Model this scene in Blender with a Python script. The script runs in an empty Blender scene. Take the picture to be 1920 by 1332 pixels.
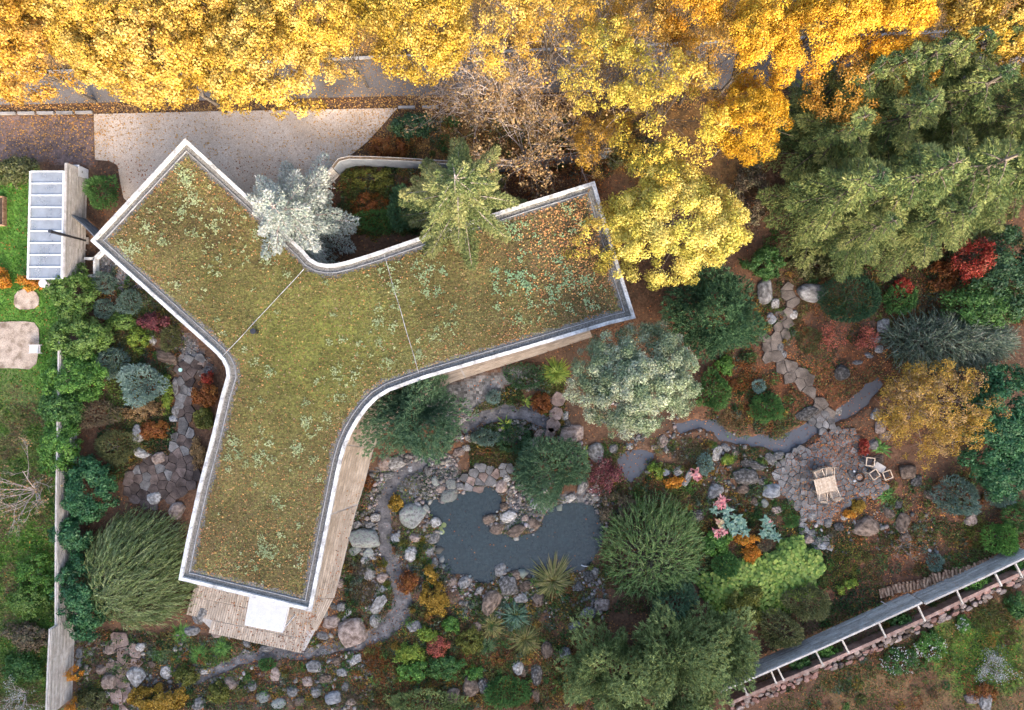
import bpy, math
import numpy as np
from mathutils import Vector, Matrix

# ------------------------------------------------------------------ camera, light, exposure
SC = bpy.context.scene
COL = SC.collection
H = 42.0                       # drone height
S = 62.0 / 1920.0              # metres per photo pixel on the ground

cam_d = bpy.data.cameras.new("camera")
cam_d.sensor_width = 36.0
cam_d.lens = 36.0 * H / 62.0
cam_d.clip_start = 0.5
cam_d.clip_end = 3000.0
cam = bpy.data.objects.new("camera", cam_d)
cam.location = (0, 0, H)
COL.objects.link(cam)
SC.camera = cam

SUN_EL = math.radians(25.0)
SUN_AZ = (0.34, -1.0)          # where the sun stands, seen from above
w = bpy.data.worlds.new("World")
SC.world = w
w.use_nodes = True
nt = w.node_tree
sky = nt.nodes.new("ShaderNodeTexSky")
sky.sky_type = 'NISHITA'
sky.sun_disc = False
sky.sun_elevation = SUN_EL
sky.sun_rotation = math.atan2(SUN_AZ[0], SUN_AZ[1])
sky.air_density = 0.75
sky.dust_density = 5.0
sky.ozone_density = 0.3
bg = nt.nodes["Background"]
bg.inputs[1].default_value = 0.15
nt.links.new(sky.outputs[0], bg.inputs[0])

sun_d = bpy.data.lights.new("sun", 'SUN')
sun_d.energy = 1.45
sun_d.angle = math.radians(2.0)
sun_d.color = (1.0, 0.9, 0.74)
sun = bpy.data.objects.new("sun", sun_d)
_a = math.hypot(*SUN_AZ)
sdir = Vector((-SUN_AZ[0] / _a * math.cos(SUN_EL), -SUN_AZ[1] / _a * math.cos(SUN_EL), -math.sin(SUN_EL)))
sun.rotation_euler = sdir.to_track_quat('-Z', 'Y').to_euler()
sun.location = (20, -80, 60)
COL.objects.link(sun)

SC.view_settings.view_transform = 'Standard'
SC.view_settings.look = 'None'
SC.view_settings.exposure = 2.75
SC.view_settings.gamma = 1.0
SC.view_settings.use_curve_mapping = False
SC.render.engine = 'CYCLES'
SC.cycles.max_bounces = 8
SC.cycles.diffuse_bounces = 5
SC.cycles.transparent_max_bounces = 8

# ------------------------------------------------------------------ helpers
def W(px, py, z=0.0):
    """Ground plan of a point read off the photograph: photo pixel at height z -> metres."""
    k = S * (H - z) / H
    return ((px - 960.0) * k, (666.0 - py) * k, z)

def W2(px, py, z=0.0):
    return W(px, py, z)[:2]

def pxm(r, z=0.0):
    return r * S * (H - z) / H

_seed = [100]
def RNG():
    _seed[0] += 1
    return np.random.default_rng(_seed[0])

def _hash(ix, iy, s):
    n = (ix * 374761393 + iy * 668265263 + s * 1442695) & 0xffffffff
    n = ((n ^ (n >> 13)) * 1274126177) & 0xffffffff
    return ((n ^ (n >> 16)) & 0xffff) / 65535.0

def vnoise(x, y, s=0):
    x = np.asarray(x, float); y = np.asarray(y, float)
    ix = np.floor(x).astype(np.int64); iy = np.floor(y).astype(np.int64)
    fx = x - ix; fy = y - iy
    fx = fx * fx * (3 - 2 * fx); fy = fy * fy * (3 - 2 * fy)
    a = _hash(ix, iy, s); b = _hash(ix + 1, iy, s); c = _hash(ix, iy + 1, s); d = _hash(ix + 1, iy + 1, s)
    return (a * (1 - fx) + b * fx) * (1 - fy) + (c * (1 - fx) + d * fx) * fy

def fbm(x, y, s=0, o=4):
    t = 0.0; a = 0.5; n = 0.0
    for i in range(o):
        t = t + a * vnoise(x * 2 ** i, y * 2 ** i, s + i * 17); n += a; a *= 0.5
    return t / n

def inpoly(x, y, poly):
    x = np.asarray(x, float); y = np.asarray(y, float)
    r = np.zeros(x.shape, bool)
    n = len(poly)
    for i in range(n):
        x1, y1 = poly[i]; x2, y2 = poly[(i + 1) % n]
        if y1 == y2: continue
        c = ((y1 > y) != (y2 > y)) & (x < (x2 - x1) * (y - y1) / (y2 - y1) + x1)
        r ^= c
    return r

def sdist(x, y, pts, closed=True):
    d = np.full(np.shape(x), 1e9)
    n = len(pts)
    for i in range(n if closed else n - 1):
        x1, y1 = pts[i]; x2, y2 = pts[(i + 1) % n]
        dx, dy = x2 - x1, y2 - y1
        t = np.clip(((x - x1) * dx + (y - y1) * dy) / (dx * dx + dy * dy + 1e-12), 0, 1)
        d = np.minimum(d, np.hypot(x - x1 - t * dx, y - y1 - t * dy))
    return d

def smooth_closed(pts, it=2):
    for _ in range(it):
        q = []
        n = len(pts)
        for i in range(n):
            a = pts[i]; b = pts[(i + 1) % n]
            q.append((a[0] * .75 + b[0] * .25, a[1] * .75 + b[1] * .25))
            q.append((a[0] * .25 + b[0] * .75, a[1] * .25 + b[1] * .75))
        pts = q
    return pts

def smooth_open(pts, it=2):
    for _ in range(it):
        q = [pts[0]]
        for a, b in zip(pts[:-1], pts[1:]):
            q.append(tuple(np.array(a) * .75 + np.array(b) * .25))
            q.append(tuple(np.array(a) * .25 + np.array(b) * .75))
        q.append(pts[-1])
        pts = q
    return pts

def offset_poly(pts, d):
    """Miter offset of a counter-clockwise polygon, inward for positive d."""
    out = []
    n = len(pts)
    for i in range(n):
        p0 = np.array(pts[i - 1]); p1 = np.array(pts[i]); p2 = np.array(pts[(i + 1) % n])
        e1 = (p1 - p0) / (np.linalg.norm(p1 - p0) + 1e-9); e2 = (p2 - p1) / (np.linalg.norm(p2 - p1) + 1e-9)
        n1 = np.array((-e1[1], e1[0])); n2 = np.array((-e2[1], e2[0]))
        m = n1 + n2
        m = m / max(np.dot(m, m) / 2, 0.35)
        out.append(tuple(p1 + m * d))
    return out

def area(p):
    return 0.5 * sum(p[i][0] * p[(i + 1) % len(p)][1] - p[(i + 1) % len(p)][0] * p[i][1] for i in range(len(p)))

def ccw(p):
    return list(p) if area(p) > 0 else list(p)[::-1]

# ------------------------------------------------------------------ objects
def tag(o, label=None, cat=None, group=None, kind=None):
    if label: o['label'] = label
    if cat: o['category'] = cat
    if group: o['group'] = group
    if kind: o['kind'] = kind
    return o

def empty(name, loc=(0, 0, 0), rz=0.0):
    o = bpy.data.objects.new(name, None)
    o.empty_display_size = 0.2
    o.location = loc
    o.rotation_euler = (0, 0, rz)
    COL.objects.link(o)
    return o

def link(name, me, parent=None, loc=None, rz=0.0, scale=None):
    o = bpy.data.objects.new(name, me)
    COL.objects.link(o)
    if parent is not None: o.parent = parent
    if loc is not None: o.location = loc
    if rz: o.rotation_euler = (0, 0, rz)
    if scale is not None: o.scale = scale
    return o

def np_mesh(name, V, F, mat, cols=None, smooth=False):
    """V (n,3); F (m,k) faces of one size, or a list of such arrays; cols (m,3) one base colour per face."""
    Fl = F if isinstance(F, list) else [F]
    Fl = [np.asarray(f, np.int32) for f in Fl if len(f)]
    me = bpy.data.meshes.new(name)
    V = np.ascontiguousarray(V, np.float32)
    me.vertices.add(len(V)); me.vertices.foreach_set("co", V.ravel())
    li = np.concatenate([f.ravel() for f in Fl]); tot = np.concatenate([np.full(len(f), f.shape[1], np.int32) for f in Fl])
    me.loops.add(len(li)); me.loops.foreach_set("vertex_index", li)
    me.polygons.add(len(tot))
    st = np.zeros(len(tot), np.int32); st[1:] = np.cumsum(tot)[:-1]
    me.polygons.foreach_set("loop_start", st)
    if smooth: me.polygons.foreach_set("use_smooth", np.ones(len(tot), bool))
    if cols is not None:
        a = me.attributes.new("tint", 'FLOAT_COLOR', 'FACE')
        c = np.ones((len(tot), 4), np.float32); c[:, :3] = np.clip(cols, 0, 1)
        a.data.foreach_set("color", c.ravel())
    me.materials.append(mat)
    me.update(calc_edges=True)
    return me

class MB:
    """Collects boxes, prisms and tubes; build() links them as ONE mesh object."""
    def __init__(s): s.v = []; s.f = []
    def add(s, vs, fs):
        b = len(s.v); s.v += [tuple(v) for v in vs]; s.f += [tuple(i + b for i in f) for f in fs]
    def box(s, c, sz, rz=0.0, M=None, taper=1.0):
        x, y, z = sz[0] / 2, sz[1] / 2, sz[2] / 2
        vs = [Vector((a * x * (taper if k > 0 else 1), b * y * (taper if k > 0 else 1), k * z)) for k in (-1, 1) for a, b in ((-1, -1), (1, -1), (1, 1), (-1, 1))]
        R = M if M is not None else Matrix.Rotation(rz, 3, 'Z')
        s.add([R @ v + Vector(c) for v in vs], [(3, 2, 1, 0), (4, 5, 6, 7), (0, 1, 5, 4), (1, 2, 6, 5), (2, 3, 7, 6), (3, 0, 4, 7)])
        return s
    def beam(s, p, q, wd, th, up=(0, 0, 1)):
        p = Vector(p); q = Vector(q); d = q - p; L = d.length; d.normalize()
        side = Vector(up).cross(d)
        if side.length < 1e-4: side = Vector((1, 0, 0))
        side.normalize(); u = d.cross(side)
        M = Matrix((d, side, u)).transposed()
        return s.box((p + q) / 2, (L, wd, th), M=M)
    def prism(s, poly, z0, z1, bev=0.0):
        poly = ccw(poly); n = len(poly)
        if bev > 0:
            top = offset_poly(poly, bev)
            vs = [(x, y, z0) for x, y in poly] + [(x, y, z1 - bev * .8) for x, y in poly] + [(x, y, z1) for x, y in top]
            fs = [tuple(range(2 * n, 3 * n))]
            for i in range(n):
                j = (i + 1) % n
                fs += [(i, j, n + j, n + i), (n + i, n + j, 2 * n + j, 2 * n + i)]
        else:
            vs = [(x, y, z0) for x, y in poly] + [(x, y, z1) for x, y in poly]
            fs = [tuple(range(n, 2 * n)), tuple(range(n))[::-1]] + [(i, (i + 1) % n, n + (i + 1) % n, n + i) for i in range(n)]
        s.add(vs, fs)
        return s
    def tube(s, pts, rad, sides=6, cap=True):
        P = [Vector(p) for p in pts]; n = len(P)
        rad = rad if hasattr(rad, '__len__') else [rad] * n
        vs = []
        for i, p in enumerate(P):
            d = (P[min(i + 1, n - 1)] - P[max(i - 1, 0)]).normalized()
            a = d.cross(Vector((0.3, 0.9, 0.1)) if abs(d.y) < .9 else Vector((1, 0, 0))).normalized(); b = d.cross(a)
            for k in range(sides):
                t = 2 * math.pi * k / sides
                vs.append(p + (a * math.cos(t) + b * math.sin(t)) * rad[i])
        fs = [(i * sides + k, i * sides + (k + 1) % sides, (i + 1) * sides + (k + 1) % sides, (i + 1) * sides + k) for i in range(n - 1) for k in range(sides)]
        if cap: fs += [tuple(range(sides))[::-1], tuple(range((n - 1) * sides, n * sides))]
        s.add(vs, fs)
        return s
    def mesh(s, name, mat, smooth=False):
        me = bpy.data.meshes.new(name)
        me.from_pydata(s.v, [], s.f)
        me.materials.append(mat)
        if smooth:
            for p in me.polygons: p.use_smooth = True
        me.update()
        return me
    def build(s, name, mat, parent=None, smooth=False, loc=None, rz=0.0):
        return link(name, s.mesh(name, mat, smooth), parent, loc, rz)

# ------------------------------------------------------------------ materials
def new_mat(name):
    m = bpy.data.materials.new(name); m.use_nodes = True
    return m, m.node_tree, m.node_tree.nodes["Principled BSDF"]

def mat_simple(name, c1, c2, scale=4.0, rough=0.8, bump=0.3, detail=6.0, fine=60.0, stretch=None, spec=0.1, metal=0.0, objvar=0.25, third=None):
    """Two-tone noisy surface with fine grain and relief; each object gets its own slight brightness."""
    m, t, p = new_mat(name)
    N = t.nodes; L = t.links
    tc = N.new("ShaderNodeTexCoord"); mp = N.new("ShaderNodeMapping")
    L.new(tc.outputs["Object"], mp.inputs[0])
    if stretch: mp.inputs["Scale"].default_value = stretch
    oi = N.new("ShaderNodeObjectInfo")
    off = N.new("ShaderNodeVectorMath"); off.operation = 'ADD'
    sc = N.new("ShaderNodeMath"); sc.operation = 'MULTIPLY'; sc.inputs[1].default_value = 37.0
    L.new(oi.outputs["Random"], sc.inputs[0]); L.new(mp.outputs[0], off.inputs[0]); L.new(sc.outputs[0], off.inputs[1])
    n1 = N.new("ShaderNodeTexNoise"); n1.inputs["Scale"].default_value = scale; n1.inputs["Detail"].default_value = detail
    n2 = N.new("ShaderNodeTexNoise"); n2.inputs["Scale"].default_value = fine; n2.inputs["Detail"].default_value = 3
    L.new(off.outputs[0], n1.inputs["Vector"]); L.new(off.outputs[0], n2.inputs["Vector"])
    r = N.new("ShaderNodeValToRGB")
    r.color_ramp.elements[0].position = 0.32; r.color_ramp.elements[1].position = 0.68
    r.color_ramp.elements[0].color = (*c1, 1); r.color_ramp.elements[1].color = (*c2, 1)
    if third:
        e = r.color_ramp.elements.new(0.5); e.color = (*third, 1)
    L.new(n1.outputs["Fac"], r.inputs[0])
    mr = N.new("ShaderNodeMapRange"); mr.inputs[1].default_value = 0.3; mr.inputs[2].default_value = 0.7; mr.inputs[3].default_value = 0.7; mr.inputs[4].default_value = 1.3
    L.new(n2.outputs["Fac"], mr.inputs[0])
    ov = N.new("ShaderNodeMapRange"); ov.inputs[3].default_value = 1 - objvar; ov.inputs[4].default_value = 1 + objvar
    L.new(oi.outputs["Random"], ov.inputs[0])
    mu = N.new("ShaderNodeMath"); mu.operation = 'MULTIPLY'
    L.new(mr.outputs[0], mu.inputs[0]); L.new(ov.outputs[0], mu.inputs[1])
    vm = N.new("ShaderNodeVectorMath"); vm.operation = 'SCALE'
    L.new(r.outputs[0], vm.inputs[0]); L.new(mu.outputs[0], vm.inputs["Scale"])
    L.new(vm.outputs[0], p.inputs["Base Color"])
    p.inputs["Roughness"].default_value = rough
    p.inputs["Specular IOR Level"].default_value = spec
    p.inputs["Metallic"].default_value = metal
    if bump > 0:
        b = N.new("ShaderNodeBump"); b.inputs["Strength"].default_value = bump; b.inputs["Distance"].default_value = 0.05
        ad = N.new("ShaderNodeMath"); ad.operation = 'ADD'
        L.new(n1.outputs["Fac"], ad.inputs[0]); L.new(n2.outputs["Fac"], ad.inputs[1])
        L.new(ad.outputs[0], b.inputs["Height"]); L.new(b.outputs[0], p.inputs["Normal"])
    return m

def mat_tint(name, trans=0.3, rough=0.6, gloss=0.2, bump=0.0, var=0.18):
    """Foliage, ground and litter: base colour is the 'tint' of each face, times the object's own colour."""
    m, t, p = new_mat(name)
    N = t.nodes; L = t.links
    at = N.new("ShaderNodeAttribute"); at.attribute_name = "tint"
    oi = N.new("ShaderNodeObjectInfo")
    mx = N.new("ShaderNodeMix"); mx.data_type = 'RGBA'; mx.blend_type = 'MULTIPLY'; mx.inputs[0].default_value = 1.0
    L.new(at.outputs["Color"], mx.inputs[6]); L.new(oi.outputs["Color"], mx.inputs[7])
    p.inputs["Roughness"].default_value = rough
    p.inputs["Specular IOR Level"].default_value = gloss
    L.new(mx.outputs[2], p.inputs["Base Color"])
    out = N["Material Output"]
    if trans > 0:
        tr = N.new("ShaderNodeBsdfTranslucent"); ms = N.new("ShaderNodeMixShader"); ms.inputs[0].default_value = trans
        L.new(mx.outputs[2], tr.inputs[0])
        L.new(p.outputs[0], ms.inputs[1]); L.new(tr.outputs[0], ms.inputs[2]); L.new(ms.outputs[0], out.inputs[0])
    return m

M = {}
M['leaf'] = mat_tint("leaf", 0.38, 0.5, 0.3)
M['needle'] = mat_tint("needle", 0.12, 0.6, 0.2)
M['litter'] = mat_tint("litter", 0.1, 0.7, 0.2)
M['bark'] = mat_simple("bark", (0.06, 0.045, 0.035), (0.17, 0.14, 0.11), 9, 0.9, 0.5)
M['palebark'] = mat_simple("pale_bark", (0.24, 0.19, 0.16), (0.44, 0.37, 0.33), 9, 0.9, 0.3)
M['white'] = mat_simple("white_paint", (0.40, 0.40, 0.40), (0.46, 0.46, 0.46), 3, 0.5, 0.04, objvar=0.02)
M['whitemetal'] = mat_simple("white_metal", (0.48, 0.48, 0.48), (0.66, 0.66, 0.66), 3, 0.45, 0.05, objvar=0.05)
M['coping'] = mat_simple("coping", (0.25, 0.24, 0.22), (0.52, 0.515, 0.505), 1.6, 0.5, 0.06, objvar=0.02, fine=9, third=(0.44, 0.435, 0.42))
M['render'] = mat_simple("wall_render", (0.55, 0.55, 0.53), (0.65, 0.65, 0.63), 3, 0.8, 0.1)
M['gutter'] = mat_simple("gutter_gravel", (0.075, 0.07, 0.062), (0.21, 0.2, 0.182), 14, 0.8, 0.5, fine=40, objvar=0.0)
M['deck'] = mat_simple("deck_wood", (0.27, 0.215, 0.16), (0.42, 0.345, 0.27), 2.2, 0.75, 0.15, stretch=(1, 1, 1), objvar=0.16)
M['greywood'] = mat_simple("weathered_wood", (0.27, 0.245, 0.215), (0.42, 0.39, 0.355), 3, 0.85, 0.1, objvar=0.22)
M['greypanel'] = mat_simple("grey_board", (0.10, 0.115, 0.135), (0.17, 0.19, 0.21), 3, 0.7, 0.15)
M['teak'] = mat_simple("teak", (0.34, 0.25, 0.17), (0.55, 0.44, 0.33), 8, 0.7, 0.1, objvar=0.15)
M['log'] = mat_simple("split_log", (0.17, 0.085, 0.05), (0.42, 0.27, 0.17), 6, 0.85, 0.3, objvar=0.35)
M['black'] = mat_simple("black_metal", (0.010, 0.010, 0.012), (0.022, 0.022, 0.025), 6, 0.4, 0.1, spec=0.5)
M['rust'] = mat_simple("rusty_iron", (0.05, 0.025, 0.015), (0.14, 0.07, 0.035), 8, 0.8, 0.3)
M['asphalt'] = mat_simple("asphalt", (0.085, 0.075, 0.068), (0.155, 0.135, 0.12), 0.5, 0.9, 0.2, fine=25, objvar=0.0)
M['kerb'] = mat_simple("kerb_stone", (0.17, 0.155, 0.14), (0.30, 0.275, 0.25), 2, 0.85, 0.2)
M['drive'] = mat_simple("driveway_gravel", (0.35, 0.275, 0.205), (0.46, 0.375, 0.295), 0.45, 0.9, 0.15, fine=22, objvar=0.0)
M['sand'] = mat_simple("sand", (0.17, 0.125, 0.09), (0.40, 0.32, 0.25), 2.0, 0.95, 0.4, fine=18, third=(0.33, 0.26, 0.2))
M['rill'] = mat_simple("rill_bed", (0.03, 0.027, 0.026), (0.115, 0.106, 0.104), 2.2, 0.5, 0.7, fine=10, third=(0.066, 0.061, 0.06), spec=0.4, objvar=0.0)
ST = {
 'pale': mat_simple("pale_stone", (0.10, 0.09, 0.078), (0.41, 0.39, 0.36), 3.2, 0.9, 0.9, fine=20, third=(0.235, 0.222, 0.204)),
 'grey': mat_simple("grey_stone", (0.065, 0.06, 0.055), (0.26, 0.25, 0.235), 3.0, 0.9, 0.9, fine=20, third=(0.145, 0.138, 0.13)),
 'pink': mat_simple("pinkish_stone", (0.10, 0.07, 0.055), (0.31, 0.245, 0.205), 3.0, 0.9, 0.9, fine=20, third=(0.2, 0.155, 0.13)),
 'brown': mat_simple("brown_stone", (0.05, 0.037, 0.028), (0.20, 0.15, 0.115), 3.0, 0.9, 0.9, fine=20, third=(0.115, 0.085, 0.065)),
 'dark': mat_simple("dark_stone", (0.03, 0.028, 0.025), (0.17, 0.16, 0.15), 4.0, 0.9, 0.9, fine=20, third=(0.065, 0.06, 0.055)),
 'lichen': mat_simple("lichen_stone", (0.10, 0.10, 0.09), (0.2, 0.245, 0.19), 4.5, 0.9, 0.9, fine=20, third=(0.22, 0.22, 0.205)),
 'blue': mat_simple("blue_grey_stone", (0.10, 0.105, 0.11), (0.28, 0.285, 0.29), 3.0, 0.85, 0.8, fine=20),
}
M['flag'] = mat_simple("grey_flagstone", (0.055, 0.052, 0.05), (0.15, 0.145, 0.14), 2.2, 0.85, 0.5, fine=20, objvar=0.28)
M['flagdark'] = mat_simple("dark_flagstone", (0.032, 0.024, 0.021), (0.10, 0.077, 0.068), 2.2, 0.8, 0.5, fine=20, objvar=0.35)
M['flagpale'] = mat_simple("pale_flagstone", (0.06, 0.048, 0.039), (0.155, 0.128, 0.106), 2.2, 0.85, 0.5, fine=20, objvar=0.18)
M['flagpink'] = mat_simple("pink_flagstone", (0.09, 0.063, 0.052), (0.22, 0.165, 0.14), 2.2, 0.85, 0.5, fine=20, objvar=0.2)

# glass: thin, see-through with a sky sheen
m, t, p = new_mat("greenhouse_glass")
p.inputs["Base Color"].default_value = (0.29, 0.31, 0.33, 1); p.inputs["Roughness"].default_value = 0.12
p.inputs["Specular IOR Level"].default_value = 0.6; p.inputs["Alpha"].default_value = 0.62
_n = t.nodes.new("ShaderNodeTexNoise"); _n.inputs["Scale"].default_value = 1.3; _n.inputs["Detail"].default_value = 8
_c = t.nodes.new("ShaderNodeTexCoord"); t.links.new(_c.outputs["Object"], _n.inputs["Vector"])
_r = t.nodes.new("ShaderNodeMapRange"); _r.inputs[1].default_value = .3; _r.inputs[2].default_value = .7; _r.inputs[3].default_value = .45; _r.inputs[4].default_value = .8
t.links.new(_n.outputs["Fac"], _r.inputs[0]); t.links.new(_r.outputs[0], p.inputs["Alpha"])
M['glass'] = m

def mat_water(name, tint, clear, rough=0.04, wave=18.0, strength=0.08):
    m, t, p = new_mat(name)
    N = t.nodes; L = t.links
    tr = N.new("ShaderNodeBsdfTransparent"); tr.inputs[0].default_value = (*[0.45 * c / max(tint) for c in tint], 1)
    df = N.new("ShaderNodeBsdfDiffuse"); df.inputs[0].default_value = (*tint, 1)
    gl = N.new("ShaderNodeBsdfGlossy"); gl.inputs["Roughness"].default_value = rough
    fr = N.new("ShaderNodeFresnel"); fr.inputs[0].default_value = 1.36
    no = N.new("ShaderNodeTexNoise"); no.inputs["Scale"].default_value = wave; no.inputs["Detail"].default_value = 3
    tc = N.new("ShaderNodeTexCoord"); L.new(tc.outputs["Object"], no.inputs["Vector"])
    b = N.new("ShaderNodeBump"); b.inputs["Strength"].default_value = strength; b.inputs["Distance"].default_value = 0.05
    L.new(no.outputs["Fac"], b.inputs["Height"])
    L.new(b.outputs[0], gl.inputs["Normal"]); L.new(b.outputs[0], fr.inputs["Normal"])
    m1 = N.new("ShaderNodeMixShader"); m1.inputs[0].default_value = clear
    L.new(df.outputs[0], m1.inputs[1]); L.new(tr.outputs[0], m1.inputs[2])
    m2 = N.new("ShaderNodeMixShader")
    L.new(fr.outputs[0], m2.inputs[0]); L.new(m1.outputs[0], m2.inputs[1]); L.new(gl.outputs[0], m2.inputs[2])
    L.new(m2.outputs[0], N["Material Output"].inputs[0])
    return m
M['pond'] = mat_water("pond_water", (0.043, 0.060, 0.064), 0.5, 0.03, 4.0, 0.4)
M['pool'] = mat_water("stream_water", (0.10, 0.105, 0.118), 0.35, 0.06, 7.0, 0.3)

# ------------------------------------------------------------------ foliage kit (everything below returns V, F, C arrays)
def nrm(a):
    return a / (np.linalg.norm(a, axis=-1, keepdims=True) + 1e-9)

def leaf_quads(P, Nn, Ln, Wd, rng):
    n = len(P)
    u = nrm(np.cross(Nn, rng.normal(size=(n, 3)))); v = np.cross(Nn, u)
    u = u * (Ln / 2)[:, None]; v = v * (Wd / 2)[:, None]; up = Nn * (Wd * .22)[:, None]
    return np.stack([P - u, P + v + up, P + u, P - v + up], 1)

def blade_quads(P, D, Ln, Wd, rng):
    """Narrow pointed blades (one triangle each)."""
    n = len(P)
    s = nrm(np.cross(D, rng.normal(size=(n, 3)) + np.array((0, 0, .6)))) * (Wd / 2)[:, None]
    root = P + D * (Ln * .12)[:, None]
    return np.stack([root - s, root + s, P + D * Ln[:, None]], 1)

def leaf_tris(P, Nn, Ln, Wd, rng):
    n = len(P)
    u = nrm(np.cross(Nn, rng.normal(size=(n, 3)))); v = np.cross(Nn, u)
    return np.stack([P - u * (Ln * .55)[:, None], P + u * (Ln * .3)[:, None] + v * (Wd * .62)[:, None], P + u * (Ln * .3)[:, None] - v * (Wd * .62)[:, None]], 1)

def pack(Q, C, name, mat):
    Q = np.concatenate(Q) if isinstance(Q, list) else Q
    C = np.concatenate(C) if isinstance(C, list) else C
    n, k = Q.shape[:2]
    return np_mesh(name, Q.reshape(-1, 3), np.arange(n * k).reshape(n, k), mat, C)

def pick(pal, k, rng, jit=0.22):
    """k in 0..1 runs through the palette; a little scatter per leaf."""
    pal = np.array(pal, float); k = np.clip(k, 0, .9999) * (len(pal) - 1)
    i = np.floor(k).astype(int); f = (k - i)[:, None]
    c = pal[i] * (1 - f) + pal[np.minimum(i + 1, len(pal) - 1)] * f
    return c * rng.uniform(1 - jit, 1 + jit, (len(c), 1)) * rng.uniform(.94, 1.06, (len(c), 3))

def lumps(D, rng, freq=3.0, n=7):
    f = np.zeros(len(D))
    for _ in range(n):
        k = nrm(rng.normal(size=(1, 3)))[0] * freq * rng.uniform(.6, 1.6)
        f += np.cos(D @ k + rng.uniform(0, 6.28))
    return f / n ** .5

def segs_mesh(segs, name, mat, sides=3):
    """Tapered twigs: segs (n,8) = p0, p1, r0, r1 in one mesh."""
    A = np.array(segs, float); n = len(A)
    p0, p1, r0, r1 = A[:, :3], A[:, 3:6], A[:, 6], A[:, 7]
    d = nrm(p1 - p0); a = nrm(np.cross(d, np.array((0.31, 0.77, 0.52)))); b = np.cross(d, a)
    t = 2 * np.pi * np.arange(sides) / sides
    ring = a[:, None] * np.cos(t)[None, :, None] + b[:, None] * np.sin(t)[None, :, None]
    V = np.concatenate([p0[:, None] + ring * r0[:, None, None], p1[:, None] + ring * r1[:, None, None]], 1).reshape(-1, 3)
    base = np.arange(n)[:, None] * 2 * sides
    F = np.concatenate([base + np.array([[k, (k + 1) % sides, sides + (k + 1) % sides, sides + k]]) for k in range(sides)])
    return np_mesh(name, V, F, mat)

def branch_out(segs, p, d, L, r, depth, rng, spread=.6, kids=3, up=.12, tips=None):
    """Recursive limb: two bent pieces, then kids."""
    d = d / np.linalg.norm(d)
    q = p + d * L * .5 + rng.normal(size=3) * L * .05
    d2 = d + rng.normal(size=3) * .18 + np.array((0, 0, up)); d2 /= np.linalg.norm(d2)
    e = q + d2 * L * .5
    segs.append((*p, *q, r, r * .82)); segs.append((*q, *e, r * .82, r * .62))
    if depth == 0:
        if tips is not None: tips.append(e)
        return
    for i in range(kids + rng.integers(0, 2)):
        s = rng.uniform(.35, 1.0)
        o = (p + (q - p) * s * 2) if s < .5 else (q + (e - q) * (s - .5) * 2)
        dd = d2 + rng.normal(size=3) * spread + np.array((0, 0, up))
        branch_out(segs, o, dd, L * rng.uniform(.5, .78), r * .55, depth - 1, rng, spread, kids, up, tips)

def crown_clumps(rng, rx, ry, rz, zc, nc, cr, per, size, pal, gap=.25, shell=.5, jit=.25, lump=.17):
    """Leaf clumps, each a small dome of leaves, spread over a lumpy crown with holes in it."""
    D = nrm(rng.normal(size=(nc * 4, 3)))
    D = D[D[:, 2] > -.5]
    n0 = len(D) // 3
    ro = np.sqrt(rng.uniform(0, 1, n0)); az = rng.uniform(0, 6.283, n0)
    D[:n0] = np.stack([ro * np.cos(az), ro * np.sin(az), np.sqrt(1 - ro * ro)], 1)
    D = D[rng.permutation(len(D))]
    big = lumps(D, rng, 2.3, 6)
    hole = lumps(D, rng, 5.0, 6)
    keep = hole > np.quantile(hole, gap)
    D = D[keep][:nc]; big = big[keep][:nc]
    f = rng.uniform(shell, 1.0, len(D)) ** .6 * (1 + lump * big) * rng.uniform(.88, 1.1, len(D))
    Cn = D * f[:, None] * np.array((rx, ry, rz)) + np.array((0, 0, zc))
    cs = rng.uniform(.6, 1.4, len(D))
    per_i = np.maximum(4, (per * cs ** 2 * rng.uniform(.75, 1.2, len(D))).astype(int))
    idx = np.repeat(np.arange(len(D)), per_i)
    n = len(idx)
    crr = (cr * cs)[idx]
    od = nrm(rng.normal(size=(n, 3)) + D[idx] * .7 + np.array((0, 0, .5)))
    off = od * (crr * rng.uniform(.25, 1.0, n) ** .5)[:, None] * np.array((1, 1, .75))
    P = Cn[idx] + off + rng.normal(size=(n, 3)) * .04
    Nn = nrm(od * .8 + D[idx] * .2 + rng.normal(size=(n, 3)) * .5)
    L = size * rng.uniform(.7, 1.4, n)
    Q = leaf_quads(P, Nn, L, L * .72, rng)
    k = np.clip(rng.uniform(0, 1, len(D))[idx] * .7 + rng.uniform(0, .3, n), 0, 1)
    C = pick(pal, k, rng, jit) * rng.uniform(.8, 1.15, len(D))[idx][:, None]
    return Q, C, Cn

def limbs_to(Cn, rng, h0, base_r, count=26):
    """Trunk and limbs that reach out to some of the leaf clumps."""
    segs = []
    top = Cn[:, 2].mean()
    P = np.array((0, 0, 0.0)); r = base_r
    trunk = [P]
    for i in range(1, 7):
        trunk.append(np.array((rng.normal() * .05 * i, rng.normal() * .05 * i, top * 1.05 * i / 6)))
    for i in range(6):
        segs.append((*trunk[i], *trunk[i + 1], base_r * (1 - i / 7), base_r * (1 - (i + 1) / 7)))
    for c in Cn[rng.permutation(len(Cn))[:count]]:
        j = rng.integers(2, 6)
        a = trunk[j]; m_ = (a + c) / 2 + rng.normal(size=3) * .15 + np.array((0, 0, .1))
        rr = base_r * (1 - j / 7) * .5
        segs.append((*a, *m_, rr, rr * .6)); segs.append((*m_, *c, rr * .6, rr * .2))
        for _ in range(3):
            e = c + rng.normal(size=3) * .45
            segs.append((*(m_ * .4 + c * .6), *e, rr * .35, rr * .1))
    return segs

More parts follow.
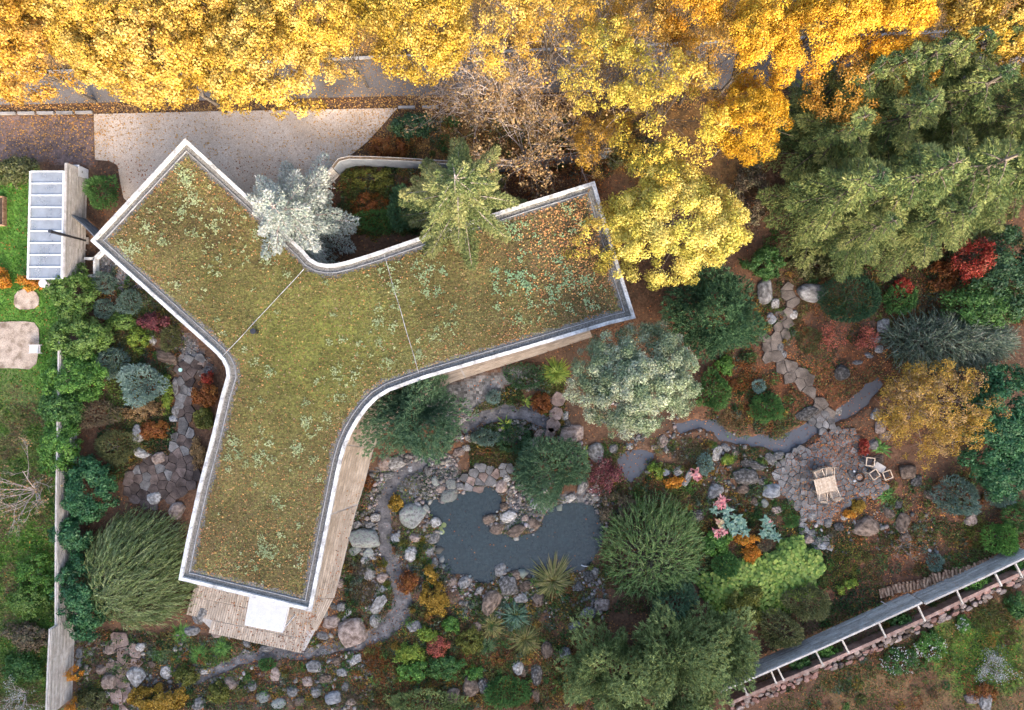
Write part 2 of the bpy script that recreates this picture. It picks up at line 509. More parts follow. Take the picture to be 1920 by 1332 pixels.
def spruce_arrays(rng, h, r, pal, blade=.2, width=.07, dens=1.0, droop=.35, z0=.05, power=.85, upl=.22, lev=.42, twigf=.36, nbr=5, align=False):
    Q = []; C = []; segs = []
    nl = int(h / lev)
    for i in range(nl):
        t = (i + .5) / nl
        z = h * (z0 + (1 - z0) * t)
        L0 = r * (1 - t) ** power + .12
        nb = int(nbr + 3 * (1 - t))
        if align: nb = nbr
        a0 = rng.uniform(0, 6.28) if not align else (i % 2) * math.pi / nbr * .35
        for b in range(nb):
            az = a0 + 6.283 * b / nb + rng.normal() * (.07 if align else .22)
            L = L0 * rng.uniform(.68, 1.18)
            dr = np.array((math.cos(az), math.sin(az), 0)); sd = np.array((-dr[1], dr[0], 0))
            def path(s):
                s = np.asarray(s)[..., None]
                return np.array((0, 0, z)) + dr * L * s + np.array((0, 0, 1)) * (upl * L * s - droop * L * s * s)
            pts = path(np.array((0, .5, 1.0)))
            for a_, b_, ra, rb in ((0, 1, .035, .022), (1, 2, .022, .007)):
                segs.append((*pts[a_], *pts[b_], ra * (.4 + L / 3), rb * (.4 + L / 3)))
            m_ = max(3, int(L / .13 * dens))
            s = np.linspace(.12, 1.0, m_)
            s = np.repeat(s, 2); side = np.tile((1, -1), m_)
            base = path(s)
            tl = (twigf * min(L, 2.2) * (1.05 - s) ** .8 * np.minimum(1, s * 2.5 + .25) + .10) * rng.uniform(.7, 1.2, len(s))
            td = nrm(dr * .75 + sd * side[:, None] * .8 + np.array((0, 0, -.06)) + rng.normal(size=(len(s), 3)) * .25)
            k = np.maximum(2, (tl / .12 * dens).astype(int))
            idx = np.repeat(np.arange(len(s)), k)
            u = np.concatenate([np.linspace(.05, 1, kk) for kk in k])
            P = base[idx] + td[idx] * (tl[idx] * u)[:, None] + rng.normal(size=(len(idx), 3)) * .02 - np.array((0, 0, .08)) * (tl[idx] * u * u)[:, None]
            D = nrm(td[idx] + rng.normal(size=(len(idx), 3)) * .55 + np.array((0, 0, .16)))
            Ln = blade * rng.uniform(.7, 1.3, len(idx)); Wd = width * rng.uniform(.7, 1.4, len(idx))
            Q.append(blade_quads(P, D, Ln, Wd, rng))
            C.append(pick(pal, np.clip(.6 * s[idx] * u + rng.uniform(0, .5, len(idx)), 0, 1), rng, .2))
    P = np.tile((0, 0, h * .97), (14, 1)); D = nrm(rng.normal(size=(14, 3)) * .4 + np.array((0, 0, 1)))
    Q.append(blade_quads(P, D, np.full(14, blade * 1.5), np.full(14, width), rng)); C.append(pick(pal, rng.uniform(.5, 1, 14), rng))
    segs.append((0, 0, 0, 0, 0, h * .5, .03 * h ** .9 + .03, .02 * h ** .9)); segs.append((0, 0, h * .5, 0, 0, h, .02 * h ** .9, .01))
    return Q, C, segs

def bough_arrays(rng, h, r, pal, blade=.17, width=.06, lev=.9, nb=6, power=.75, upl=.25, droop=.5, dens=230, fan=.26, roof=.75, align=False, z0=.08):
    """Conifer as separate boughs: each is a drooping, ridge-shaped fan of short sprays with gaps between the boughs."""
    Q = []; C = []; segs = []
    nl = int(h / lev)
    for i in range(nl):
        t = (i + .5) / nl; z = h * (z0 + (1 - z0) * t)
        L0 = r * (1 - t) ** power + .15
        a0 = rng.uniform(0, 6.28) if not align else (i % 2) * .14
        n_ = nb if align else max(4, int(nb * (1.1 - .4 * t)))
        for b in range(n_):
            az = a0 + 6.283 * b / n_ + rng.normal() * (.08 if align else .25)
            L = L0 * rng.uniform(.7, 1.2); zb = z + rng.normal() * lev * .25
            dr = np.array((math.cos(az), math.sin(az), 0)); sd = np.array((-dr[1], dr[0], 0))
            dp = droop * rng.uniform(.7, 1.3); up_ = upl * rng.uniform(.7, 1.3)
            k = int(dens * (L + .25))
            s = rng.uniform(.08, 1, k) ** .75; W_ = (fan * L + .12) * np.sin(np.pi * np.clip(s * .85 + .12, 0, 1)) ** .8
            tooth = .65 + .35 * np.abs(np.sin(s * L * 9 + b))
            w_ = rng.uniform(-1, 1, k); off = w_ * W_ * tooth
            P = np.array((0, 0, zb)) + dr * (L * s)[:, None] + sd * off[:, None]
            P[:, 2] += up_ * L * s - dp * L * s * s - roof * np.abs(off) + rng.normal(size=k) * .05
            P[:, 2] = np.maximum(P[:, 2], .1)
            D = nrm(dr * .8 + sd * (np.sign(w_) * .75)[:, None] + np.array((0, 0, .1)) + rng.normal(size=(k, 3)) * .5)
            Q.append(blade_quads(P, D, blade * rng.uniform(.65, 1.35, k), width * rng.uniform(.7, 1.4, k), rng))
            C.append(pick(pal, np.clip(.25 + .35 * s + rng.normal() * .18 + rng.normal(size=k) * .15, 0, 1), rng, .2))
            p0 = np.array((0, 0, zb)); p1 = p0 + dr * L * .5 + (0, 0, up_ * L * .5 - dp * L * .25); p2 = p0 + dr * L * .95 + (0, 0, up_ * L - dp * L * .9)
            segs.append((*p0, *p1, .03 + L * .008, .02)); segs.append((*p1, *p2, .02, .006))
    segs.append((0, 0, 0, 0, 0, h * .5, .03 * h ** .9 + .03, .02 * h ** .9)); segs.append((0, 0, h * .5, 0, 0, h * 1.01, .02 * h ** .9, .015))
    return Q, C, segs

def cushion_arrays(rng, rx, ry, rz, n, bl, bw, pal, lump=.16, freq=4.5, blades=5, zc=0.0, spread=.6, inner=.72, lift=.15):
    D = nrm(rng.normal(size=(n * 2, 3))); D = D[D[:, 2] > -.15][:n]
    lf = lumps(D, rng, freq)
    f = (1 + lump * lf) * rng.uniform(inner, 1.0, len(D))
    P = D * f[:, None] * np.array((rx, ry, rz)); P[:, 2] = np.maximum(P[:, 2] + zc, .02)
    nn = nrm(D / np.array((rx, ry, rz)))
    idx = np.repeat(np.arange(len(D)), blades); m_ = len(idx)
    Db = nrm(nn[idx] + rng.normal(size=(m_, 3)) * spread + np.array((0, 0, lift)))
    L = bl * rng.uniform(.65, 1.35, m_)
    Q = blade_quads(P[idx] - Db * (L * .35)[:, None], Db, L, bw * rng.uniform(.7, 1.4, m_), rng)
    k = np.clip(.5 + .22 * lf[idx] + rng.normal(size=m_) * .2, 0, 1)
    return Q, pick(pal, k, rng, .22)

def arch_arrays(rng, n, L, wd, pal, rise=.8, fall=1.0, r0=.08, bias=(0, 0), steps=4, elev=(.5, 1.3)):
    """Ribbon leaves that rise from a crown and arch over: grasses, ferns, strap leaves."""
    az = rng.uniform(0, 6.283, n); el = rng.uniform(*elev, n)
    Ls = L * rng.uniform(.6, 1.15, n)
    d = np.stack([np.cos(az) * np.cos(el) + bias[0], np.sin(az) * np.cos(el) + bias[1], np.sin(el) * rise], 1)
    o = np.stack([np.cos(az) * r0, np.sin(az) * r0, np.zeros(n)], 1) * rng.uniform(0, 1, (n, 1))
    s = np.linspace(0, 1, steps + 1)
    P = o[:, None] + d[:, None] * (Ls[:, None] * s)[..., None]
    P[..., 2] -= fall * Ls[:, None] * s ** 2 * .8
    P[..., 2] = np.maximum(P[..., 2], .03)
    sd = nrm(np.cross(d, np.array((0, 0, 1.0))))
    prof = np.sin(np.pi * np.clip(s * .9 + .1, 0, 1)) ** .7
    half = sd[:, None] * (wd / 2 * prof)[None, :, None]
    A = P - half; B = P + half
    Q = np.stack([A[:, :-1], A[:, 1:], B[:, 1:], B[:, :-1]], 2).reshape(-1, 4, 3)
    k = np.repeat(rng.uniform(0, 1, n), steps)
    return Q, pick(pal, k, rng, .18)

def strand_arrays(rng, rx, ry, h, nst, pal, wind=(.5, .2), leaf=.26, lw=.045, length=1.6, per=16):
    """Fountain of long whippy shoots bent over by wind, each lined with narrow leaves."""
    a = rng.uniform(0, 6.283, nst); rr = np.sqrt(rng.uniform(0, 1, nst))
    dome = 1 - rr ** 2 * .75
    o = np.stack([np.cos(a) * rr * rx * .85, np.sin(a) * rr * ry * .85, h * dome * rng.uniform(.45, .95, nst)], 1)
    d = nrm(np.stack([np.cos(a) * .45 * rr + wind[0], np.sin(a) * .45 * rr + wind[1], rng.uniform(.1, .55, nst)], 1) + rng.normal(size=(nst, 3)) * .22)
    L = length * rng.uniform(.55, 1.2, nst)
    s = np.tile(np.linspace(.03, 1, per), nst); idx = np.repeat(np.arange(nst), per)
    P = o[idx] + d[idx] * (L[idx] * s)[:, None]
    P[:, 2] -= .55 * L[idx] * s ** 2
    P[:, 2] = np.maximum(P[:, 2], .05)
    T = nrm(d[idx] - np.array((0, 0, 1.0)) * (1.1 * s)[:, None])
    D = nrm(T + rng.normal(size=P.shape) * .28)
    Ln = leaf * rng.uniform(.6, 1.3, len(P))
    Q = blade_quads(P, D, Ln, lw * rng.uniform(.7, 1.4, len(P)), rng)
    k = np.clip(rng.uniform(0, 1, nst)[idx] * .6 + rng.uniform(0, .4, len(P)), 0, 1)
    segs = [(*o[i], *(o[i] + d[i] * L[i] * .5 - np.array((0, 0, .14 * L[i]))), .012, .006) for i in range(0, nst, 2)]
    for i in range(0, nst, 6):
        segs.append((0, 0, 0, *o[i], .05, .014))
    return Q, pick(pal, k, rng, .2), segs

# ------------------------------------------------------------------ plan, read off the photograph
POND = [(787,935),(820,940),(835,938),(850,930),(867,921),(893,916),(927,918),(940,931),(937,955),(930,966),(918,970),(915,985),(927,998),(950,1008),(987,1003),(1016,990),(1022,965),(1040,950),(1062,946),(1090,943),(1117,951),(1132,978),(1131,1015),(1115,1048),(1102,1070),(1057,1081),(1000,1086),(960,1072),(935,1074),(926,1090),(907,1101),(887,1092),(868,1076),(840,1081),(822,1057),(813,1028),(820,1005),(826,988),(805,960)]
POOL = [(1158,862),(1168,849),(1198,845),(1224,847),(1226,860),(1210,880),(1188,905),(1172,903),(1164,886)]
STREAM = [(1270,806,9),(1300,797,9),(1330,796,9),(1352,808,12),(1368,823,10),(1395,827,8),(1435,827,11),(1458,836,16),(1480,831,19),(1505,814,15),(1530,800,12),(1550,795,9),(1575,783,9),(1597,766,15),(1620,750,15),(1637,728,13),(1655,716,9)]
RILL = [(800,868,9),(765,880,10),(740,900,11),(724,928,12),(718,960,14),(721,1000,14),(724,1040,13),(738,1075,12),(752,1108,15),(757,1135,19),(742,1165,19),(712,1190,18),(680,1205,14),(640,1216,11),(600,1222,9),(560,1228,10),(515,1226,11),(465,1234,10),(420,1252,10),(375,1275,9),(330,1284,8)]
RILL2 = [(868,812,12),(890,792,13),(915,781,13),(945,774,14),(985,775,13),(1012,785,12),(1032,800,9)]
HOUSE = [(348,262),(172,452),(395,652),(408,664),(418,676),(425,690),(427,705),(416,742),(400,811),(373,915),(352,1010),(337,1086),(583,1145),(612,1000),(632,900),(640,862),(648,835),(658,812),(672,788),(688,766),(706,748),(730,733),(760,722),(800,708),(1000,650),(1140,608),(1190,596),(1160,500),(1130,400),(1114,342),(985,382),(900,410),(785,447),(700,476),(655,490),(630,496),(612,497),(596,494),(582,486),(568,470),(472,376)]
ROOF_Z = 3.6
house_poly = ccw([W2(x, y, ROOF_Z) for x, y in HOUSE])
DECK_OUT = [(1095,634),(1000,668),(930,690),(847,716),(800,735),(760,762),(728,792),(705,825),(695,860),(687,888),(667,955),(640,1068),(622,1112),(600,1135),(590,1180),(575,1221),(417,1188),(367,1172),(355,1140),(362,1102)]
GARDEN_PATH = [(1466,545,16),(1490,548,19),(1482,580,14),(1468,612,13),(1440,650,22),(1462,680,20),(1500,712,17),(1530,745,18),(1548,785,20)]

def ribbon(pts, z, zmul=1.0):
    c = smooth_open([(*W2(a, b), r * S) for a, b, r in pts], 2)
    L = []; R = []
    for i in range(len(c)):
        p = np.array(c[i][:2]); d = np.array(c[min(i + 1, len(c) - 1)][:2]) - np.array(c[max(i - 1, 0)][:2])
        d = d / (np.linalg.norm(d) + 1e-9); n = np.array((-d[1], d[0]))
        wob = 1 + .22 * (vnoise(p[0] * 1.7, p[1] * 1.7, 5) - .5); wob2 = 1 + .22 * (vnoise(p[0] * 1.7, p[1] * 1.7, 9) - .5)
        L.append(p + n * c[i][2] * wob); R.append(p - n * c[i][2] * wob2)
    return [tuple(a) for a in L] + [tuple(a) for a in R[::-1]], L, R

def sheet(name, poly, z, mat, kind='structure'):
    m_ = MB(); poly = ccw(poly)
    m_.add([(x, y, z) for x, y in poly], [tuple(range(len(poly)))])
    o = m_.build(name, mat); o['kind'] = kind
    return o

pond_w = smooth_closed(ccw([W2(*p) for p in POND]), 1)
pool_w = smooth_closed(ccw([W2(*p) for p in POOL]), 1)
stream_poly, stL, stR = ribbon(STREAM, 0)
rill_poly, r1L, r1R = ribbon(RILL, 0)
rill2_poly, r2L, r2R = ribbon(RILL2, 0)
path_poly, gpL, gpR = ribbon([(a, b, r * .85) for a, b, r in GARDEN_PATH], 0)
PATIO = [(1450,878),(1478,852),(1510,836),(1545,812),(1590,800),(1618,815),(1628,850),(1643,880),(1668,903),(1655,930),(1615,938),(1582,946),(1562,978),(1537,988),(1505,968),(1480,948),(1462,922),(1446,898)]
LEFTPATH = [(330,700),(352,668),(375,655),(393,668),(380,690),(362,722),(358,790),(366,830),(374,890),(366,915),(335,938),(300,946),(262,950),(233,935),(230,900),(243,876),(272,862),(318,852),(330,800),(325,745)]
ROADTOP = lambda px: 143 - 0.045 * px
DRIVE = [(176,214),(400,209),(745,203),(720,232),(690,265),(662,288),(632,302),(612,330),(590,360),(560,385),(500,420),(300,440),(232,372),(226,345),(220,310),(205,302),(178,300)]

# ------------------------------------------------------------------ ground: one sheet, with relief, soil zones and the pond basin
GX0, GX1, GY0, GY1, GD = -34.0, 34.0, -24.0, 24.0, 0.185
gx = np.arange(GX0, GX1 + 1e-6, GD); gy = np.arange(GY0, GY1 + 1e-6, GD)
XX, YY = np.meshgrid(gx, gy)
PXg = XX / S + 960; PYg = 666 - YY / S

def ground_height(x, y):
    h = -0.025 - 0.10 * fbm(x * .9, y * .9, 3, 3)
    for poly, dep, wid in ((pond_w, .62, .55), (pool_w, .35, .3), (stream_poly, .34, .22), (rill_poly, .26, .2), (rill2_poly, .26, .2)):
        b = np.array(poly); mn = b.min(0) - 1; mx_ = b.max(0) + 1
        sel = (x > mn[0]) & (x < mx_[0]) & (y > mn[1]) & (y < mx_[1])
        if not np.any(sel): continue
        xs = x[sel]; ys = y[sel]
        d = sdist(xs, ys, poly); ins = inpoly(xs, ys, poly)
        d = np.where(ins, d, -d) + .22 * (vnoise(xs * 2.6, ys * 2.6, 8) - .5)
        h[sel] = h[sel] - dep * np.clip((d + .08) / wid, 0, 1)
    return h

ZZ = ground_height(XX, YY)
edge = np.minimum(np.minimum(XX - GX0, GX1 - XX), np.minimum(YY - GY0, GY1 - YY))
ZZ = np.where(edge < .01, -.06, ZZ)

def zone(poly, soft=14.0, seed=0, grow=0.0):
    """Soft, ragged 0..1 mask of a region given in photo pixels."""
    d = sdist(PXg, PYg, poly); d = np.where(inpoly(PXg, PYg, poly), d, -d)
    d = d + (fbm(PXg / 22., PYg / 22., seed, 4) - .5) * soft * 4 + grow
    return np.clip(d / soft + .5, 0, 1)[..., None]

n1 = fbm(XX * .55, YY * .55, 21, 4)[..., None]; n2 = fbm(XX * 2.6, YY * 2.6, 31, 4)[..., None]; n3 = vnoise(XX * 6.5, YY * 6.5, 44)[..., None]
GCOL = np.array((.055, .038, .026)) * (1 - n1) * 1.3 + np.array((.125, .062, .034)) * n1
GCOL = GCOL * (.55 + .7 * n2)
def paint(mask, a, b, nn=None):
    global GCOL
    nn = n2 if nn is None else nn
    k = np.clip((nn - .3) / .4, 0, 1)
    GCOL = GCOL * (1 - mask) + (np.array(a) * (1 - k) + np.array(b) * k) * mask
# leaf-strewn soil on the right and along the bottom
paint(zone([(1380,660),(1500,690),(1640,640),(1700,700),(1640,760),(1560,800),(1380,780)], 16, 1), (.045,.026,.016), (.12,.05,.022))
paint(zone([(1620,880),(1720,900),(1900,1000),(1900,1040),(1640,1150),(1560,1190),(1540,1060),(1640,1000)], 16, 2), (.045,.026,.018), (.13,.062,.036))
paint(zone([(700,1230),(1080,1200),(1120,1320),(700,1320)], 18, 3), (.045,.025,.015), (.12,.046,.022))
paint(zone([(160,1190),(700,1260),(700,1340),(140,1340)], 18, 4), (.04,.028,.022), (.11,.075,.058))
paint(zone([(640,1060),(700,960),(790,960),(830,1080),(900,1120),(840,1180),(620,1230)], 16, 5), (.045,.032,.024), (.12,.08,.06))
# lawns
paint(zone([(-40,320),(62,320),(118,560),(116,1332),(-60,1340)], 10, 6), (.055,.125,.018), (.10,.20,.035))
paint(zone([(-40,640),(112,760),(112,960),(-60,980)], 20, 7), (.07,.12,.03), (.12,.13,.045), n1)
paint(zone([(-40,1070),(100,1130),(90,1332),(-40,1332)], 24, 8), (.055,.09,.022), (.09,.14,.035), n1)
paint(zone([(1480,1340),(1560,1270),(1940,1090),(1940,1340)], 14, 9), (.10,.042,.026), (.14,.085,.04), n1)
paint(zone([(1770,1190),(1900,1150),(1930,1290),(1800,1300),(1760,1240)], 22, 10), (.075,.12,.02), (.13,.19,.035))
# gravels
for poly, s_ in (([(185,470),(225,500),(330,610),(400,690),(345,700),(325,640),(250,560),(180,520)], 11), ([(780,740),(850,722),(960,690),(1000,690),(930,740),(900,770),(860,800),(790,800)], 12), ([(690,880),(760,850),(850,860),(870,900),(800,930),(740,960),(690,960)], 13), ([(950,930),(990,925),(1110,920),(1120,945),(1040,955),(1010,990),(930,990)], 14)):
    paint(zone(poly, 7, s_), (.06,.058,.056), (.19,.185,.18), n3)
# pond floor
paint(np.clip((-.3 - ZZ) / .15, 0, 1)[..., None] * zone(POND, 4, 15, 6), (.05,.06,.058), (.30,.31,.28), (n2 * .6 + n3 * .4))
# gravel strip left of the driveway and the leafy verge beyond the road
paint(zone([(-60,216),(174,214),(172,305),(-60,300)], 5, 16), (.075,.055,.05), (.15,.10,.085), n3)
paint(zone([(-80,-40),(2000,-40),(2000,ROADTOP(2000)),(-80,ROADTOP(-80))], 6, 17), (.09,.06,.03), (.2,.11,.04))
paint(zone([(800,205),(1460,190),(1420,380),(1140,330),(760,290)], 14, 18), (.06,.04,.022), (.16,.085,.03))

ny, nx = XX.shape
Vg = np.stack([XX, YY, ZZ], -1).reshape(-1, 3)
ii = (np.arange(ny - 1)[:, None] * nx + np.arange(nx - 1)[None, :]).ravel()
Fg = np.stack([ii, ii + 1, ii + nx + 1, ii + nx], 1)
Cg = ((GCOL[:-1, :-1] + GCOL[1:, 1:]) / 2).reshape(-1, 3)
b = len(Vg); R_ = 900.0
Vg = np.concatenate([Vg, [(GX0, GY0, -.06), (GX1, GY0, -.06), (GX1, GY1, -.06), (GX0, GY1, -.06), (-R_, -R_, -.06), (R_, -R_, -.06), (R_, R_, -.06), (-R_, R_, -.06)]])
Fo = np.array([(b + i, b + 4 + i, b + 4 + (i + 1) % 4, b + (i + 1) % 4) for i in range(4)])
gm, t, p = new_mat("soil")
N = t.nodes; L = t.links
at = N.new("ShaderNodeAttribute"); at.attribute_name = "tint"
tc = N.new("ShaderNodeTexCoord")
no = N.new("ShaderNodeTexNoise"); no.inputs["Scale"].default_value = 7; no.inputs["Detail"].default_value = 8; no.inputs["Roughness"].default_value = .75
L.new(tc.outputs["Object"], no.inputs["Vector"])
mr = N.new("ShaderNodeMapRange"); mr.inputs[1].default_value = .3; mr.inputs[2].default_value = .7; mr.inputs[3].default_value = .35; mr.inputs[4].default_value = 1.7
L.new(no.outputs["Fac"], mr.inputs[0])
vm = N.new("ShaderNodeVectorMath"); vm.operation = 'SCALE'
L.new(at.outputs["Color"], vm.inputs[0]); L.new(mr.outputs[0], vm.inputs["Scale"]); L.new(vm.outputs[0], p.inputs["Base Color"])
bp = N.new("ShaderNodeBump"); bp.inputs["Strength"].default_value = .7; bp.inputs["Distance"].default_value = .08
L.new(no.outputs["Fac"], bp.inputs["Height"]); L.new(bp.outputs[0], p.inputs["Normal"])
p.inputs["Roughness"].default_value = .95; p.inputs["Specular IOR Level"].default_value = .15
me = np_mesh("ground", Vg, np.concatenate([Fg, Fo]), gm, np.concatenate([Cg, np.tile((.07, .065, .03), (4, 1))]), smooth=True)
link("ground", me)['kind'] = 'structure'

def gz(x, y):
    i = np.clip(((np.asarray(x) - GX0) / GD).round().astype(int), 0, nx - 1); j = np.clip(((np.asarray(y) - GY0) / GD).round().astype(int), 0, ny - 1)
    return ZZ[j, i]

# ------------------------------------------------------------------ road, kerbs, driveway, sand, water
def strip_px(f0, f1, x0, x1, n=40):
    xs = np.linspace(x0, x1, n)
    return [W2(x, f0(x)) for x in xs] + [W2(x, f1(x)) for x in xs[::-1]]
road_lo = lambda x: 197 - .022 * x
sheet("road", strip_px(ROADTOP, road_lo, -150, 2080), 0.0, M['asphalt'])
sheet("driveway", [W2(*p) for p in DRIVE], 0.0, M['drive'])
def kerb_run(name, f, x0, x1, wd=.16, hgt=.1):
    """A line of kerb stones, one piece each, as parts of the kerb."""
    k = empty(name); k['kind'] = 'structure'
    p = [np.array(W2(x, f(x))) for x in (x0, x1)]
    d = p[1] - p[0]; Ln = np.linalg.norm(d); a = math.atan2(d[1], d[0]); n = int(Ln / 1.0)
    me_ = MB().box((0, 0, hgt / 2 - .06), (.996, wd, hgt + .12)).mesh("kerb_stone", M['kerb'])
    for i in range(n):
        c = p[0] + d * (i + .5) / n
        link("kerb_stone", me_, k, (c[0], c[1], 0), a)
    return k
kerb_run("kerb", lambda x: ROADTOP(x) - 3, -60, 1990)
kerb_run("kerb", lambda x: 213.5 - .012 * x, -40, 176)
kerb_run("kerb", lambda x: 212 - .013 * x, 740, 830)
sheet("sand_patch", smooth_closed([W2(*p) for p in [(-30,606),(40,602),(72,606),(74,650),(66,694),(20,690),(-30,692)]], 1), 0.004, M['sand'])
sheet("sand_patch", smooth_closed([W2(*p) for p in [(28,548),(50,540),(74,552),(72,578),(40,582),(25,574)]], 1), 0.004, M['sand'])
def water_sheet(name, poly, z, mat, grow):
    return sheet(name, offset_poly(ccw(poly), -grow), z, mat)
water_sheet("pond_water", pond_w, -.17, M['pond'], .18)
water_sheet("pool_water", pool_w, -.16, M['pool'], .05)
sheet("stream_water", ribbon([(a, b_, r * 1.5) for a, b_, r in STREAM], 0)[0], -.20, M['pool'])
for pl in (RILL, RILL2):
    sheet("rill_bed", ribbon([(a, b_, r * 1.5) for a, b_, r in pl], 0)[0], -.17, M['rill'])

# ------------------------------------------------------------------ paving: every stone its own piece
def clip_half(poly, a, nrm_):
    out = []
    n = len(poly)
    for i in range(n):
        p = poly[i]; q = poly[(i + 1) % n]
        dp = (p[0] - a[0]) * nrm_[0] + (p[1] - a[1]) * nrm_[1]; dq = (q[0] - a[0]) * nrm_[0] + (q[1] - a[1]) * nrm_[1]
        if dp <= 0: out.append(p)
        if (dp < 0 < dq) or (dq < 0 < dp):
            t_ = dp / (dp - dq); out.append((p[0] + (q[0] - p[0]) * t_, p[1] + (q[1] - p[1]) * t_))
    return out

def paving(name, poly, size, mat, h=.05, gap=.03, keep=None, piece="flagstone", mats=None, limit=300):
    rng = RNG()
    root = empty(name); root['kind'] = 'structure'
    b = np.array(poly); mn = b.min(0); mx_ = b.max(0)
    pts = []
    k = 0
    while k < 9000:
        q = rng.uniform(mn - size, mx_ + size); k += 1
        rr = size * rng.uniform(.65, 1.15)
        if all((q[0] - a) ** 2 + (q[1] - c) ** 2 > rr * rr for a, c in pts): pts.append(tuple(q))
    A = np.array(pts); cnt = 0
    ins = inpoly(A[:, 0], A[:, 1], poly)
    for i in np.nonzero(ins)[0]:
        if cnt >= limit: break
        if keep is not None and not keep(*pts[i], rng): continue
        c = pts[i]
        cell = [(c[0] + size * 1.3 * math.cos(t_), c[1] + size * 1.3 * math.sin(t_)) for t_ in np.linspace(0, 6.283, 9)[:-1]]
        d = np.hypot(A[:, 0] - c[0], A[:, 1] - c[1])
        for j in np.argsort(d)[1:14]:
            o = pts[j]; v = ((o[0] - c[0]) / d[j], (o[1] - c[1]) / d[j])
            cell = clip_half(cell, ((c[0] + o[0]) / 2 - v[0] * gap / 2, (c[1] + o[1]) / 2 - v[1] * gap / 2), v)
            if len(cell) < 3: break
        if len(cell) < 3 or abs(area(cell)) < .01: continue
        cell = [(x + rng.normal() * .012 - c[0], y + rng.normal() * .012 - c[1]) for x, y in cell]
        z = h + rng.normal() * .008
        m_ = MB().prism(cell, -.12, z, .012)
        mm = mats[rng.integers(len(mats))] if mats else mat
        m_.build(piece, mm, root, loc=(c[0], c[1], 0)); cnt += 1
    return root

paving("patio", smooth_closed([W2(*p) for p in PATIO], 1), .41, M['flag'], gap=.022)
paving("patio", [W2(*p) for p in [(1490,968),(1512,985),(1560,1005),(1560,1030),(1545,1040),(1515,1020),(1497,1000)]], .42, M['flag'], keep=lambda x, y, r: r.uniform() < .8)
paving("garden_path", path_poly, .66, M['flagpale'], gap=.016)
paving("garden_path", smooth_closed([W2(*p) for p in LEFTPATH], 1), .55, M['flagdark'], gap=.015, mats=[M['flagdark'], M['flagdark'], M['flag']])
paving("garden_path", [W2(*p) for p in [(866,888),(880,868),(925,878),(962,866),(970,882),(940,900),(915,919),(870,916)]], .55, M['flag'], mats=[M['flag'], M['flagpink'], M['flag']])
paving("garden_path", [W2(*p) for p in [(196,1192),(240,1196),(264,1230),(252,1270),(238,1345),(212,1345),(203,1285),(215,1240)]], .95, M['flagpink'])
paving("garden_path", [W2(*p) for p in [(1520,762),(1560,770),(1575,800),(1540,812),(1510,800)]], .5, M['flag'])

# ------------------------------------------------------------------ house with its planted roof
house = empty("house", (house_poly[0][0] * 0, 0, 0))
tag(house, "flat-roofed angular house with a mossy planted roof and white roof edge", "house")
wall_poly = offset_poly(house_poly, 1.0)
m_ = MB(); n = len(wall_poly)
m_.add([(x, y, -.1) for x, y in wall_poly] + [(x, y, 3.15) for x, y in wall_poly], [(i, (i + 1) % n, n + (i + 1) % n, n + i) for i in range(n)])
m_.build("wall", M['render'], house)
m_ = MB(); m_.prism(offset_poly(house_poly, .22), 3.12, 3.46); m_.build("roof_slab", M['render'], house)
def ring(a, b, z, name, mat, za=None, parent=house):
    m_ = MB(); n = len(a)
    m_.add([(x, y, z) for x, y in a] + [(x, y, z if za is None else za) for x, y in b], [(i, (i + 1) % n, n + (i + 1) % n, n + i) for i in range(n)])
    return m_.build(name, mat, parent)
in1 = offset_poly(house_poly, .155); in2 = offset_poly(house_poly, .34); in3 = offset_poly(house_poly, .42); in4 = offset_poly(house_poly, .445); in5 = offset_poly(house_poly, .80); out0 = offset_poly(house_poly, -.04)
# white edge: fascia outside, coping on top, upstand inside
m_ = MB()
M['stripmetal'] = mat_simple('strip_metal', (.22, .22, .22), (.38, .38, .38), 3, .5, .1, objvar=.02)
n = len(house_poly)
for a, za, b_, zb in ((out0, 3.44, out0, 3.66), (out0, 3.66, in1, 3.68), (in1, 3.68, in1, 3.5)):
    m_.add([(x, y, za) for x, y in a] + [(x, y, zb) for x, y in b_], [(i, (i + 1) % n, n + (i + 1) % n, n + i) for i in range(n)])
m_.build("roof_edge", M['coping'], house)
ring(in1, in3, 3.5, "gutter", M['gutter'], 3.49)
m_ = MB()
for a, za, b_, zb in ((in3, 3.48, in3, 3.57), (in3, 3.57, in4, 3.575), (in4, 3.575, in4, 3.48)):
    m_.add([(x, y, za) for x, y in a] + [(x, y, zb) for x, y in b_], [(i, (i + 1) % n, n + (i + 1) % n, n + i) for i in range(n)])
m_.build("edge_strip", M['stripmetal'], house)

# sedum carpet as a fine grid
b = np.array(offset_poly(house_poly, .52)); in4 = [tuple(q) for q in b]; mn = b.min(0); mx_ = b.max(0); RD = .12
rx_ = np.arange(mn[0], mx_[0], RD); ry_ = np.arange(mn[1], mx_[1], RD)
RX, RY = np.meshgrid(rx_, ry_)
RZ = 3.52 + .05 * fbm(RX * 1.5, RY * 1.5, 61, 3)
ctr_in = inpoly(RX[:-1, :-1] + RD / 2, RY[:-1, :-1] + RD / 2, in4) & (sdist(RX[:-1, :-1] + RD / 2, RY[:-1, :-1] + RD / 2, in4) > .06 + .22 * vnoise(RX[:-1, :-1] * 2.2, RY[:-1, :-1] * 2.2, 66))
r1 = fbm(RX * .22, RY * .22, 71, 3)[..., None]; r2 = fbm(RX * 1.4, RY * 1.4, 75, 4)[..., None]; r3 = vnoise(RX * 7, RY * 7, 78)[..., None]
RPX = RX / (S * (H - 3.55) / H) + 960; RPY = 666 - RY / (S * (H - 3.55) / H)
mid = np.exp(-(((RPX - 600) / 220) ** 2 + ((RPY - 640) / 190) ** 2))[..., None]
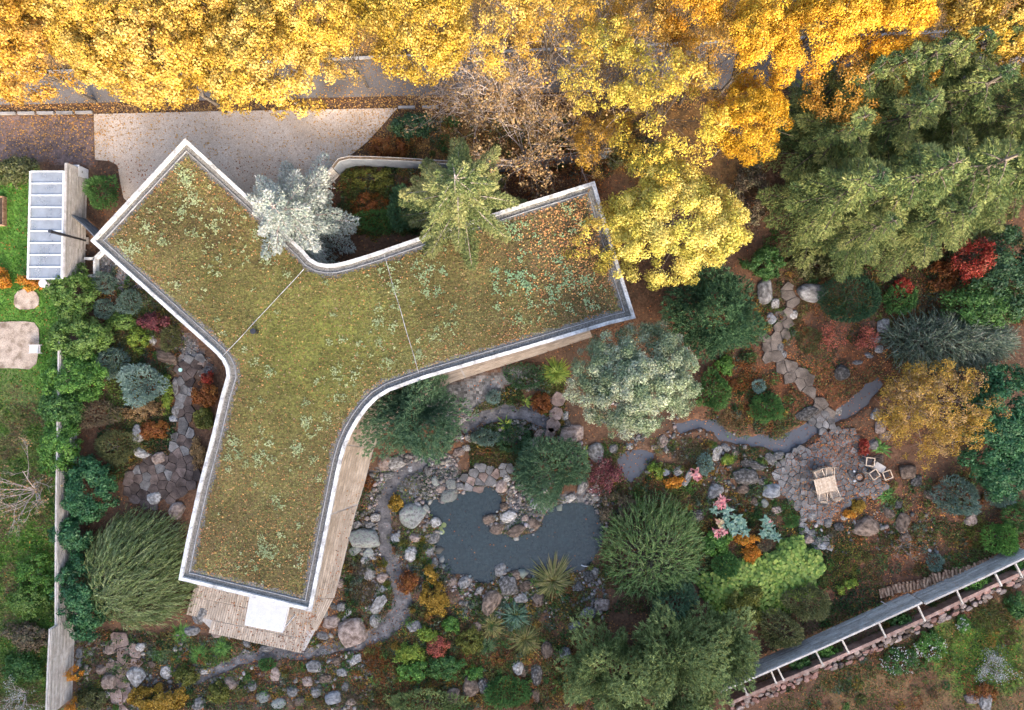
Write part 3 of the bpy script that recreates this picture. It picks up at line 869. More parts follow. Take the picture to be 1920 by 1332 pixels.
mossA = np.array((.112, .086, .036)); mossB = np.array((.13, .138, .03)); mossC = np.array((.085, .052, .03))
RC = mossA * (1 - mid) + mossB * mid
k_ = np.clip((r2 - .38) / .3, 0, 1); RC = RC * (1 - k_ * .55) + (mossC * (1 - r1) + mossB * r1) * k_ * .55
RC = RC * (.72 + .56 * r3) * (.62 + .76 * fbm(RX * .42, RY * .42, 73, 3))[..., None]
rustk = np.clip(1.3 * np.exp(-(sdist(RX, RY, house_poly) - .5) / .9) * (fbm(RX * .5, RY * .5, 95, 3) - .25), 0, .8)[..., None] * np.clip((RPY - 300) / 500, .25, 1)[..., None]
RC = RC * (1 - rustk) + np.array((.115, .062, .036)) * rustk
eastk = (np.exp(-(((RPX - 1060) / 120) ** 2 + ((RPY - 440) / 95) ** 2)))[..., None]
RC = RC * (1 - .6 * eastk) + np.array((.075, .05, .035)) * .6 * eastk
nyr, nxr = RX.shape
ii = (np.arange(nyr - 1)[:, None] * nxr + np.arange(nxr - 1)[None, :])[ctr_in]
F_ = np.stack([ii, ii + 1, ii + nxr + 1, ii + nxr], 1)
Vr = np.stack([RX, RY, RZ], -1).reshape(-1, 3)
used = np.unique(F_); remap = np.zeros(len(Vr), int); remap[used] = np.arange(len(used))
link("moss_carpet", np_mesh("moss_carpet", Vr[used], remap[F_], gm, RC[:-1, :-1][ctr_in], smooth=True), house)
m_ = MB(); p5 = in3; m_.add([(x, y, 3.495) for x, y in p5], [tuple(range(len(p5)))]); m_.build("drain_gravel", M['gutter'], house)

rng = RNG()
def roof_points(nn, inset=.62):
    P = rng.uniform(mn, mx_, (nn, 2)); ok = inpoly(P[:, 0], P[:, 1], in4) & (sdist(P[:, 0], P[:, 1], house_poly) > inset)
    return P[ok]
ZR = 3.56
# short moss and sedum tips
P = roof_points(170000, .56); n = len(P)
k = fbm(P[:, 0] * .9, P[:, 1] * .9, 81, 3) * .5 + fbm(P[:, 0] * .25, P[:, 1] * .25, 82, 3) * .5
pal = [(.10, .06, .028), (.155, .152, .042), (.11, .09, .028), (.19, .12, .055), (.12, .14, .035), (.22, .2, .08)]
pz = np.stack([P[:, 0], P[:, 1], ZR + rng.uniform(-.01, .05, n)], 1)
Q = leaf_tris(pz, nrm(rng.normal(size=(n, 3)) * .55 + np.array((0, 0, 1))), rng.uniform(.05, .12, n), rng.uniform(.04, .08, n), rng)
pxr = P[:, 0] / (S * (H - 3.55) / H) + 960; pyr = 666 - P[:, 1] / (S * (H - 3.55) / H)
tk = np.exp(-(((pxr - 600) / 230) ** 2 + ((pyr - 650) / 200) ** 2))
c = pick(pal, np.clip(k * 2.2 - .6 + rng.normal(size=n) * .22, 0, 1), rng, .35); c = c * (.6 + .8 * fbm(P[:, 0] * .42, P[:, 1] * .42, 73, 3))[:, None] * (1 - .35 * tk[:, None]) + np.array((.14, .145, .03)) * .35 * tk[:, None]
red = rng.uniform(size=n) < .05 + .3 * np.clip(np.exp(-(sdist(P[:, 0], P[:, 1], house_poly) - .5) / .9) * (fbm(P[:, 0] * .5, P[:, 1] * .5, 95, 3) - .25) * 2, 0, 1); c[red] = pick([(.28, .10, .03), (.4, .2, .08), (.33, .24, .16)], rng.uniform(0, 1, red.sum()), rng)
o = link("sedum_tips", pack(Q, c, "sedum_tips", M['litter']), house); o['kind'] = 'stuff'
# pale green rosettes in scattered clumps
cl = roof_points(9000, .9)
cpx = cl[:, 0] / (S * (H - 3.55) / H) + 960; cpy = 666 - cl[:, 1] / (S * (H - 3.55) / H)
dens = np.clip((fbm(cl[:, 0] * .55, cl[:, 1] * .55, 91, 4) - .40) * 5, 0, 1) * .62
g = lambda x, y, sx, sy: np.exp(-((cpx - x) / sx) ** 2 - ((cpy - y) / sy) ** 2)
dens = dens * (.42 + 1.1 * g(880, 510, 190, 90) + .9 * g(400, 390, 110, 90) + .35 * g(600, 800, 130, 200) + .4 * g(500, 1050, 120, 60)) * .55
cl = cl[rng.uniform(size=len(cl)) < dens]
rad = rng.gamma(1.4, .085, len(cl)) + .05; rad = np.minimum(rad, .55)
num = np.maximum(6, (rad ** 2 * 520).astype(int)); idx = np.repeat(np.arange(len(cl)), num); n = len(idx)
an = rng.uniform(0, 6.283, n); rr = rng.uniform(0, 1, n) ** .62 * rad[idx] * (1 + .45 * np.sin(an * 3 + idx * 1.7))
pz = np.stack([cl[idx, 0] + np.cos(an) * rr, cl[idx, 1] + np.sin(an) * rr, ZR + .05 + rng.uniform(0, .06, n)], 1)
Q = leaf_quads(pz, nrm(rng.normal(size=(n, 3)) * .35 + np.array((0, 0, 1))), rng.uniform(.06, .12, n), rng.uniform(.05, .09, n), rng)
teal = np.exp(-(((pz[:, 0] - 1.0) / 7) ** 2 + ((pz[:, 1] - 5.0) / 4) ** 2))[:, None]
c = pick([(.21, .235, .10), (.31, .345, .175), (.18, .22, .10)], rng.uniform(0, 1, len(cl))[idx], rng, .2) * (1 - teal) + pick([(.13, .22, .10), (.20, .30, .165)], rng.uniform(0, 1, n), rng, .2) * teal
ok = inpoly(pz[:, 0], pz[:, 1], in4)
o = link("sedum_clumps", pack(Q[ok], c[ok], "sedum_clumps", M['litter']), house); o['kind'] = 'stuff'
# lightning cables and the roof vent
for a, b_ in (((570, 505), (418, 668)), ((720, 478), (785, 699))):
    pa = W(*a, 3.64); pb = W(*b_, 3.64); pts = [np.array(pa) + (np.array(pb) - np.array(pa)) * t_ + np.array((.012 * math.sin(t_ * 17), .012 * math.cos(t_ * 13), .0)) for t_ in np.linspace(0, 1, 14)]
    MB().tube(pts, .015, 4).build("roof_cable", M['coping'], house)
vx, vy, _ = W(482, 622, 3.6)
vent = MB().tube([(vx, vy, 3.5), (vx, vy, 4.15)], .11, 12).tube([(vx, vy, 4.15), (vx, vy, 4.19)], .15, 12).build("vent_pipe", M['black'], house, smooth=False)
MB().tube([(vx, vy, 4.2), (vx, vy, 4.24)], .16, 12).build("vent_cap", M['black'], vent)

# awning over the south terrace
aw = [W(468, 1118, 2.75), W(541, 1136, 2.75), W(530, 1185, 2.6), W(459, 1171, 2.6)]
awn = empty("awning", (aw[0][0], aw[0][1], 0)); tag(awn, "white square awning over the wooden terrace at the end of the house", "awning")
def rel(pp, o): return [(q[0] - o[0], q[1] - o[1], q[2]) for q in pp]
A = rel(aw, aw[0]); m_ = MB(); m_.add(A + [(x, y, z - .06) for x, y, z in A], [(3, 2, 1, 0), (4, 5, 6, 7), (0, 1, 5, 4), (1, 2, 6, 5), (2, 3, 7, 6), (3, 0, 4, 7)]); m_.build("canopy", M['white'], awn)
m_ = MB(); m_.beam(Vector(A[3]) + Vector((0, 0, -.09)), Vector(A[2]) + Vector((0, 0, -.09)), .1, .16); m_.build("front_bar", M['whitemetal'], awn)
for i, j in ((0, 3), (1, 2)):
    MB().beam(Vector(A[i]) + Vector((0, 0, -.2)), Vector(A[j]) + Vector((0, 0, -.16)), .06, .06).build("arm", M['whitemetal'], awn)
for i in (2, 3):
    MB().box((A[i][0] * .97, A[i][1] * .97, 1.35), (.07, .07, 2.3)).build("post", M['whitemetal'], awn)

# ------------------------------------------------------------------ timber deck, plank by plank
deck = empty("deck"); deck['kind'] = 'structure'
dz = .22
mdeck = M['deck']
inner_off = offset_poly(house_poly, .9)
def plank_strip(inner, outer, nplank, cuts):
    """Planks that follow two matching polylines (inner edge, outer edge)."""
    inner = np.array(inner, float); outer = np.array(outer, float)
    for k in range(nplank):
        for c0, c1 in cuts:
            ts = np.linspace(c0, c1, 8)
            def at_(f, t_):
                s_ = t_ * (len(inner) - 1); i = min(int(s_), len(inner) - 2); u = s_ - i
                a = inner[i] * (1 - u) + inner[i + 1] * u; b_ = outer[i] * (1 - u) + outer[i + 1] * u
                return a * (1 - f) + b_ * f
            g_ = .10
            l = [at_((k + g_) / nplank, t_) for t_ in ts]; r = [at_((k + 1 - g_) / nplank, t_) for t_ in ts]
            n_ = len(ts); m_ = MB()
            vs = [(*q, dz) for q in l] + [(*q, dz) for q in r] + [(*q, dz - .035) for q in l] + [(*q, dz - .035) for q in r]
            fs = []
            for i in range(n_ - 1):
                fs += [(i, i + 1, n_ + i + 1, n_ + i), (i, 2 * n_ + i, 2 * n_ + i + 1, i + 1), (n_ + i, n_ + i + 1, 3 * n_ + i + 1, 3 * n_ + i)]
            m_.add(vs, [f[::-1] for f in fs]); m_.build("plank", mdeck, deck)
east_in = [W2(x, y) for x, y in [(1100,608),(1000,636),(900,664),(830,684),(775,704),(738,728),(700,758),(668,795),(652,830),(640,870),(632,910),(612,990),(592,1085),(585,1120)]]
east_out = [W2(x, y) for x, y in [(1110,632),(1005,667),(912,696),(850,716),(806,737),(770,762),(738,788),(714,818),(702,838),(694,866),(686,900),(666,965),(641,1070),(627,1120)]]
plank_strip(east_in, east_out, 11, [(0, .2), (.204, .42), (.424, .62), (.624, .82), (.824, 1.0)])
sa = [W2(x, y) for x, y in [(362,1086),(470,1112),(585,1118)]]; sb = [W2(x, y) for x, y in [(360,1172),(468,1198),(576,1222)]]
def quad_planks(a0, a1, b0, b1, n_, cuts):
    a0, a1, b0, b1 = map(np.array, (a0, a1, b0, b1))
    for k in range(n_):
        for c0, c1 in cuts:
            q = []
            for f, t_ in ((k + .09, c0), (k + .91, c0), (k + .91, c1), (k + .09, c1)):
                f /= n_
                q.append(tuple((a0 * (1 - f) + a1 * f) * (1 - t_) + (b0 * (1 - f) + b1 * f) * t_))
            cx = sum(p_[0] for p_ in q) / 4; cy = sum(p_[1] for p_ in q) / 4
            MB().prism([(x - cx, y - cy) for x, y in q], dz - .035, dz).build("plank", mdeck, deck, loc=(cx, cy, 0))
quad_planks(W2(372,1080), W2(584,1122), W2(352,1150), W2(574,1196), 50, [(0, .52), (.527, 1)])
quad_planks(W2(400,1161), W2(574,1197), W2(394,1184), W2(567,1222), 40, [(0, 1)])
quad_planks(W2(586,1121), W2(627,1121), W2(576,1180), W2(596,1180), 9, [(0, 1)])
m_ = MB(); m_.prism([W2(*p_) for p_ in [(585,1100),(640,1066),(622,1112),(600,1135),(594,1178),(572,1219),(400,1180),(360,1140),(375,1082)]], .02, dz - .045)
m_.build("joists", M['greywood'], deck)
m_ = MB(); m_.prism(east_in + east_out[::-1], .02, dz - .045); m_.build("joists", M['greywood'], deck)

# ------------------------------------------------------------------ fences and walls
M['gapshade'] = mat_simple('gap_shade_paint', (.06, .056, .052), (.11, .104, .098), 4, .9, .1)  # dark tone painted in for the shade between fence boards
def fence(name, label, cat, top_px, h, boards, seg_mat, z0=.08, thick=.05, cap=True, post_side=1, gap=.035, capw=.09, post=True):
    pts = [np.array(W2(x, y, h)) for x, y in top_px]
    root = empty(name, (pts[0][0], pts[0][1], 0)); tag(root, label, cat)
    o = pts[0]; bh = (h - z0) / boards
    for a, b_ in zip(pts[:-1], pts[1:]):
        d = b_ - a; Ln = np.linalg.norm(d); d = d / Ln; nr = np.array((-d[1], d[0])) * post_side
        ns = max(1, round(Ln / 2.4))
        for s_ in range(ns):
            p_ = a + d * Ln * s_ / ns; q = a + d * Ln * (s_ + 1) / ns
            ang = math.atan2(d[1], d[0]); c = (p_ + q) / 2 - o
            me_ = MB().box((0, 0, 0), (Ln / ns - .012, thick, bh - gap)).mesh("board", seg_mat)
            for k in range(boards):
                off = -nr * (.004 * ((k * 7) % 3))
                link("board", me_, root, (c[0] + off[0], c[1] + off[1], z0 + bh * (k + .5)), ang)
            bk = c + nr * (thick / 2 + .02)
            MB().box((bk[0], bk[1], (h + z0) / 2), (Ln / ns - .03, .02, h - z0 - .1), ang).build("gap_shade_sheet", M['gapshade'], root)  # added dark sheet, its colour stands in for shade in the board gaps
            if post:
                pp = p_ + nr * .06 - o
                MB().box((pp[0], pp[1], h / 2 - .1), (.08, .08, h + .1), ang).build("post", M['greywood'], root)
            if cap:
                cc = c + nr * .055
                MB().box((cc[0], cc[1], h + .025), (Ln / ns - .01, capw, .035), ang).build("cap_rail", M['greywood'], root)
                MB().box((cc[0] + nr[0] * .1, cc[1] + nr[1] * .1, h - .06), (Ln / ns - .01, .03, .05), ang).build("rail", M['greywood'], root)
    return root
fence("board_fence", "grey board fence beside the rock path at the lower left corner, its tall half", "fence", [(96,1180),(93,1240),(89,1345)], 2.3, 15, M['greywood'], post_side=-1)
fence("board_fence", "lower grey board fence running up between the left lawn and the hedge", "fence", [(113,640),(110,800),(108,930),(107,1060),(107,1178)], 1.75, 12, M['greywood'], post_side=-1)
fence("board_fence", "long grey board fence with raised beds and slanting struts below it", "fence", [(1350,1296),(1440,1257),(1530,1218),(1640,1168),(1728,1128)], 1.5, 10, M['greywood'], post_side=-1)
fence("board_fence", "grey board fence behind the split logs near the right edge", "fence", [(1734,1130),(1830,1087),(1935,1037)], 1.45, 9, M['greywood'], post_side=-1)
fence("timber_wall", "tall grey board wall along the back of the greenhouse", "wall", [(126,306),(124,400),(121,520)], 1.95, 12, M['greywood'], post_side=-1, capw=.14)
fence("timber_wall", "slanting dark board wall between the greenhouse and the house corner", "wall", [(130,400),(154,420),(177,444)], 1.5, 7, M['greypanel'], cap=False, post_side=-1)
fence("slatted_gate", "slatted grey gate beside the silver spruce at the driveway", "gate", [(592,350),(624,316)], 1.6, 11, M['greywood'], post_side=1)
# smooth curved wall of the north courtyard, with a gravel-filled top
def wall_run(name, label, px, h, th, mat, capmat):
    pts = smooth_open([W2(x, y, h) for x, y in px], 1)
    n = len(pts); root = empty(name, (*pts[0], 0)); tag(root, label, "wall"); o = np.array(pts[0])
    A_ = []; B_ = []
    for i in range(n):
        d = np.array(pts[min(i + 1, n - 1)]) - np.array(pts[max(i - 1, 0)]); d /= np.linalg.norm(d); nr = np.array((-d[1], d[0]))
        A_.append(np.array(pts[i]) - o); B_.append(np.array(pts[i]) - o + nr * th)
    poly = [tuple(a) for a in A_] + [tuple(b_) for b_ in B_[::-1]]
    MB().prism(poly, -.1, h - .04).build("wall_body", mat, root)
    for lst, sg in ((A_, 1), (B_, -1)):
        MB().tube([(*q, h - .02) for q in lst], .016, 4).build("cap_strip", M['greywood'], root)
    c = [tuple(a * .8 + b_ * .2) for a, b_ in zip(A_, B_)] + [tuple(a * .2 + b_ * .8) for a, b_ in zip(A_, B_)][::-1]
    MB().prism(c, h - .1, h - .015).build("gravel_top", capm, root)
    return root
capm = mat_simple("leafy_gravel", (.05, .04, .03), (.2, .14, .09), 8, .9, .5, fine=30)
M['bluewall'] = mat_simple("blue_grey_wall", (.13, .145, .165), (.2, .22, .245), 2, .8, .1)
wall_run("courtyard_wall", "smooth blue-grey wall with a gravel-topped edge north of the house", [(626,316),(640,298),(700,299),(777,303),(850,308),(930,311),(1040,297),(1146,283)], 1.6, .17, M['bluewall'], capm)

# low stone wall and struts of the raised beds
sw_px = [(1366,1320),(1470,1276),(1545,1245),(1640,1203),(1735,1160),(1830,1114),(1935,1066)]
sw = smooth_open([W2(x, y, .55) for x, y in sw_px], 1)
root = empty("stone_wall", (*sw[0], 0)); tag(root, "low reddish stone retaining wall below the long board fence", "wall")
o = np.array(sw[0]); rng = RNG()
M['redstone'] = mat_simple('reddish_stone', (.12, .06, .045), (.32, .19, .15), 3, .9, .8, fine=20)
cap_m = mat_simple("cap_stone", (.19, .115, .09), (.36, .25, .205), 3, .85, .4)
for a, b_ in zip(sw[:-1], sw[1:]):
    a = np.array(a); b_ = np.array(b_); d = b_ - a; Ln = np.linalg.norm(d); d /= Ln; nr = np.array((d[1], -d[0])); ang = math.atan2(d[1], d[0])
    c = (a + b_) / 2 - o
    MB().box((c[0], c[1], .26), (Ln, .2, .64), ang).build("capping", cap_m, root)
    for row in range(3):
        t_ = 0
        while t_ < Ln:
            L_ = rng.uniform(.25, .6); w_ = rng.uniform(.2, .32)
            q = a + d * (t_ + L_ / 2) + nr * (.25 + row * .26 + rng.normal() * .03) - o
            hh = .46 - row * .09 + rng.uniform(-.06, .08)
            if rng.uniform() < .88:
                rk = [(L_ / 2 * math.cos(u) * rng.uniform(.82, 1.1), w_ / 2 * math.sin(u) * rng.uniform(.8, 1.15)) for u in np.linspace(.4, 6.68, 8)[:-1]]
                MB().prism(rk, 0, hh, .03).build("stone", [ST['pink'], ST['brown'], ST['pink'], M['redstone'], M['redstone']][rng.integers(5)], root, loc=(q[0], q[1], -.1), rz=ang)
            t_ += L_ + .02
for (a, b_) in (((1391,1281),(1401,1303)),((1445,1257),(1455,1281)),((1457,1251),(1469,1275)),((1528,1219),(1543,1248)),((1577,1197),(1591,1224)),((1647,1167),(1660,1194)),((1719,1133),(1734,1164)),((1793,1106),(1804,1131)),((1866,1076),(1877,1098)),((1903,1056),(1916,1082))):
    p_ = Vector(W(*a, 1.38)); q = Vector(W(*b_, .6)); r0 = empty("fence_strut", (q.x, q.y, 0))
    tag(r0, "pale slanting timber strut from the board fence down to the stone wall", "strut", "struts bracing the long board fence")
    MB().beam((p_.x - q.x, p_.y - q.y, 1.38), (0, 0, .6), .09, .12).build("beam", M['greywood'], r0)
    MB().box((0, 0, .56), (.16, .14, .06)).build("foot", M['greywood'], r0)

ORD = ["first", "second", "third", "fourth", "fifth", "sixth", "seventh", "eighth", "ninth", "tenth", "eleventh", "twelfth", "thirteenth", "fourteenth", "fifteenth", "sixteenth", "seventeenth", "eighteenth", "nineteenth", "twentieth"]
_st = sorted([o for o in COL.objects if o.name.startswith("fence_strut")], key=lambda o: o.location.x)
for i, o in enumerate(_st): o['label'] = f"pale slanting timber strut below the long board fence, {ORD[i]} from the left"

# ------------------------------------------------------------------ greenhouse
gz1, gz0 = 1.9, 1.55
gh = empty("greenhouse", (*W2(88, 420, 1.8), 0)); tag(gh, "white framed glass greenhouse leaning on a grey board wall", "greenhouse")
go = np.array((*W2(88, 420, 1.8), 0))
yl = np.linspace(0, 1, 10)
TL, TR, BR_, BL = np.array(W(58, 322, gz0)), np.array(W(121, 322, gz1)), np.array(W(117, 523, gz1)), np.array(W(53, 523, gz0))
for i in range(10):
    f = yl[i]; a = TL * (1 - f) + BL * f - go; b_ = TR * (1 - f) + BR_ * f - go
    MB().beam(a + (0, 0, .03), b_ + (0, 0, .03), .07, .06).build("glazing_bar", M['whitemetal'], gh)
    if i < 9:
        f2 = yl[i + 1]; a2 = TL * (1 - f2) + BL * f2 - go; b2 = TR * (1 - f2) + BR_ * f2 - go
        sh = (a - a2) / np.linalg.norm(a - a2) * .03
        m_ = MB(); q = [a - sh, b_ - sh, b2 + sh, a2 + sh]; m_.add(q + [v - (0, 0, .012) for v in q], [(3, 2, 1, 0), (4, 5, 6, 7)]); m_.build("pane", M['glass'], gh)
        w0 = [a - sh, a2 + sh]; m_ = MB(); m_.add([(*w0[0][:2], .35), (*w0[1][:2], .35), tuple(w0[1]), tuple(w0[0])], [(0, 1, 2, 3)]); m_.build("side_pane", M['glass'], gh)
for P0, P1, wd in ((TL, BL, .09), (TR, BR_, .11)):
    MB().beam(P0 - go + (0, 0, .035), P1 - go + (0, 0, .035), wd, .08).build("rail", M['whitemetal'], gh)
r0 = TL * .78 + TR * .22 - go; r1_ = BL * .78 + BR_ * .22 - go
MB().beam(r0 - (0, 0, .12), r1_ - (0, 0, .12), .22, .05).build("shade_rail", M['whitemetal'], gh)
MB().beam((TL - go) * (1, 1, 0) + (0, 0, .17), (BL - go) * (1, 1, 0) + (0, 0, .17), .14, .4).build("base_wall", M['kerb'], gh)
for P0, P1 in ((TL, TR), (BL, BR_)):
    m_ = MB(); a = P0 - go; b_ = P1 - go; m_.add([(a[0], a[1], .1), (b_[0], b_[1], .1), tuple(b_), tuple(a)], [(0, 1, 2, 3)]); m_.build("end_pane", M['glass'], gh)
for f in (.12, .3, .5, .7, .9):
    q = TL * (1 - f) + BL * f; q2 = TR * (1 - f) + BR_ * f; c = q * .42 + q2 * .58 - go
    MB().box((c[0], c[1], .42), (1.3, 1.05, .06)).box((c[0], c[1], .2), (1.1, .08, .4)).build("bench", M['greywood'], gh)
sheet("greenhouse_floor", [tuple(TL[:2]), tuple(TR[:2]), tuple(BR_[:2]), tuple(BL[:2])], .006, mat_simple("grey_paving", (.16, .165, .17), (.28, .29, .3), 1.6, .8, .2))
gb = empty("greenhouse_finial", (*W2(82, 532, .8), 0)); tag(gb, "white water butt at the lower end of the greenhouse", "water butt")
gb.name = "water_butt"
MB().tube([(0, 0, 0), (0, 0, .4), (0, 0, .85)], [.22, .26, .23], 12).build("barrel", M['whitemetal'], gb); MB().tube([(0, 0, .86), (0, 0, .9)], .25, 12).build("lid", M['whitemetal'], gb)
def cabinet(px, py, wx, wy, h, label):
    r = empty("storage_box", W(px, py, 0)); tag(r, label, "box")
    MB().box((0, 0, h / 2), (wx, wy, h)).build("body", M['whitemetal'], r); MB().box((0, 0, h + .025), (wx + .06, wy + .06, .05)).build("lid", M['white'], r)
    MB().box((wx / 2 + .015, 0, h * .7), (.03, .14, .04)).build("handle", M['gutter'], r)
cabinet(158, 328, .5, .62, .9, "white box at the upper end of the board wall beside the greenhouse")
cabinet(150, 497, .62, .62, .7, "white box at the lower end of the board wall beside the greenhouse")
fl = empty("flue_pipe", W(161, 452, 0)); tag(fl, "tall black flue pipe standing between the greenhouse and the house corner", "flue")
MB().tube([(0, 0, 0), (0, 0, 3.15)], .085, 12).build("pipe", M['black'], fl); MB().tube([(0, 0, 3.15), (0, 0, 3.3)], [.11, .10], 12).build("cowl", M['black'], fl); MB().box((0, 0, .05), (.4, .4, .1)).build("base", M['kerb'], fl)
pb = empty("planter_wall", W(168, 500, 0)); tag(pb, "low pale-edged planter wall bent around dark soil by the house corner", "wall")
po = np.array(W2(168, 500))
for a, b_ in (((158, 485), (177, 485)), ((177, 483), (177, 517)), ((178, 484), (191, 470)), ((159, 517), (178, 517))):
    p_ = np.array(W2(*a, .4)) - po; q = np.array(W2(*b_, .4)) - po
    MB().beam((*p_, .18), (*q, .18), .1, .4).build("wall_body", M['render'], pb)
    MB().beam((*p_, .395), (*q, .395), .14, .05).build("coping", M['coping'], pb)
# raised bed at the very left and a lawn chair by the sand
rb = empty("raised_bed", W(2, 397, 0)); tag(rb, "wooden edged raised bed cut by the left edge of the lawn", "raised bed")
for c, sz in (((.3, 0, .12), (.06, 1.75, .3)), ((-.1, .85, .12), (.8, .06, .3)), ((-.1, -.85, .12), (.8, .06, .3)), ((-.5, 0, .12), (.06, 1.75, .3))):
    MB().box(c, sz).build("board", M['log'], rb)
MB().box((-.1, 0, .08), (.7, 1.6, .2)).build("soil", gm if False else mat_simple("bed_soil", (.05, .035, .025), (.10, .07, .05), 8, .95, .6), rb)
ch = empty("garden_chair", W(79, 655, 0)); tag(ch, "grey metal garden chair on the lawn beside the larger sand patch", "chair")
MB().box((-.2, 0, .42), (.5, .5, .05)).build("seat", M['whitemetal'], ch)
for y in (-.24, .24):
    MB().beam((.05, y, 0), (.1, y, .62), .04, .04).build("leg", M['greywood'], ch); MB().beam((-.42, y, 0), (-.42, y, .42), .04, .04).build("leg", M['greywood'], ch)
    MB().beam((-.42, y, .62), (.4, y, .62), .05, .03).build("arm", M['greywood'], ch)
for x in (.15, .25, .35):
    MB().beam((x, -.26, .45 + (x - .1)), (x, .26, .45 + (x - .1)), .06, .03).build("back_slat", M['greywood'], ch)

# ------------------------------------------------------------------ terrace furniture
def slat_chair(px, py, rz, label):
    r = empty("slatted_chair", (*W2(px, py, .45), 0), rz); tag(r, label, "chair", "wooden chairs round the terrace table")
    wdt = .50
    for i in range(6):
        MB().box((0, -.2 + i * .08, .44), (wdt - .08, .062, .025)).build("seat_slat", M['teak'], r)
    for x in (-.235, .235):
        MB().box((x, -.21, .32), (.045, .045, .64)).build("leg", M['teak'], r)
        MB().beam((x, .22, 0), (x, .33, .92), .04, .045).build("leg", M['teak'], r)
        MB().box((x, .02, .655), (.055, .54, .028)).build("armrest", M['teak'], r)
        MB().box((x, 0, .40), (.03, .40, .06)).build("side_rail", M['teak'], r)
    for i in range(4):
        z = .54 + i * .11
        MB().box((0, .262 + (z - .3) * .12, z), (wdt - .08, .022, .07)).build("back_slat", M['teak'], r)
slat_chair(1534, 889, .38, "wooden slatted chair at the table's upper side, the tilted one further left")
slat_chair(1554, 885, -.04, "wooden slatted chair at the table's upper side, squared to its right")
slat_chair(1541, 930, math.pi - .08, "wooden slatted chair at the table's lower side, the squared one further left")
slat_chair(1563, 926, math.pi + .42, "wooden slatted chair at the table's lower side, the tilted one further right")
tb = empty("garden_table", (*W2(1548.5, 909.5, .74), 0), math.radians(13)); tag(tb, "rectangular wooden table of narrow planks on the flagstone terrace", "table")
TL_, TW_ = 1.28, .90
for i in range(16):
    MB().box((-TL_ / 2 + TL_ / 16 * (i + .5), 0, .735), (TL_ / 16 - .012, TW_, .028)).build("tabletop_slat", M['teak'], tb)
for y in (-TW_ / 2 + .06, TW_ / 2 - .06): MB().box((0, y, .69), (TL_ - .1, .03, .06)).build("apron", M['teak'], tb)
for x in (-TL_ / 2 + .08, TL_ / 2 - .08):
    for y in (-TW_ / 2 + .08, TW_ / 2 - .08): MB().box((x, y, .36), (.07, .07, .72)).build("leg", M['teak'], tb)
dkseat = mat_simple("dark_cushion", (.03, .028, .03), (.07, .06, .06), 6, .85, .2)
def frame_chair(px, py, rz, label):
    r = empty("frame_armchair", (*W2(px, py, .6), 0), rz); tag(r, label, "chair", "open framed armchairs round the grey table")
    s_ = .24
    for (x, y) in ((-s_, -s_), (s_, -s_), (s_, s_), (-s_, s_)): MB().box((x, y, .3), (.035, .035, .6)).build("leg", M['teak'], r)
    for a, b_ in (((-s_, -s_), (s_, -s_)), ((s_, -s_), (s_, s_)), ((s_, s_), (-s_, s_)), ((-s_, s_), (-s_, -s_))):
        MB().beam((*a, .61), (*b_, .61), .05, .03).build("rail", M['teak'], r)
    MB().box((0, 0, .3), (.42, .42, .06)).build("seat", dkseat, r)
frame_chair(1632, 866.5, -.12, "open framed armchair at the upper left of the small grey table")
frame_chair(1640, 890, .6, "open framed armchair at the lower left of the small grey table")
frame_chair(1664.5, 891, .35, "open framed armchair at the lower right of the small grey table")
gt = empty("side_table", (*W2(1649.5, 877, .5), 0), math.radians(-31)); tag(gt, "small grey stone-topped table among three framed armchairs", "table")
MB().box((0, 0, .48), (.66, .44, .05)).build("tabletop", M['kerb'], gt)
for x in (-.27, .27):
    for y in (-.17, .17): MB().box((x, y, .23), (.05, .05, .46)).build("leg", M['greywood'], gt)
fb = empty("fire_bowl", (*W2(1608, 894), 0)); tag(fb, "round rusty fire bowl with burnt logs on the flagstone terrace", "fire bowl")
MB().tube([(0, 0, .12), (0, 0, .14), (0, 0, .28), (0, 0, .32)], [.10, .16, .27, .28], 20, cap=False).tube([(0, 0, .31), (0, 0, .33)], [.285, .275], 20, cap=False).build("bowl", M['rust'], fb)
for a in (0, 2.1, 4.2): MB().beam((.2 * math.cos(a), .2 * math.sin(a), 0.02), (.12 * math.cos(a), .12 * math.sin(a), .2), .03, .03).build("leg", M['rust'], fb)
MB().tube([(0, 0, .15), (0, 0, .2)], .2, 14).build("ash", M['kerb'], fb)
for a in (.2, 1.3, 2.4): MB().tube([(-.15 * math.cos(a), -.15 * math.sin(a), .22), (.15 * math.cos(a), .15 * math.sin(a), .25)], .035, 6).build("charred_log", M['log'], fb)
for i, (x, y, s_) in enumerate(((1598.5, 883, "upper"), (1599, 901, "lower"))):
    r = empty("garden_light", (*W2(x, y), 0)); tag(r, f"small white ground light beside the fire bowl, the {s_} of two", "light")
    MB().tube([(0, 0, -.02), (0, 0, .16)], .035, 8).build("stake", M['gutter'], r); MB().tube([(0, 0, .16), (0, 0, .22), (0, 0, .24)], [.06, .07, .03], 10).build("cap", M['white'], r)
hx = empty("drain_cover", (*W2(339, 694), 0)); tag(hx, "small round pale green drain cover on the dark path left of the house", "drain cover")
MB().tube([(0, 0, .03), (0, 0, .075)], [.14, .12], 14).build("lid", mat_simple("pale_green", (.3, .5, .45), (.38, .58, .52), 4, .6, .05), hx)

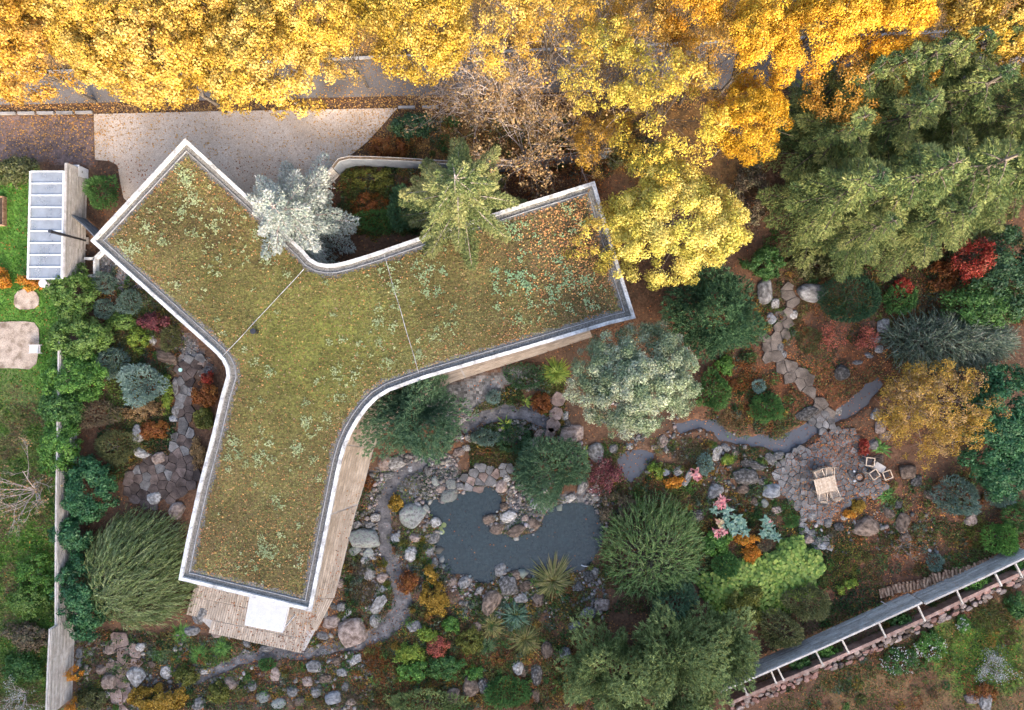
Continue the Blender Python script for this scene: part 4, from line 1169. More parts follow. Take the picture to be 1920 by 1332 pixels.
# split logs stacked along the fence
rng = RNG()
lg = [MB().tube([(-.26, 0, 0), (.26, 0, 0)], [.075, .07], 5 + i % 3).mesh("split_log", M['log']) for i in range(4)]
a = np.array(W2(1650, 1113)); b_ = np.array(W2(1868, 1050)); d = b_ - a; Ln = np.linalg.norm(d); d /= Ln; ang = math.atan2(d[1], d[0]); nr = np.array((-d[1], d[0]))
t_ = 0; i = 0
while t_ < Ln:
    for lay in range(2):
        q = a + d * (t_ + lay * .07) + nr * rng.normal() * .06 + nr * .05 * math.sin(t_ * 2)
        o = link("split_log", lg[i % 4], None, (q[0], q[1], .07 + lay * .13), ang + 1.45 + rng.normal() * .16)
        tag(o, "short split log in the stack of firewood along the grey board fence", "log", "split logs stacked along the fence"); i += 1
    t_ += rng.uniform(.15, .24)
for k, (a, b_) in enumerate((((1760, 1108), (1795, 1092)), ((1690, 1128), (1712, 1104)), ((1646, 1124), (1676, 1141)))):
    p_ = W2(*a); q = W2(*b_); r = empty("loose_stick", (*p_, 0)); tag(r, f"loose bare stick lying at the split logs, {ORD[2 - k]} from the left", "stick")
    MB().tube([(0, 0, .35), ((q[0] - p_[0]) * .5, (q[1] - p_[1]) * .5, .5), (q[0] - p_[0], q[1] - p_[1], .45)], [.035, .03, .015], 5).build("stick", M['palebark'], r)

# ------------------------------------------------------------------ boulders
def rock_mesh(seed, sub=3):
    r_ = np.random.default_rng(seed)
    import bmesh
    bm = bmesh.new(); bmesh.ops.create_icosphere(bm, subdivisions=sub, radius=1.0)
    V = np.array([v.co[:] for v in bm.verts]); F = np.array([[v.index for v in f.verts] for f in bm.faces]); bm.free()
    D = V.copy()
    V = V * (1 + .16 * lumps(D, r_, 1.8, 5) + .03 * lumps(D, r_, 7, 8))[:, None]
    for _ in range(11):
        n_ = nrm(r_.normal(size=(1, 3)))[0]; lim = r_.uniform(.55, .9)
        s_ = V @ n_; ov = np.maximum(s_ - lim, 0); V = V - n_ * (ov * .9)[:, None]
    V += .012 * np.stack([lumps(D, r_, 14, 9) for _ in range(3)], 1)
    V[:, 2] = np.where(V[:, 2] > .72, .72 + (V[:, 2] - .72) * .3, V[:, 2])
    e = np.max(np.abs(V), 0); V /= e
    return V, F
ROCKS = {}
def rock_data(seed, mk):
    if (seed, mk) not in ROCKS:
        V, F = rock_mesh(seed); ROCKS[(seed, mk)] = np_mesh("boulder", V, F, ST[mk], smooth=False)
    return ROCKS[(seed, mk)]
NAMES = {'pale': "pale grey", 'grey': "grey", 'pink': "pinkish grey", 'brown': "brown", 'dark': "dark speckled", 'lichen': "lichen-grown green-grey", 'blue': "blue-grey"}
RG = [
("between deck and dark rill", [(692,1075,11,15,'pale',0),(716,1085,11,10,'pink',0),(710,1133,11,23,'pale',-.7),(703,1165,11,13,'pale',0),(660,1190,25,27,'pink',.3),(640,1140,9,9,'grey',0),(652,1150,7,8,'pale',0),(637,1095,10,9,'pink',0),(606,1148,8,14,'pale',.2),(625,1140,9,9,'dark',0),(645,1161,6,6,'pale',0),(620,1168,18,12,'pink',0),(603,1196,14,10,'grey',0),(717,1105,6,8,'blue',0),(680,1010,30,20,'lichen',0),(664,1034,12,10,'lichen',0),(690,1038,12,10,'lichen',0),(684,1052,9,8,'pale',0),(698,1048,9,7,'pale',0),(668,985,8,8,'grey',0),(690,985,10,8,'grey',0),(703,972,9,8,'pale',0)]),
("between rill and pond", [(770,972,29,26,'lichen',.4),(815,982,12,11,'pale',0),(768,1041,14,14,'pale',0),(812,1010,11,11,'grey',0),(779,1012,13,12,'pink',.4),(742,1010,9,10,'blue',0),(803,1035,9,9,'grey',0),(815,1060,8,12,'grey',.4),(778,950,10,9,'blue',0),(797,955,9,8,'lichen',0)]),
("on the pond's north shore", [(815,905,10,12,'lichen',-.4),(845,908,10,11,'lichen',0),(840,930,16,13,'lichen',0),(941,912,13,13,'pink',0),(925,907,8,7,'pale',0),(802,887,8,13,'grey',0),(862,912,8,8,'grey',0),(826,918,9,7,'pink',0),(1093,914,9,15,'grey',-.5),(1070,935,11,9,'pale',0),(1002,945,9,10,'blue',0),(945,950,8,8,'brown',0),(1118,935,9,7,'pale',0),(950,898,9,8,'pale',.3)]),
("at the pine beside the deck", [(717,869,14,16,'pink',0),(740,868,17,13,'pale',.3),(725,892,13,8,'grey',0),(768,880,10,10,'blue',0),(838,834,9,11,'brown',.4),(874,840,8,7,'pale',0),(876,822,7,7,'pale',0),(860,848,12,8,'pink',0),(895,875,7,7,'pale',0)]),
("round the small slate pool", [(1120,849,17,19,'pale',.3),(1072,813,25,17,'pink',0),(1060,780,7,9,'pale',0),(1063,796,10,9,'dark',0),(1047,800,7,8,'pink',0),(1010,815,12,8,'pink',.5),(1003,831,10,10,'pale',.3),(1016,843,14,8,'pink',0),(1022,812,6,7,'pale',0),(1243,828,13,10,'pink',.8),(1228,840,7,5,'pink',0),(1180,838,8,7,'pale',0),(1152,842,10,9,'grey',.2),(1248,887,10,8,'blue',0),(1272,884,12,8,'pale',.5)]),
("on the pond's stone spit", [(917,976,12,9,'brown',.2),(932,992,14,12,'brown',-.3),(953,970,16,12,'pale',0),(968,997,18,12,'brown',.2),(1001,985,13,14,'brown',0),(985,972,8,7,'pink',0)]),
("on the pond's south shore", [(938,1071,13,12,'grey',.3),(953,1098,18,21,'dark',0),(967,1080,14,9,'brown',0),(986,1101,14,11,'brown',0),(922,1132,18,26,'brown',-.4),(976,1122,14,11,'grey',0),(1010,1126,13,14,'brown',0),(870,1094,12,11,'grey',.3),(885,1082,9,7,'brown',0),(1104,1082,11,13,'dark',0),(1086,1102,10,10,'dark',0),(1117,1075,9,11,'grey',0),(848,1092,9,8,'pink',0),(900,1108,8,8,'grey',0)]),
("in the bank below the pond", [(1130,1137,15,12,'pink',0),(1103,1151,18,10,'grey',.1),(892,1181,12,14,'brown',.3),(776,1175,14,12,'grey',.2),(970,1256,12,14,'pale',.3),(1005,1269,12,20,'dark',0),(982,1262,10,9,'brown',0),(1005,1306,10,13,'brown',.3),(882,1291,18,20,'brown',.4),(1025,1222,14,18,'brown',0),(1060,1226,12,12,'grey',0),(850,1308,13,16,'brown',0),(905,1290,14,16,'dark',0),(1078,1175,14,9,'grey',0)]),
("below the wooden terrace", [(372,1155,17,18,'grey',.2),(355,1186,17,9,'grey',0),(403,1187,14,12,'pink',0),(462,1211,9,8,'grey',0),(500,1217,15,8,'grey',0),(587,1251,15,13,'grey',0),(575,1279,10,11,'pink',0),(590,1301,12,11,'grey',0),(625,1311,16,13,'blue',.2),(490,1311,17,12,'lichen',0),(518,1322,16,10,'lichen',0),(610,1276,12,9,'brown',0),(665,1239,9,15,'pale',-.6),(515,1266,12,15,'pink',.3),(430,1286,14,15,'pink',0),(378,1263,13,11,'pale',.3),(640,1262,10,9,'grey',0),(545,1300,12,10,'grey',0),(562,1318,10,9,'brown',0),(470,1290,10,9,'grey',0),(605,1228,12,9,'grey',0),(632,1241,9,8,'brown',0),(645,1290,9,9,'grey',0),(657,1318,11,8,'pink',0)]),
("near the tall left fence", [(250,1275,19,22,'pale',.3),(203,1281,13,15,'pink',0),(158,1262,8,7,'pale',0),(196,1304,9,7,'pale',0),(370,1321,14,12,'grey',0),(310,1262,11,13,'pale',.3),(205,1215,12,14,'pink',0),(262,1215,10,9,'pale',0),(255,1228,9,8,'pink',0),(186,1258,12,9,'pink',0),(147,1225,6,12,'blue',0),(146,1246,6,9,'blue',0),(168,1228,7,5,'pale',0),(282,1248,9,8,'brown',0)]),
("left of the house", [(255,815,13,18,'pale',.2),(263,853,19,13,'pale',0),(311,669,22,13,'brown',-.3),(283,640,8,13,'pale',0),(327,728,9,20,'grey',0),(329,770,9,13,'grey',0),(284,935,16,13,'pale',.1),(329,959,15,17,'pink',0),(377,683,8,6,'pink',0),(297,860,13,11,'pink',.3),(323,785,8,7,'blue',0)]),
("along the pale path", [(1437,545,17,24,'grey',.1),(1527,548,29,18,'grey',-.1),(1490,590,11,8,'pale',.4),(1465,651,8,13,'grey',.2),(1448,598,11,13,'blue',.3),(1455,570,9,10,'pale',0),(1470,665,7,8,'grey',0)]),
("by the weeping evergreen", [(1660,610,15,14,'pale',0),(1645,636,12,11,'pale',.4),(1580,701,17,17,'dark',0),(1610,681,11,6,'grey',.3),(1632,668,9,7,'grey',0),(1650,655,9,8,'pale',0)]),
("along the upper stream", [(1515,776,21,13,'dark',.2),(1575,772,11,9,'grey',0),(1655,800,13,14,'pink',0),(1661,818,12,12,'brown',0),(1640,835,10,10,'grey',.3),(1363,842,10,10,'grey',0),(1345,852,9,16,'pale',-.3),(1420,876,20,12,'dark',0),(1445,860,9,14,'grey',.6),(1400,870,14,10,'dark',0),(1462,855,12,8,'grey',0),(1380,850,8,7,'pink',0),(1645,778,10,12,'grey',0)]),
("left of the flagstone terrace", [(1343,922,19,13,'grey',.5),(1450,921,20,14,'blue',-.1),(1400,893,24,17,'dark',0),(1396,917,14,11,'brown',0),(1434,946,9,10,'lichen',0),(1291,897,7,20,'grey',-.5),(1310,967,14,12,'dark',0),(1428,902,11,9,'dark',0),(1415,940,9,8,'brown',0),(1457,958,13,8,'pink',0)]),
("lower right of the terrace", [(1525,969,11,9,'grey',0),(1594,942,6,10,'blue',0),(1630,990,27,20,'brown',0),(1670,965,13,14,'brown',0),(1695,982,15,20,'brown',.3),(1555,981,10,10,'grey',0),(1505,977,12,7,'grey',.3),(1513,995,7,10,'blue',0),(1574,988,10,9,'dark',0),(1705,887,17,14,'brown',0),(1722,902,13,11,'dark',0),(1560,965,8,8,'pink',0),(1650,862,12,10,'brown',0),(1688,945,10,10,'dark',0),(1545,1025,9,8,'blue',0),(1518,1013,12,9,'pink',0),(1585,972,7,5,'pale',0)]),
("near the right edge", [(1825,975,13,15,'pink',0),(1828,959,11,9,'dark',0),(1700,1010,14,10,'brown',0),(1748,930,14,9,'brown',-.5)]),
("on the lower right lawn", [(1853,1320,14,19,'pale',.2),(1825,1312,13,11,'pink',0)]),
]
def side_word(i, n):
    if n == 1: return ""
    return f", {ORD[i]} from the left" if i < 20 else f", number {i} from the left"
rng = RNG()
BOULD = []
for where, lst in RG:
    lst = sorted(lst)
    from collections import Counter
    cnt = Counter(e[4] for e in lst); seen = Counter()
    for (px, py, rx0, ry0, mk, rot) in lst:
        i = seen[mk]; seen[mk] += 1
        hz = min(rx0, ry0) * S * rng.uniform(.6, .85)
        x, y, _ = W(px, py, hz * .6)
        V = rock_data(int(rng.integers(0, 9)), mk)
        o = link("boulder", V, None, (x, y, float(gz(x, y)) + hz * .04), rot, (rx0 * S * 1.06, ry0 * S * 1.06, hz))
        which = f"{ORD[i]} {NAMES[mk]} boulder from the left, {where}" if cnt[mk] > 1 else f"only {NAMES[mk]} boulder {where}"
        tag(o, which, "boulder", "boulders of the rock garden")
        BOULD.append((x, y, max(rx0, ry0) * S))
# stepping stones across the rill
for i, (px, py, rr, nm) in enumerate([(1046,750,14,"uppermost"),(1043,776,14,"second from the top"),(1036,797,14,"third from the top"),(1031,812,11,"lowest")]):
    x, y = W2(px, py); pl = [(rr * S * math.cos(u) * rng.uniform(.85, 1.15), rr * S * math.sin(u) * rng.uniform(.85, 1.2)) for u in np.linspace(0, 6.283, 8)[:-1]]
    o = MB().prism(pl, -.2, .10, .025).build("stepping_stone", M['flagpink'], None, loc=(x, y, 0)); tag(o, f"flat pinkish stepping stone in the row beside the silver willow, {nm}", "stepping stone", "stepping stones across the rill")

# ------------------------------------------------------------------ loose stones (gravel and cobbles nobody could count)
import bmesh
bm = bmesh.new(); bmesh.ops.create_icosphere(bm, subdivisions=1, radius=1.0)
IV = np.array([v.co[:] for v in bm.verts]); IF = np.array([[v.index for v in f.verts] for f in bm.faces]); bm.free()
def stones(name, P, r, cols, rng):
    n = len(P); sc_ = r[:, None] * rng.uniform(.6, 1.3, (n, 3)) * np.array((1, 1, .6)); an = rng.uniform(0, 6.283, n)
    V = IV[None] * (1 + rng.uniform(-.22, .22, (n, 12 if len(IV) == 12 else len(IV), 1))) * sc_[:, None]
    c, s_ = np.cos(an)[:, None], np.sin(an)[:, None]
    V = np.stack([V[..., 0] * c - V[..., 1] * s_, V[..., 0] * s_ + V[..., 1] * c, V[..., 2]], -1) + P[:, None]
    F = (IF[None] + (np.arange(n) * len(IV))[:, None, None]).reshape(-1, 3)
    o = link(name, np_mesh(name, V.reshape(-1, 3), F, M['litter'], np.repeat(cols, len(IF), 0))); o['kind'] = 'stuff'; return o
def scatter_px(regs, nn, rng):
    out = []
    for (x0, y0, x1, y1, wgt) in regs:
        out.append(np.stack([rng.uniform(x0, x1, int(nn * wgt)), rng.uniform(y0, y1, int(nn * wgt))], 1))
    return np.concatenate(out)
def to_xy(P): return np.stack([(P[:, 0] - 960) * S, (666 - P[:, 1]) * S], 1)
BLOCK = [[W2(*p_) for p_ in PATIO], stream_poly, rill_poly, rill2_poly, path_poly, [W2(*p_) for p_ in LEFTPATH]]
def free(xy, extra=True):
    ok = ~inpoly(xy[:, 0], xy[:, 1], offset_poly(house_poly, .5)) & ~inpoly(xy[:, 0], xy[:, 1], [W2(*p_) for p_ in DECK_OUT] )
    ok &= gz(xy[:, 0], xy[:, 1]) > -.16
    if extra:
        for q in BLOCK: ok &= ~inpoly(xy[:, 0], xy[:, 1], q)
    return ok
rng = RNG()
P = scatter_px([(780,690,1010,830,1.2),(640,960,720,1230,.5),(690,850,860,960,.8),(900,900,1140,1000,.9),(180,480,400,720,1.2),(140,1190,700,1332,1.0),(700,900,900,1110,.7),(860,1060,1140,1160,.5),(990,740,1290,900,.6),(1330,830,1480,980,.2),(1480,960,1760,1040,.15),(1060,780,1400,1000,.2)], 2600, rng)
xy = to_xy(P); ok = free(xy); grav = ((P[:, 0] > 780) & (P[:, 0] < 960) & (P[:, 1] < 800)) | ((P[:, 0] < 400) & (P[:, 1] < 720))
ok &= (fbm(xy[:, 0] * .8, xy[:, 1] * .8, 131, 3) > .46) | grav
ok &= ~((P[:, 0] < 400) & (P[:, 1] < 720) & ~inpoly(P[:, 0], P[:, 1], [(185,470),(225,500),(330,610),(410,690),(345,720),(325,640),(290,590),(230,530),(180,520)]))
P = P[ok]; xy = xy[ok]; grav = grav[ok]; n = len(xy)
r = np.where(grav, rng.uniform(.03, .075, n), np.minimum(.03 + rng.gamma(1.2, .035, n), .16))
c = pick([(.06, .055, .05), (.14, .13, .12), (.22, .185, .16), (.4, .38, .36)], rng.beta(1.1, 2.0, n), rng, .25)
PB_ = rng.uniform(pond_w_mn := np.array(pond_w).min(0), np.array(pond_w).max(0), (420, 2)); PB_ = PB_[inpoly(PB_[:, 0], PB_[:, 1], pond_w)]
RS_ = np.concatenate([np.array(to_xy(np.array([(a + rng.normal() * q * .6, b_ + rng.normal() * q * .6) for a, b_, q in smooth_open(pl, 3)]))) for pl in (RILL, RILL2)])
RS_ = RS_[rng.uniform(size=len(RS_)) < .35]
xy = np.concatenate([xy, PB_, RS_]); r = np.concatenate([r, np.minimum(.08 + rng.gamma(1.2, .07, len(PB_)), .34), rng.uniform(.04, .11, len(RS_))])
c = np.concatenate([c, pick([(.06, .062, .055), (.16, .165, .15), (.30, .31, .28)], rng.uniform(0, 1, len(PB_)), rng, .25), pick([(.05, .045, .042), (.13, .12, .115), (.24, .22, .21)], rng.uniform(0, 1, len(RS_)), rng, .25)])
stones("gravel", np.stack([xy[:, 0], xy[:, 1], np.where(np.arange(len(xy)) >= len(xy) - len(RS_), -.18, gz(xy[:, 0], xy[:, 1])) + r * .25], 1), r, c, rng)

# ------------------------------------------------------------------ fallen leaves
rng = RNG()
def leafdens(P):
    x, y = P[:, 0], P[:, 1]; g = lambda a, b_, sx, sy, k: k * np.exp(-((x - a) / sx) ** 2 - ((y - b_) / sy) ** 2)
    d = .09 + g(1540, 870, 80, 70, .35) + g(1540, 690, 110, 80, 1.0) + g(1400, 760, 80, 60, .6) + g(1600, 830, 90, 50, .5) + g(1700, 980, 130, 80, .55) + g(1590, 960, 60, 35, .6) + g(1680, 1110, 140, 50, .5) + g(760, 1130, 130, 90, .35) + g(640, 1170, 70, 60, .6) + g(950, 1250, 240, 80, .55) + g(560, 1270, 160, 60, .6) + g(330, 1270, 120, 50, .3) + g(1580, 480, 60, 60, .3) + g(1740, 540, 90, 60, .7) + g(1700, 1260, 180, 60, .35) + g(1560, 1010, 50, 40, .7) + g(90, 240, 120, 45, .8) + g(30, 650, 50, 45, .12) + g(50, 565, 30, 20, .2) + g(1000, 280, 200, 60, .9) + g(760, 240, 60, 50, .7) + g(300, 960, 60, 50, .3) + g(1370, 660, 60, 60, .5)
    d += 1.3 * np.exp(-((y - (206 - .012 * x)) / 8) ** 2) + .9 * np.exp(-((y - (ROADTOP(x) + 6)) / 9) ** 2) + .9 * (y < ROADTOP(x) - 6) + .3 * ((y > 60) & (y < 205) & (x > 600))
    d += .10 * ((y > 205) & (y < 430) & (x > 170) & (x < 760)) + .5 * np.exp(-((y - 250) / 60) ** 2 - ((x - 690) / 50) ** 2)
    return np.clip(d, 0, 1)
P = np.stack([rng.uniform(-60, 1980, 380000), rng.uniform(-40, 1372, 380000)], 1)
P = P[rng.uniform(size=len(P)) < leafdens(P)]
xy = to_xy(P); ok = ~inpoly(xy[:, 0], xy[:, 1], house_poly) & ~(inpoly(xy[:, 0], xy[:, 1], pond_w) & (rng.uniform(size=len(P)) < .93)) & ~((inpoly(xy[:, 0], xy[:, 1], stream_poly) | inpoly(xy[:, 0], xy[:, 1], rill_poly) | inpoly(xy[:, 0], xy[:, 1], rill2_poly)) & (rng.uniform(size=len(P)) < .75)); P = P[ok]; xy = xy[ok]; n = len(P)
indeck = inpoly(xy[:, 0], xy[:, 1], [W2(*p_) for p_ in DECK_OUT])
z = np.maximum(gz(xy[:, 0], xy[:, 1]), -.16) + rng.uniform(.015, .05, n); z = np.where(indeck, dz + .02, z)
hard = inpoly(P[:, 0], P[:, 1], PATIO) | inpoly(P[:, 0], P[:, 1], DRIVE) | ((P[:, 1] > ROADTOP(P[:, 0])) & (P[:, 1] < 212))
z = np.where(hard, .07, z); z = np.where(inpoly(P[:, 0], P[:, 1], DRIVE) | ((P[:, 1] > ROADTOP(P[:, 0])) & (P[:, 1] < 212)), .015, z)
L_ = rng.uniform(.05, .12, n)
Q = leaf_tris(np.stack([xy[:, 0], xy[:, 1], z], 1), nrm(rng.normal(size=(n, 3)) * .35 + np.array((0, 0, 1))), L_, L_ * .7, rng)
k = np.clip(fbm(xy[:, 0] * .35, xy[:, 1] * .35, 151, 3) * 1.6 - .4 + rng.normal(size=n) * .25, 0, 1)
top = (P[:, 1] < 300)
c = pick([(.10, .045, .025), (.22, .07, .028), (.34, .12, .035), (.17, .085, .045), (.46, .22, .05)], k, rng, .3)
c[top] = pick([(.24, .11, .03), (.42, .22, .05), (.36, .2, .07)], k[top], rng, .3)
o = link("fallen_leaves", pack(Q, c, "fallen_leaves", M['litter'])); o['kind'] = 'stuff'
# leaves on the roof's east end
PR = roof_points(90000, .25); px_ = PR[:, 0] / (S * (H - 3.55) / H) + 960; py_ = 666 - PR[:, 1] / (S * (H - 3.55) / H)
de = .95 * np.exp(-((px_ - 1090) / 85) ** 2 - ((py_ - 450) / 95) ** 2) + .025 + .06 * np.exp(-((px_ - 500) / 200) ** 2 - ((py_ - 1050) / 120) ** 2)
PR = PR[rng.uniform(size=len(PR)) < de]; px_ = PR[:, 0] / (S * (H - 3.55) / H) + 960; n = len(PR)
L_ = rng.uniform(.05, .12, n)
Q = leaf_tris(np.stack([PR[:, 0], PR[:, 1], np.full(n, 3.64)], 1), nrm(rng.normal(size=(n, 3)) * .3 + np.array((0, 0, 1))), L_, L_ * .75, rng)
o = link("roof_leaves", pack(Q, pick([(.2, .085, .04), (.36, .16, .055), (.5, .3, .11)], rng.uniform(0, 1, n), rng, .25), "roof_leaves", M['litter']), house); o['kind'] = 'stuff'

# ------------------------------------------------------------------ grass and low ground cover
rng = RNG()
LAWN = [(-40,320),(60,318),(60,520),(118,560),(112,1180),(96,1190),(92,1345),(-40,1345)]
P = np.stack([rng.uniform(-40, 118, 52000), rng.uniform(316, 1345, 52000)], 1)
sandm = lambda P: inpoly(P[:, 0], P[:, 1], [(-30,604),(40,600),(72,604),(74,652),(66,694),(-30,694)]) | inpoly(P[:, 0], P[:, 1], [(26,546),(72,546),(74,580),(26,580)])
ok = inpoly(P[:, 0], P[:, 1], LAWN) & ~sandm(P); P = P[ok]
P2 = np.stack([rng.uniform(1440, 1960, 60000), rng.uniform(1060, 1345, 60000)], 1)
line = lambda x: 1320 + (x - 1366) * (1066 - 1320) / (1935 - 1366) + 34
ok = (P2[:, 1] > line(P2[:, 0])) & (rng.uniform(size=len(P2)) < .18 + .9 * np.exp(-((P2[:, 0] - 1845) / 75) ** 2 - ((P2[:, 1] - 1215) / 60) ** 2) + .5 * np.exp(-((P2[:, 0] - 1740) / 60) ** 2 - ((P2[:, 1] - 1150) / 30) ** 2) + .45 * (fbm(P2[:, 0] / 60, P2[:, 1] / 60, 170, 3) > .55)); P2 = P2[ok]
PA = np.concatenate([P, P2]); xy = to_xy(PA); n = len(PA)
hh = rng.uniform(.07, .17, n) * np.where((PA[:, 1] > 760) & (PA[:, 0] < 130), 1.5, 1)
D = nrm(rng.normal(size=(n, 3)) * .75 + np.array((0, 0, .7)))
Q = blade_quads(np.stack([xy[:, 0], xy[:, 1], gz(xy[:, 0], xy[:, 1])], 1), D, hh, hh * .42, rng)
k = fbm(PA[:, 0] / 45, PA[:, 1] / 45, 161, 3)
c = pick([(.05, .14, .018), (.08, .20, .025), (.14, .26, .04)], np.clip(k * 1.6 - .3 + rng.normal(size=n) * .2, 0, 1), rng, .3)
rough = ((PA[:, 0] < 130) & (PA[:, 1] > 720))
c[rough] = pick([(.06, .11, .025), (.09, .19, .025), (.16, .16, .06), (.17, .12, .065)], np.clip(fbm(PA[rough, 0] / 30, PA[rough, 1] / 30, 165, 3) * 1.9 - .45 + rng.normal(size=rough.sum()) * .15, 0, 1), rng, .3)
br = PA[:, 0] > 1000
c[br] = pick([(.06, .10, .025), (.12, .20, .03), (.19, .29, .045)], np.clip(np.exp(-((PA[br, 0] - 1845) / 80) ** 2 - ((PA[br, 1] - 1215) / 70) ** 2) + rng.normal(size=br.sum()) * .22, 0, 1), rng, .3)
o = link("grass", pack(Q, c, "grass", M['leaf'])); o['kind'] = 'stuff'
# low creeping plants between the rocks
P = scatter_px([(640,880,1140,1332,1.6),(1130,820,1560,1150,1.2),(880,700,1060,880,.6),(200,540,340,900,.8),(130,1180,640,1332,.6),(1540,980,1900,1180,.8),(1330,560,1700,800,.5),(640,310,800,440,.6),(1430,440,1800,640,.6),(1420,1130,1920,1300,.4)], 30000, rng)
xy = to_xy(P); ok = free(xy); d_ = fbm(xy[:, 0] * .55, xy[:, 1] * .55, 181, 3); ok &= d_ > .43
P = P[ok]; xy = xy[ok]; n = len(P)
k = fbm(xy[:, 0] * .4, xy[:, 1] * .4, 185, 2)
c = pick([(.02, .05, .018), (.06, .12, .03), (.11, .12, .03), (.16, .09, .035), (.07, .11, .045), (.12, .18, .04)], np.clip(k * 1.9 - .45 + rng.normal(size=n) * .14, 0, 1), rng, .35)
D = nrm(rng.normal(size=(n, 3)) * .8 + np.array((0, 0, .8))); hh = rng.uniform(.06, .17, n)
Q = blade_quads(np.stack([xy[:, 0], xy[:, 1], gz(xy[:, 0], xy[:, 1]) + rng.uniform(0, .06, n)], 1), D, hh, hh * .6, rng)
o = link("ground_cover", pack(Q, c, "ground_cover", M['leaf'])); o['kind'] = 'stuff'

# tangled low perennials and heather between the named plants
rng = RNG()
P = scatter_px([(700,1130,1090,1332,2.2),(860,1060,1140,1160,.5),(1130,830,1480,1000,1.3),(1290,930,1560,1100,.9),(1330,560,1480,820,.8),(1600,880,1920,1080,.7),(140,1190,700,1332,1.5),(640,1000,840,1230,1.2),(880,690,1060,860,.5),(190,500,340,900,1.1),(1430,440,1920,640,1.0),(640,310,800,440,.8),(740,215,1200,330,1.2),(1440,1130,1920,1332,.5)], 300, rng)
xy = to_xy(P); ok = free(xy)
for (bx, by, br_) in BOULD: ok &= np.hypot(xy[:, 0] - bx, xy[:, 1] - by) > br_ * .55
for q in (DRIVE,): ok &= ~inpoly(P[:, 0], P[:, 1], q)
P = P[ok]; xy = xy[ok]; nc_ = len(xy)
per = rng.integers(30, 90, nc_); idx = np.repeat(np.arange(nc_), per); n = len(idx)
rad = rng.uniform(.12, .5, nc_)[idx]; an = rng.uniform(0, 6.283, n); rr = np.sqrt(rng.uniform(0, 1, n))
hgt = rng.uniform(.08, .34, nc_)[idx]
pz = np.stack([xy[idx, 0] + np.cos(an) * rr * rad, xy[idx, 1] + np.sin(an) * rr * rad, gz(xy[idx, 0], xy[idx, 1]) + hgt * (1 - rr ** 2) * rng.uniform(.4, 1, n)], 1)
kind = rng.uniform(0, 1, nc_)
wl = np.where(kind < .5, .10, .14)[idx] * rng.uniform(.6, 1.3, n); ww = wl * np.where(kind < .5, .28, .65)[idx]
D = nrm(np.stack([np.cos(an) * rr, np.sin(an) * rr, np.full(n, .7)], 1) + rng.normal(size=(n, 3)) * .5)
Q = blade_quads(pz, D, wl, ww, rng)
pals = [(.03, .07, .022), (.06, .13, .035), (.10, .19, .045), (.13, .15, .04), (.17, .17, .05), (.15, .085, .04), (.24, .10, .035), (.30, .19, .04), (.11, .15, .10), (.06, .09, .04)]
c = np.array(pals)[rng.integers(0, len(pals), nc_)][idx] * rng.uniform(.65, 1.3, (n, 1))
o = link("undergrowth", pack(Q, c, "undergrowth", M['leaf'])); o['kind'] = 'stuff'

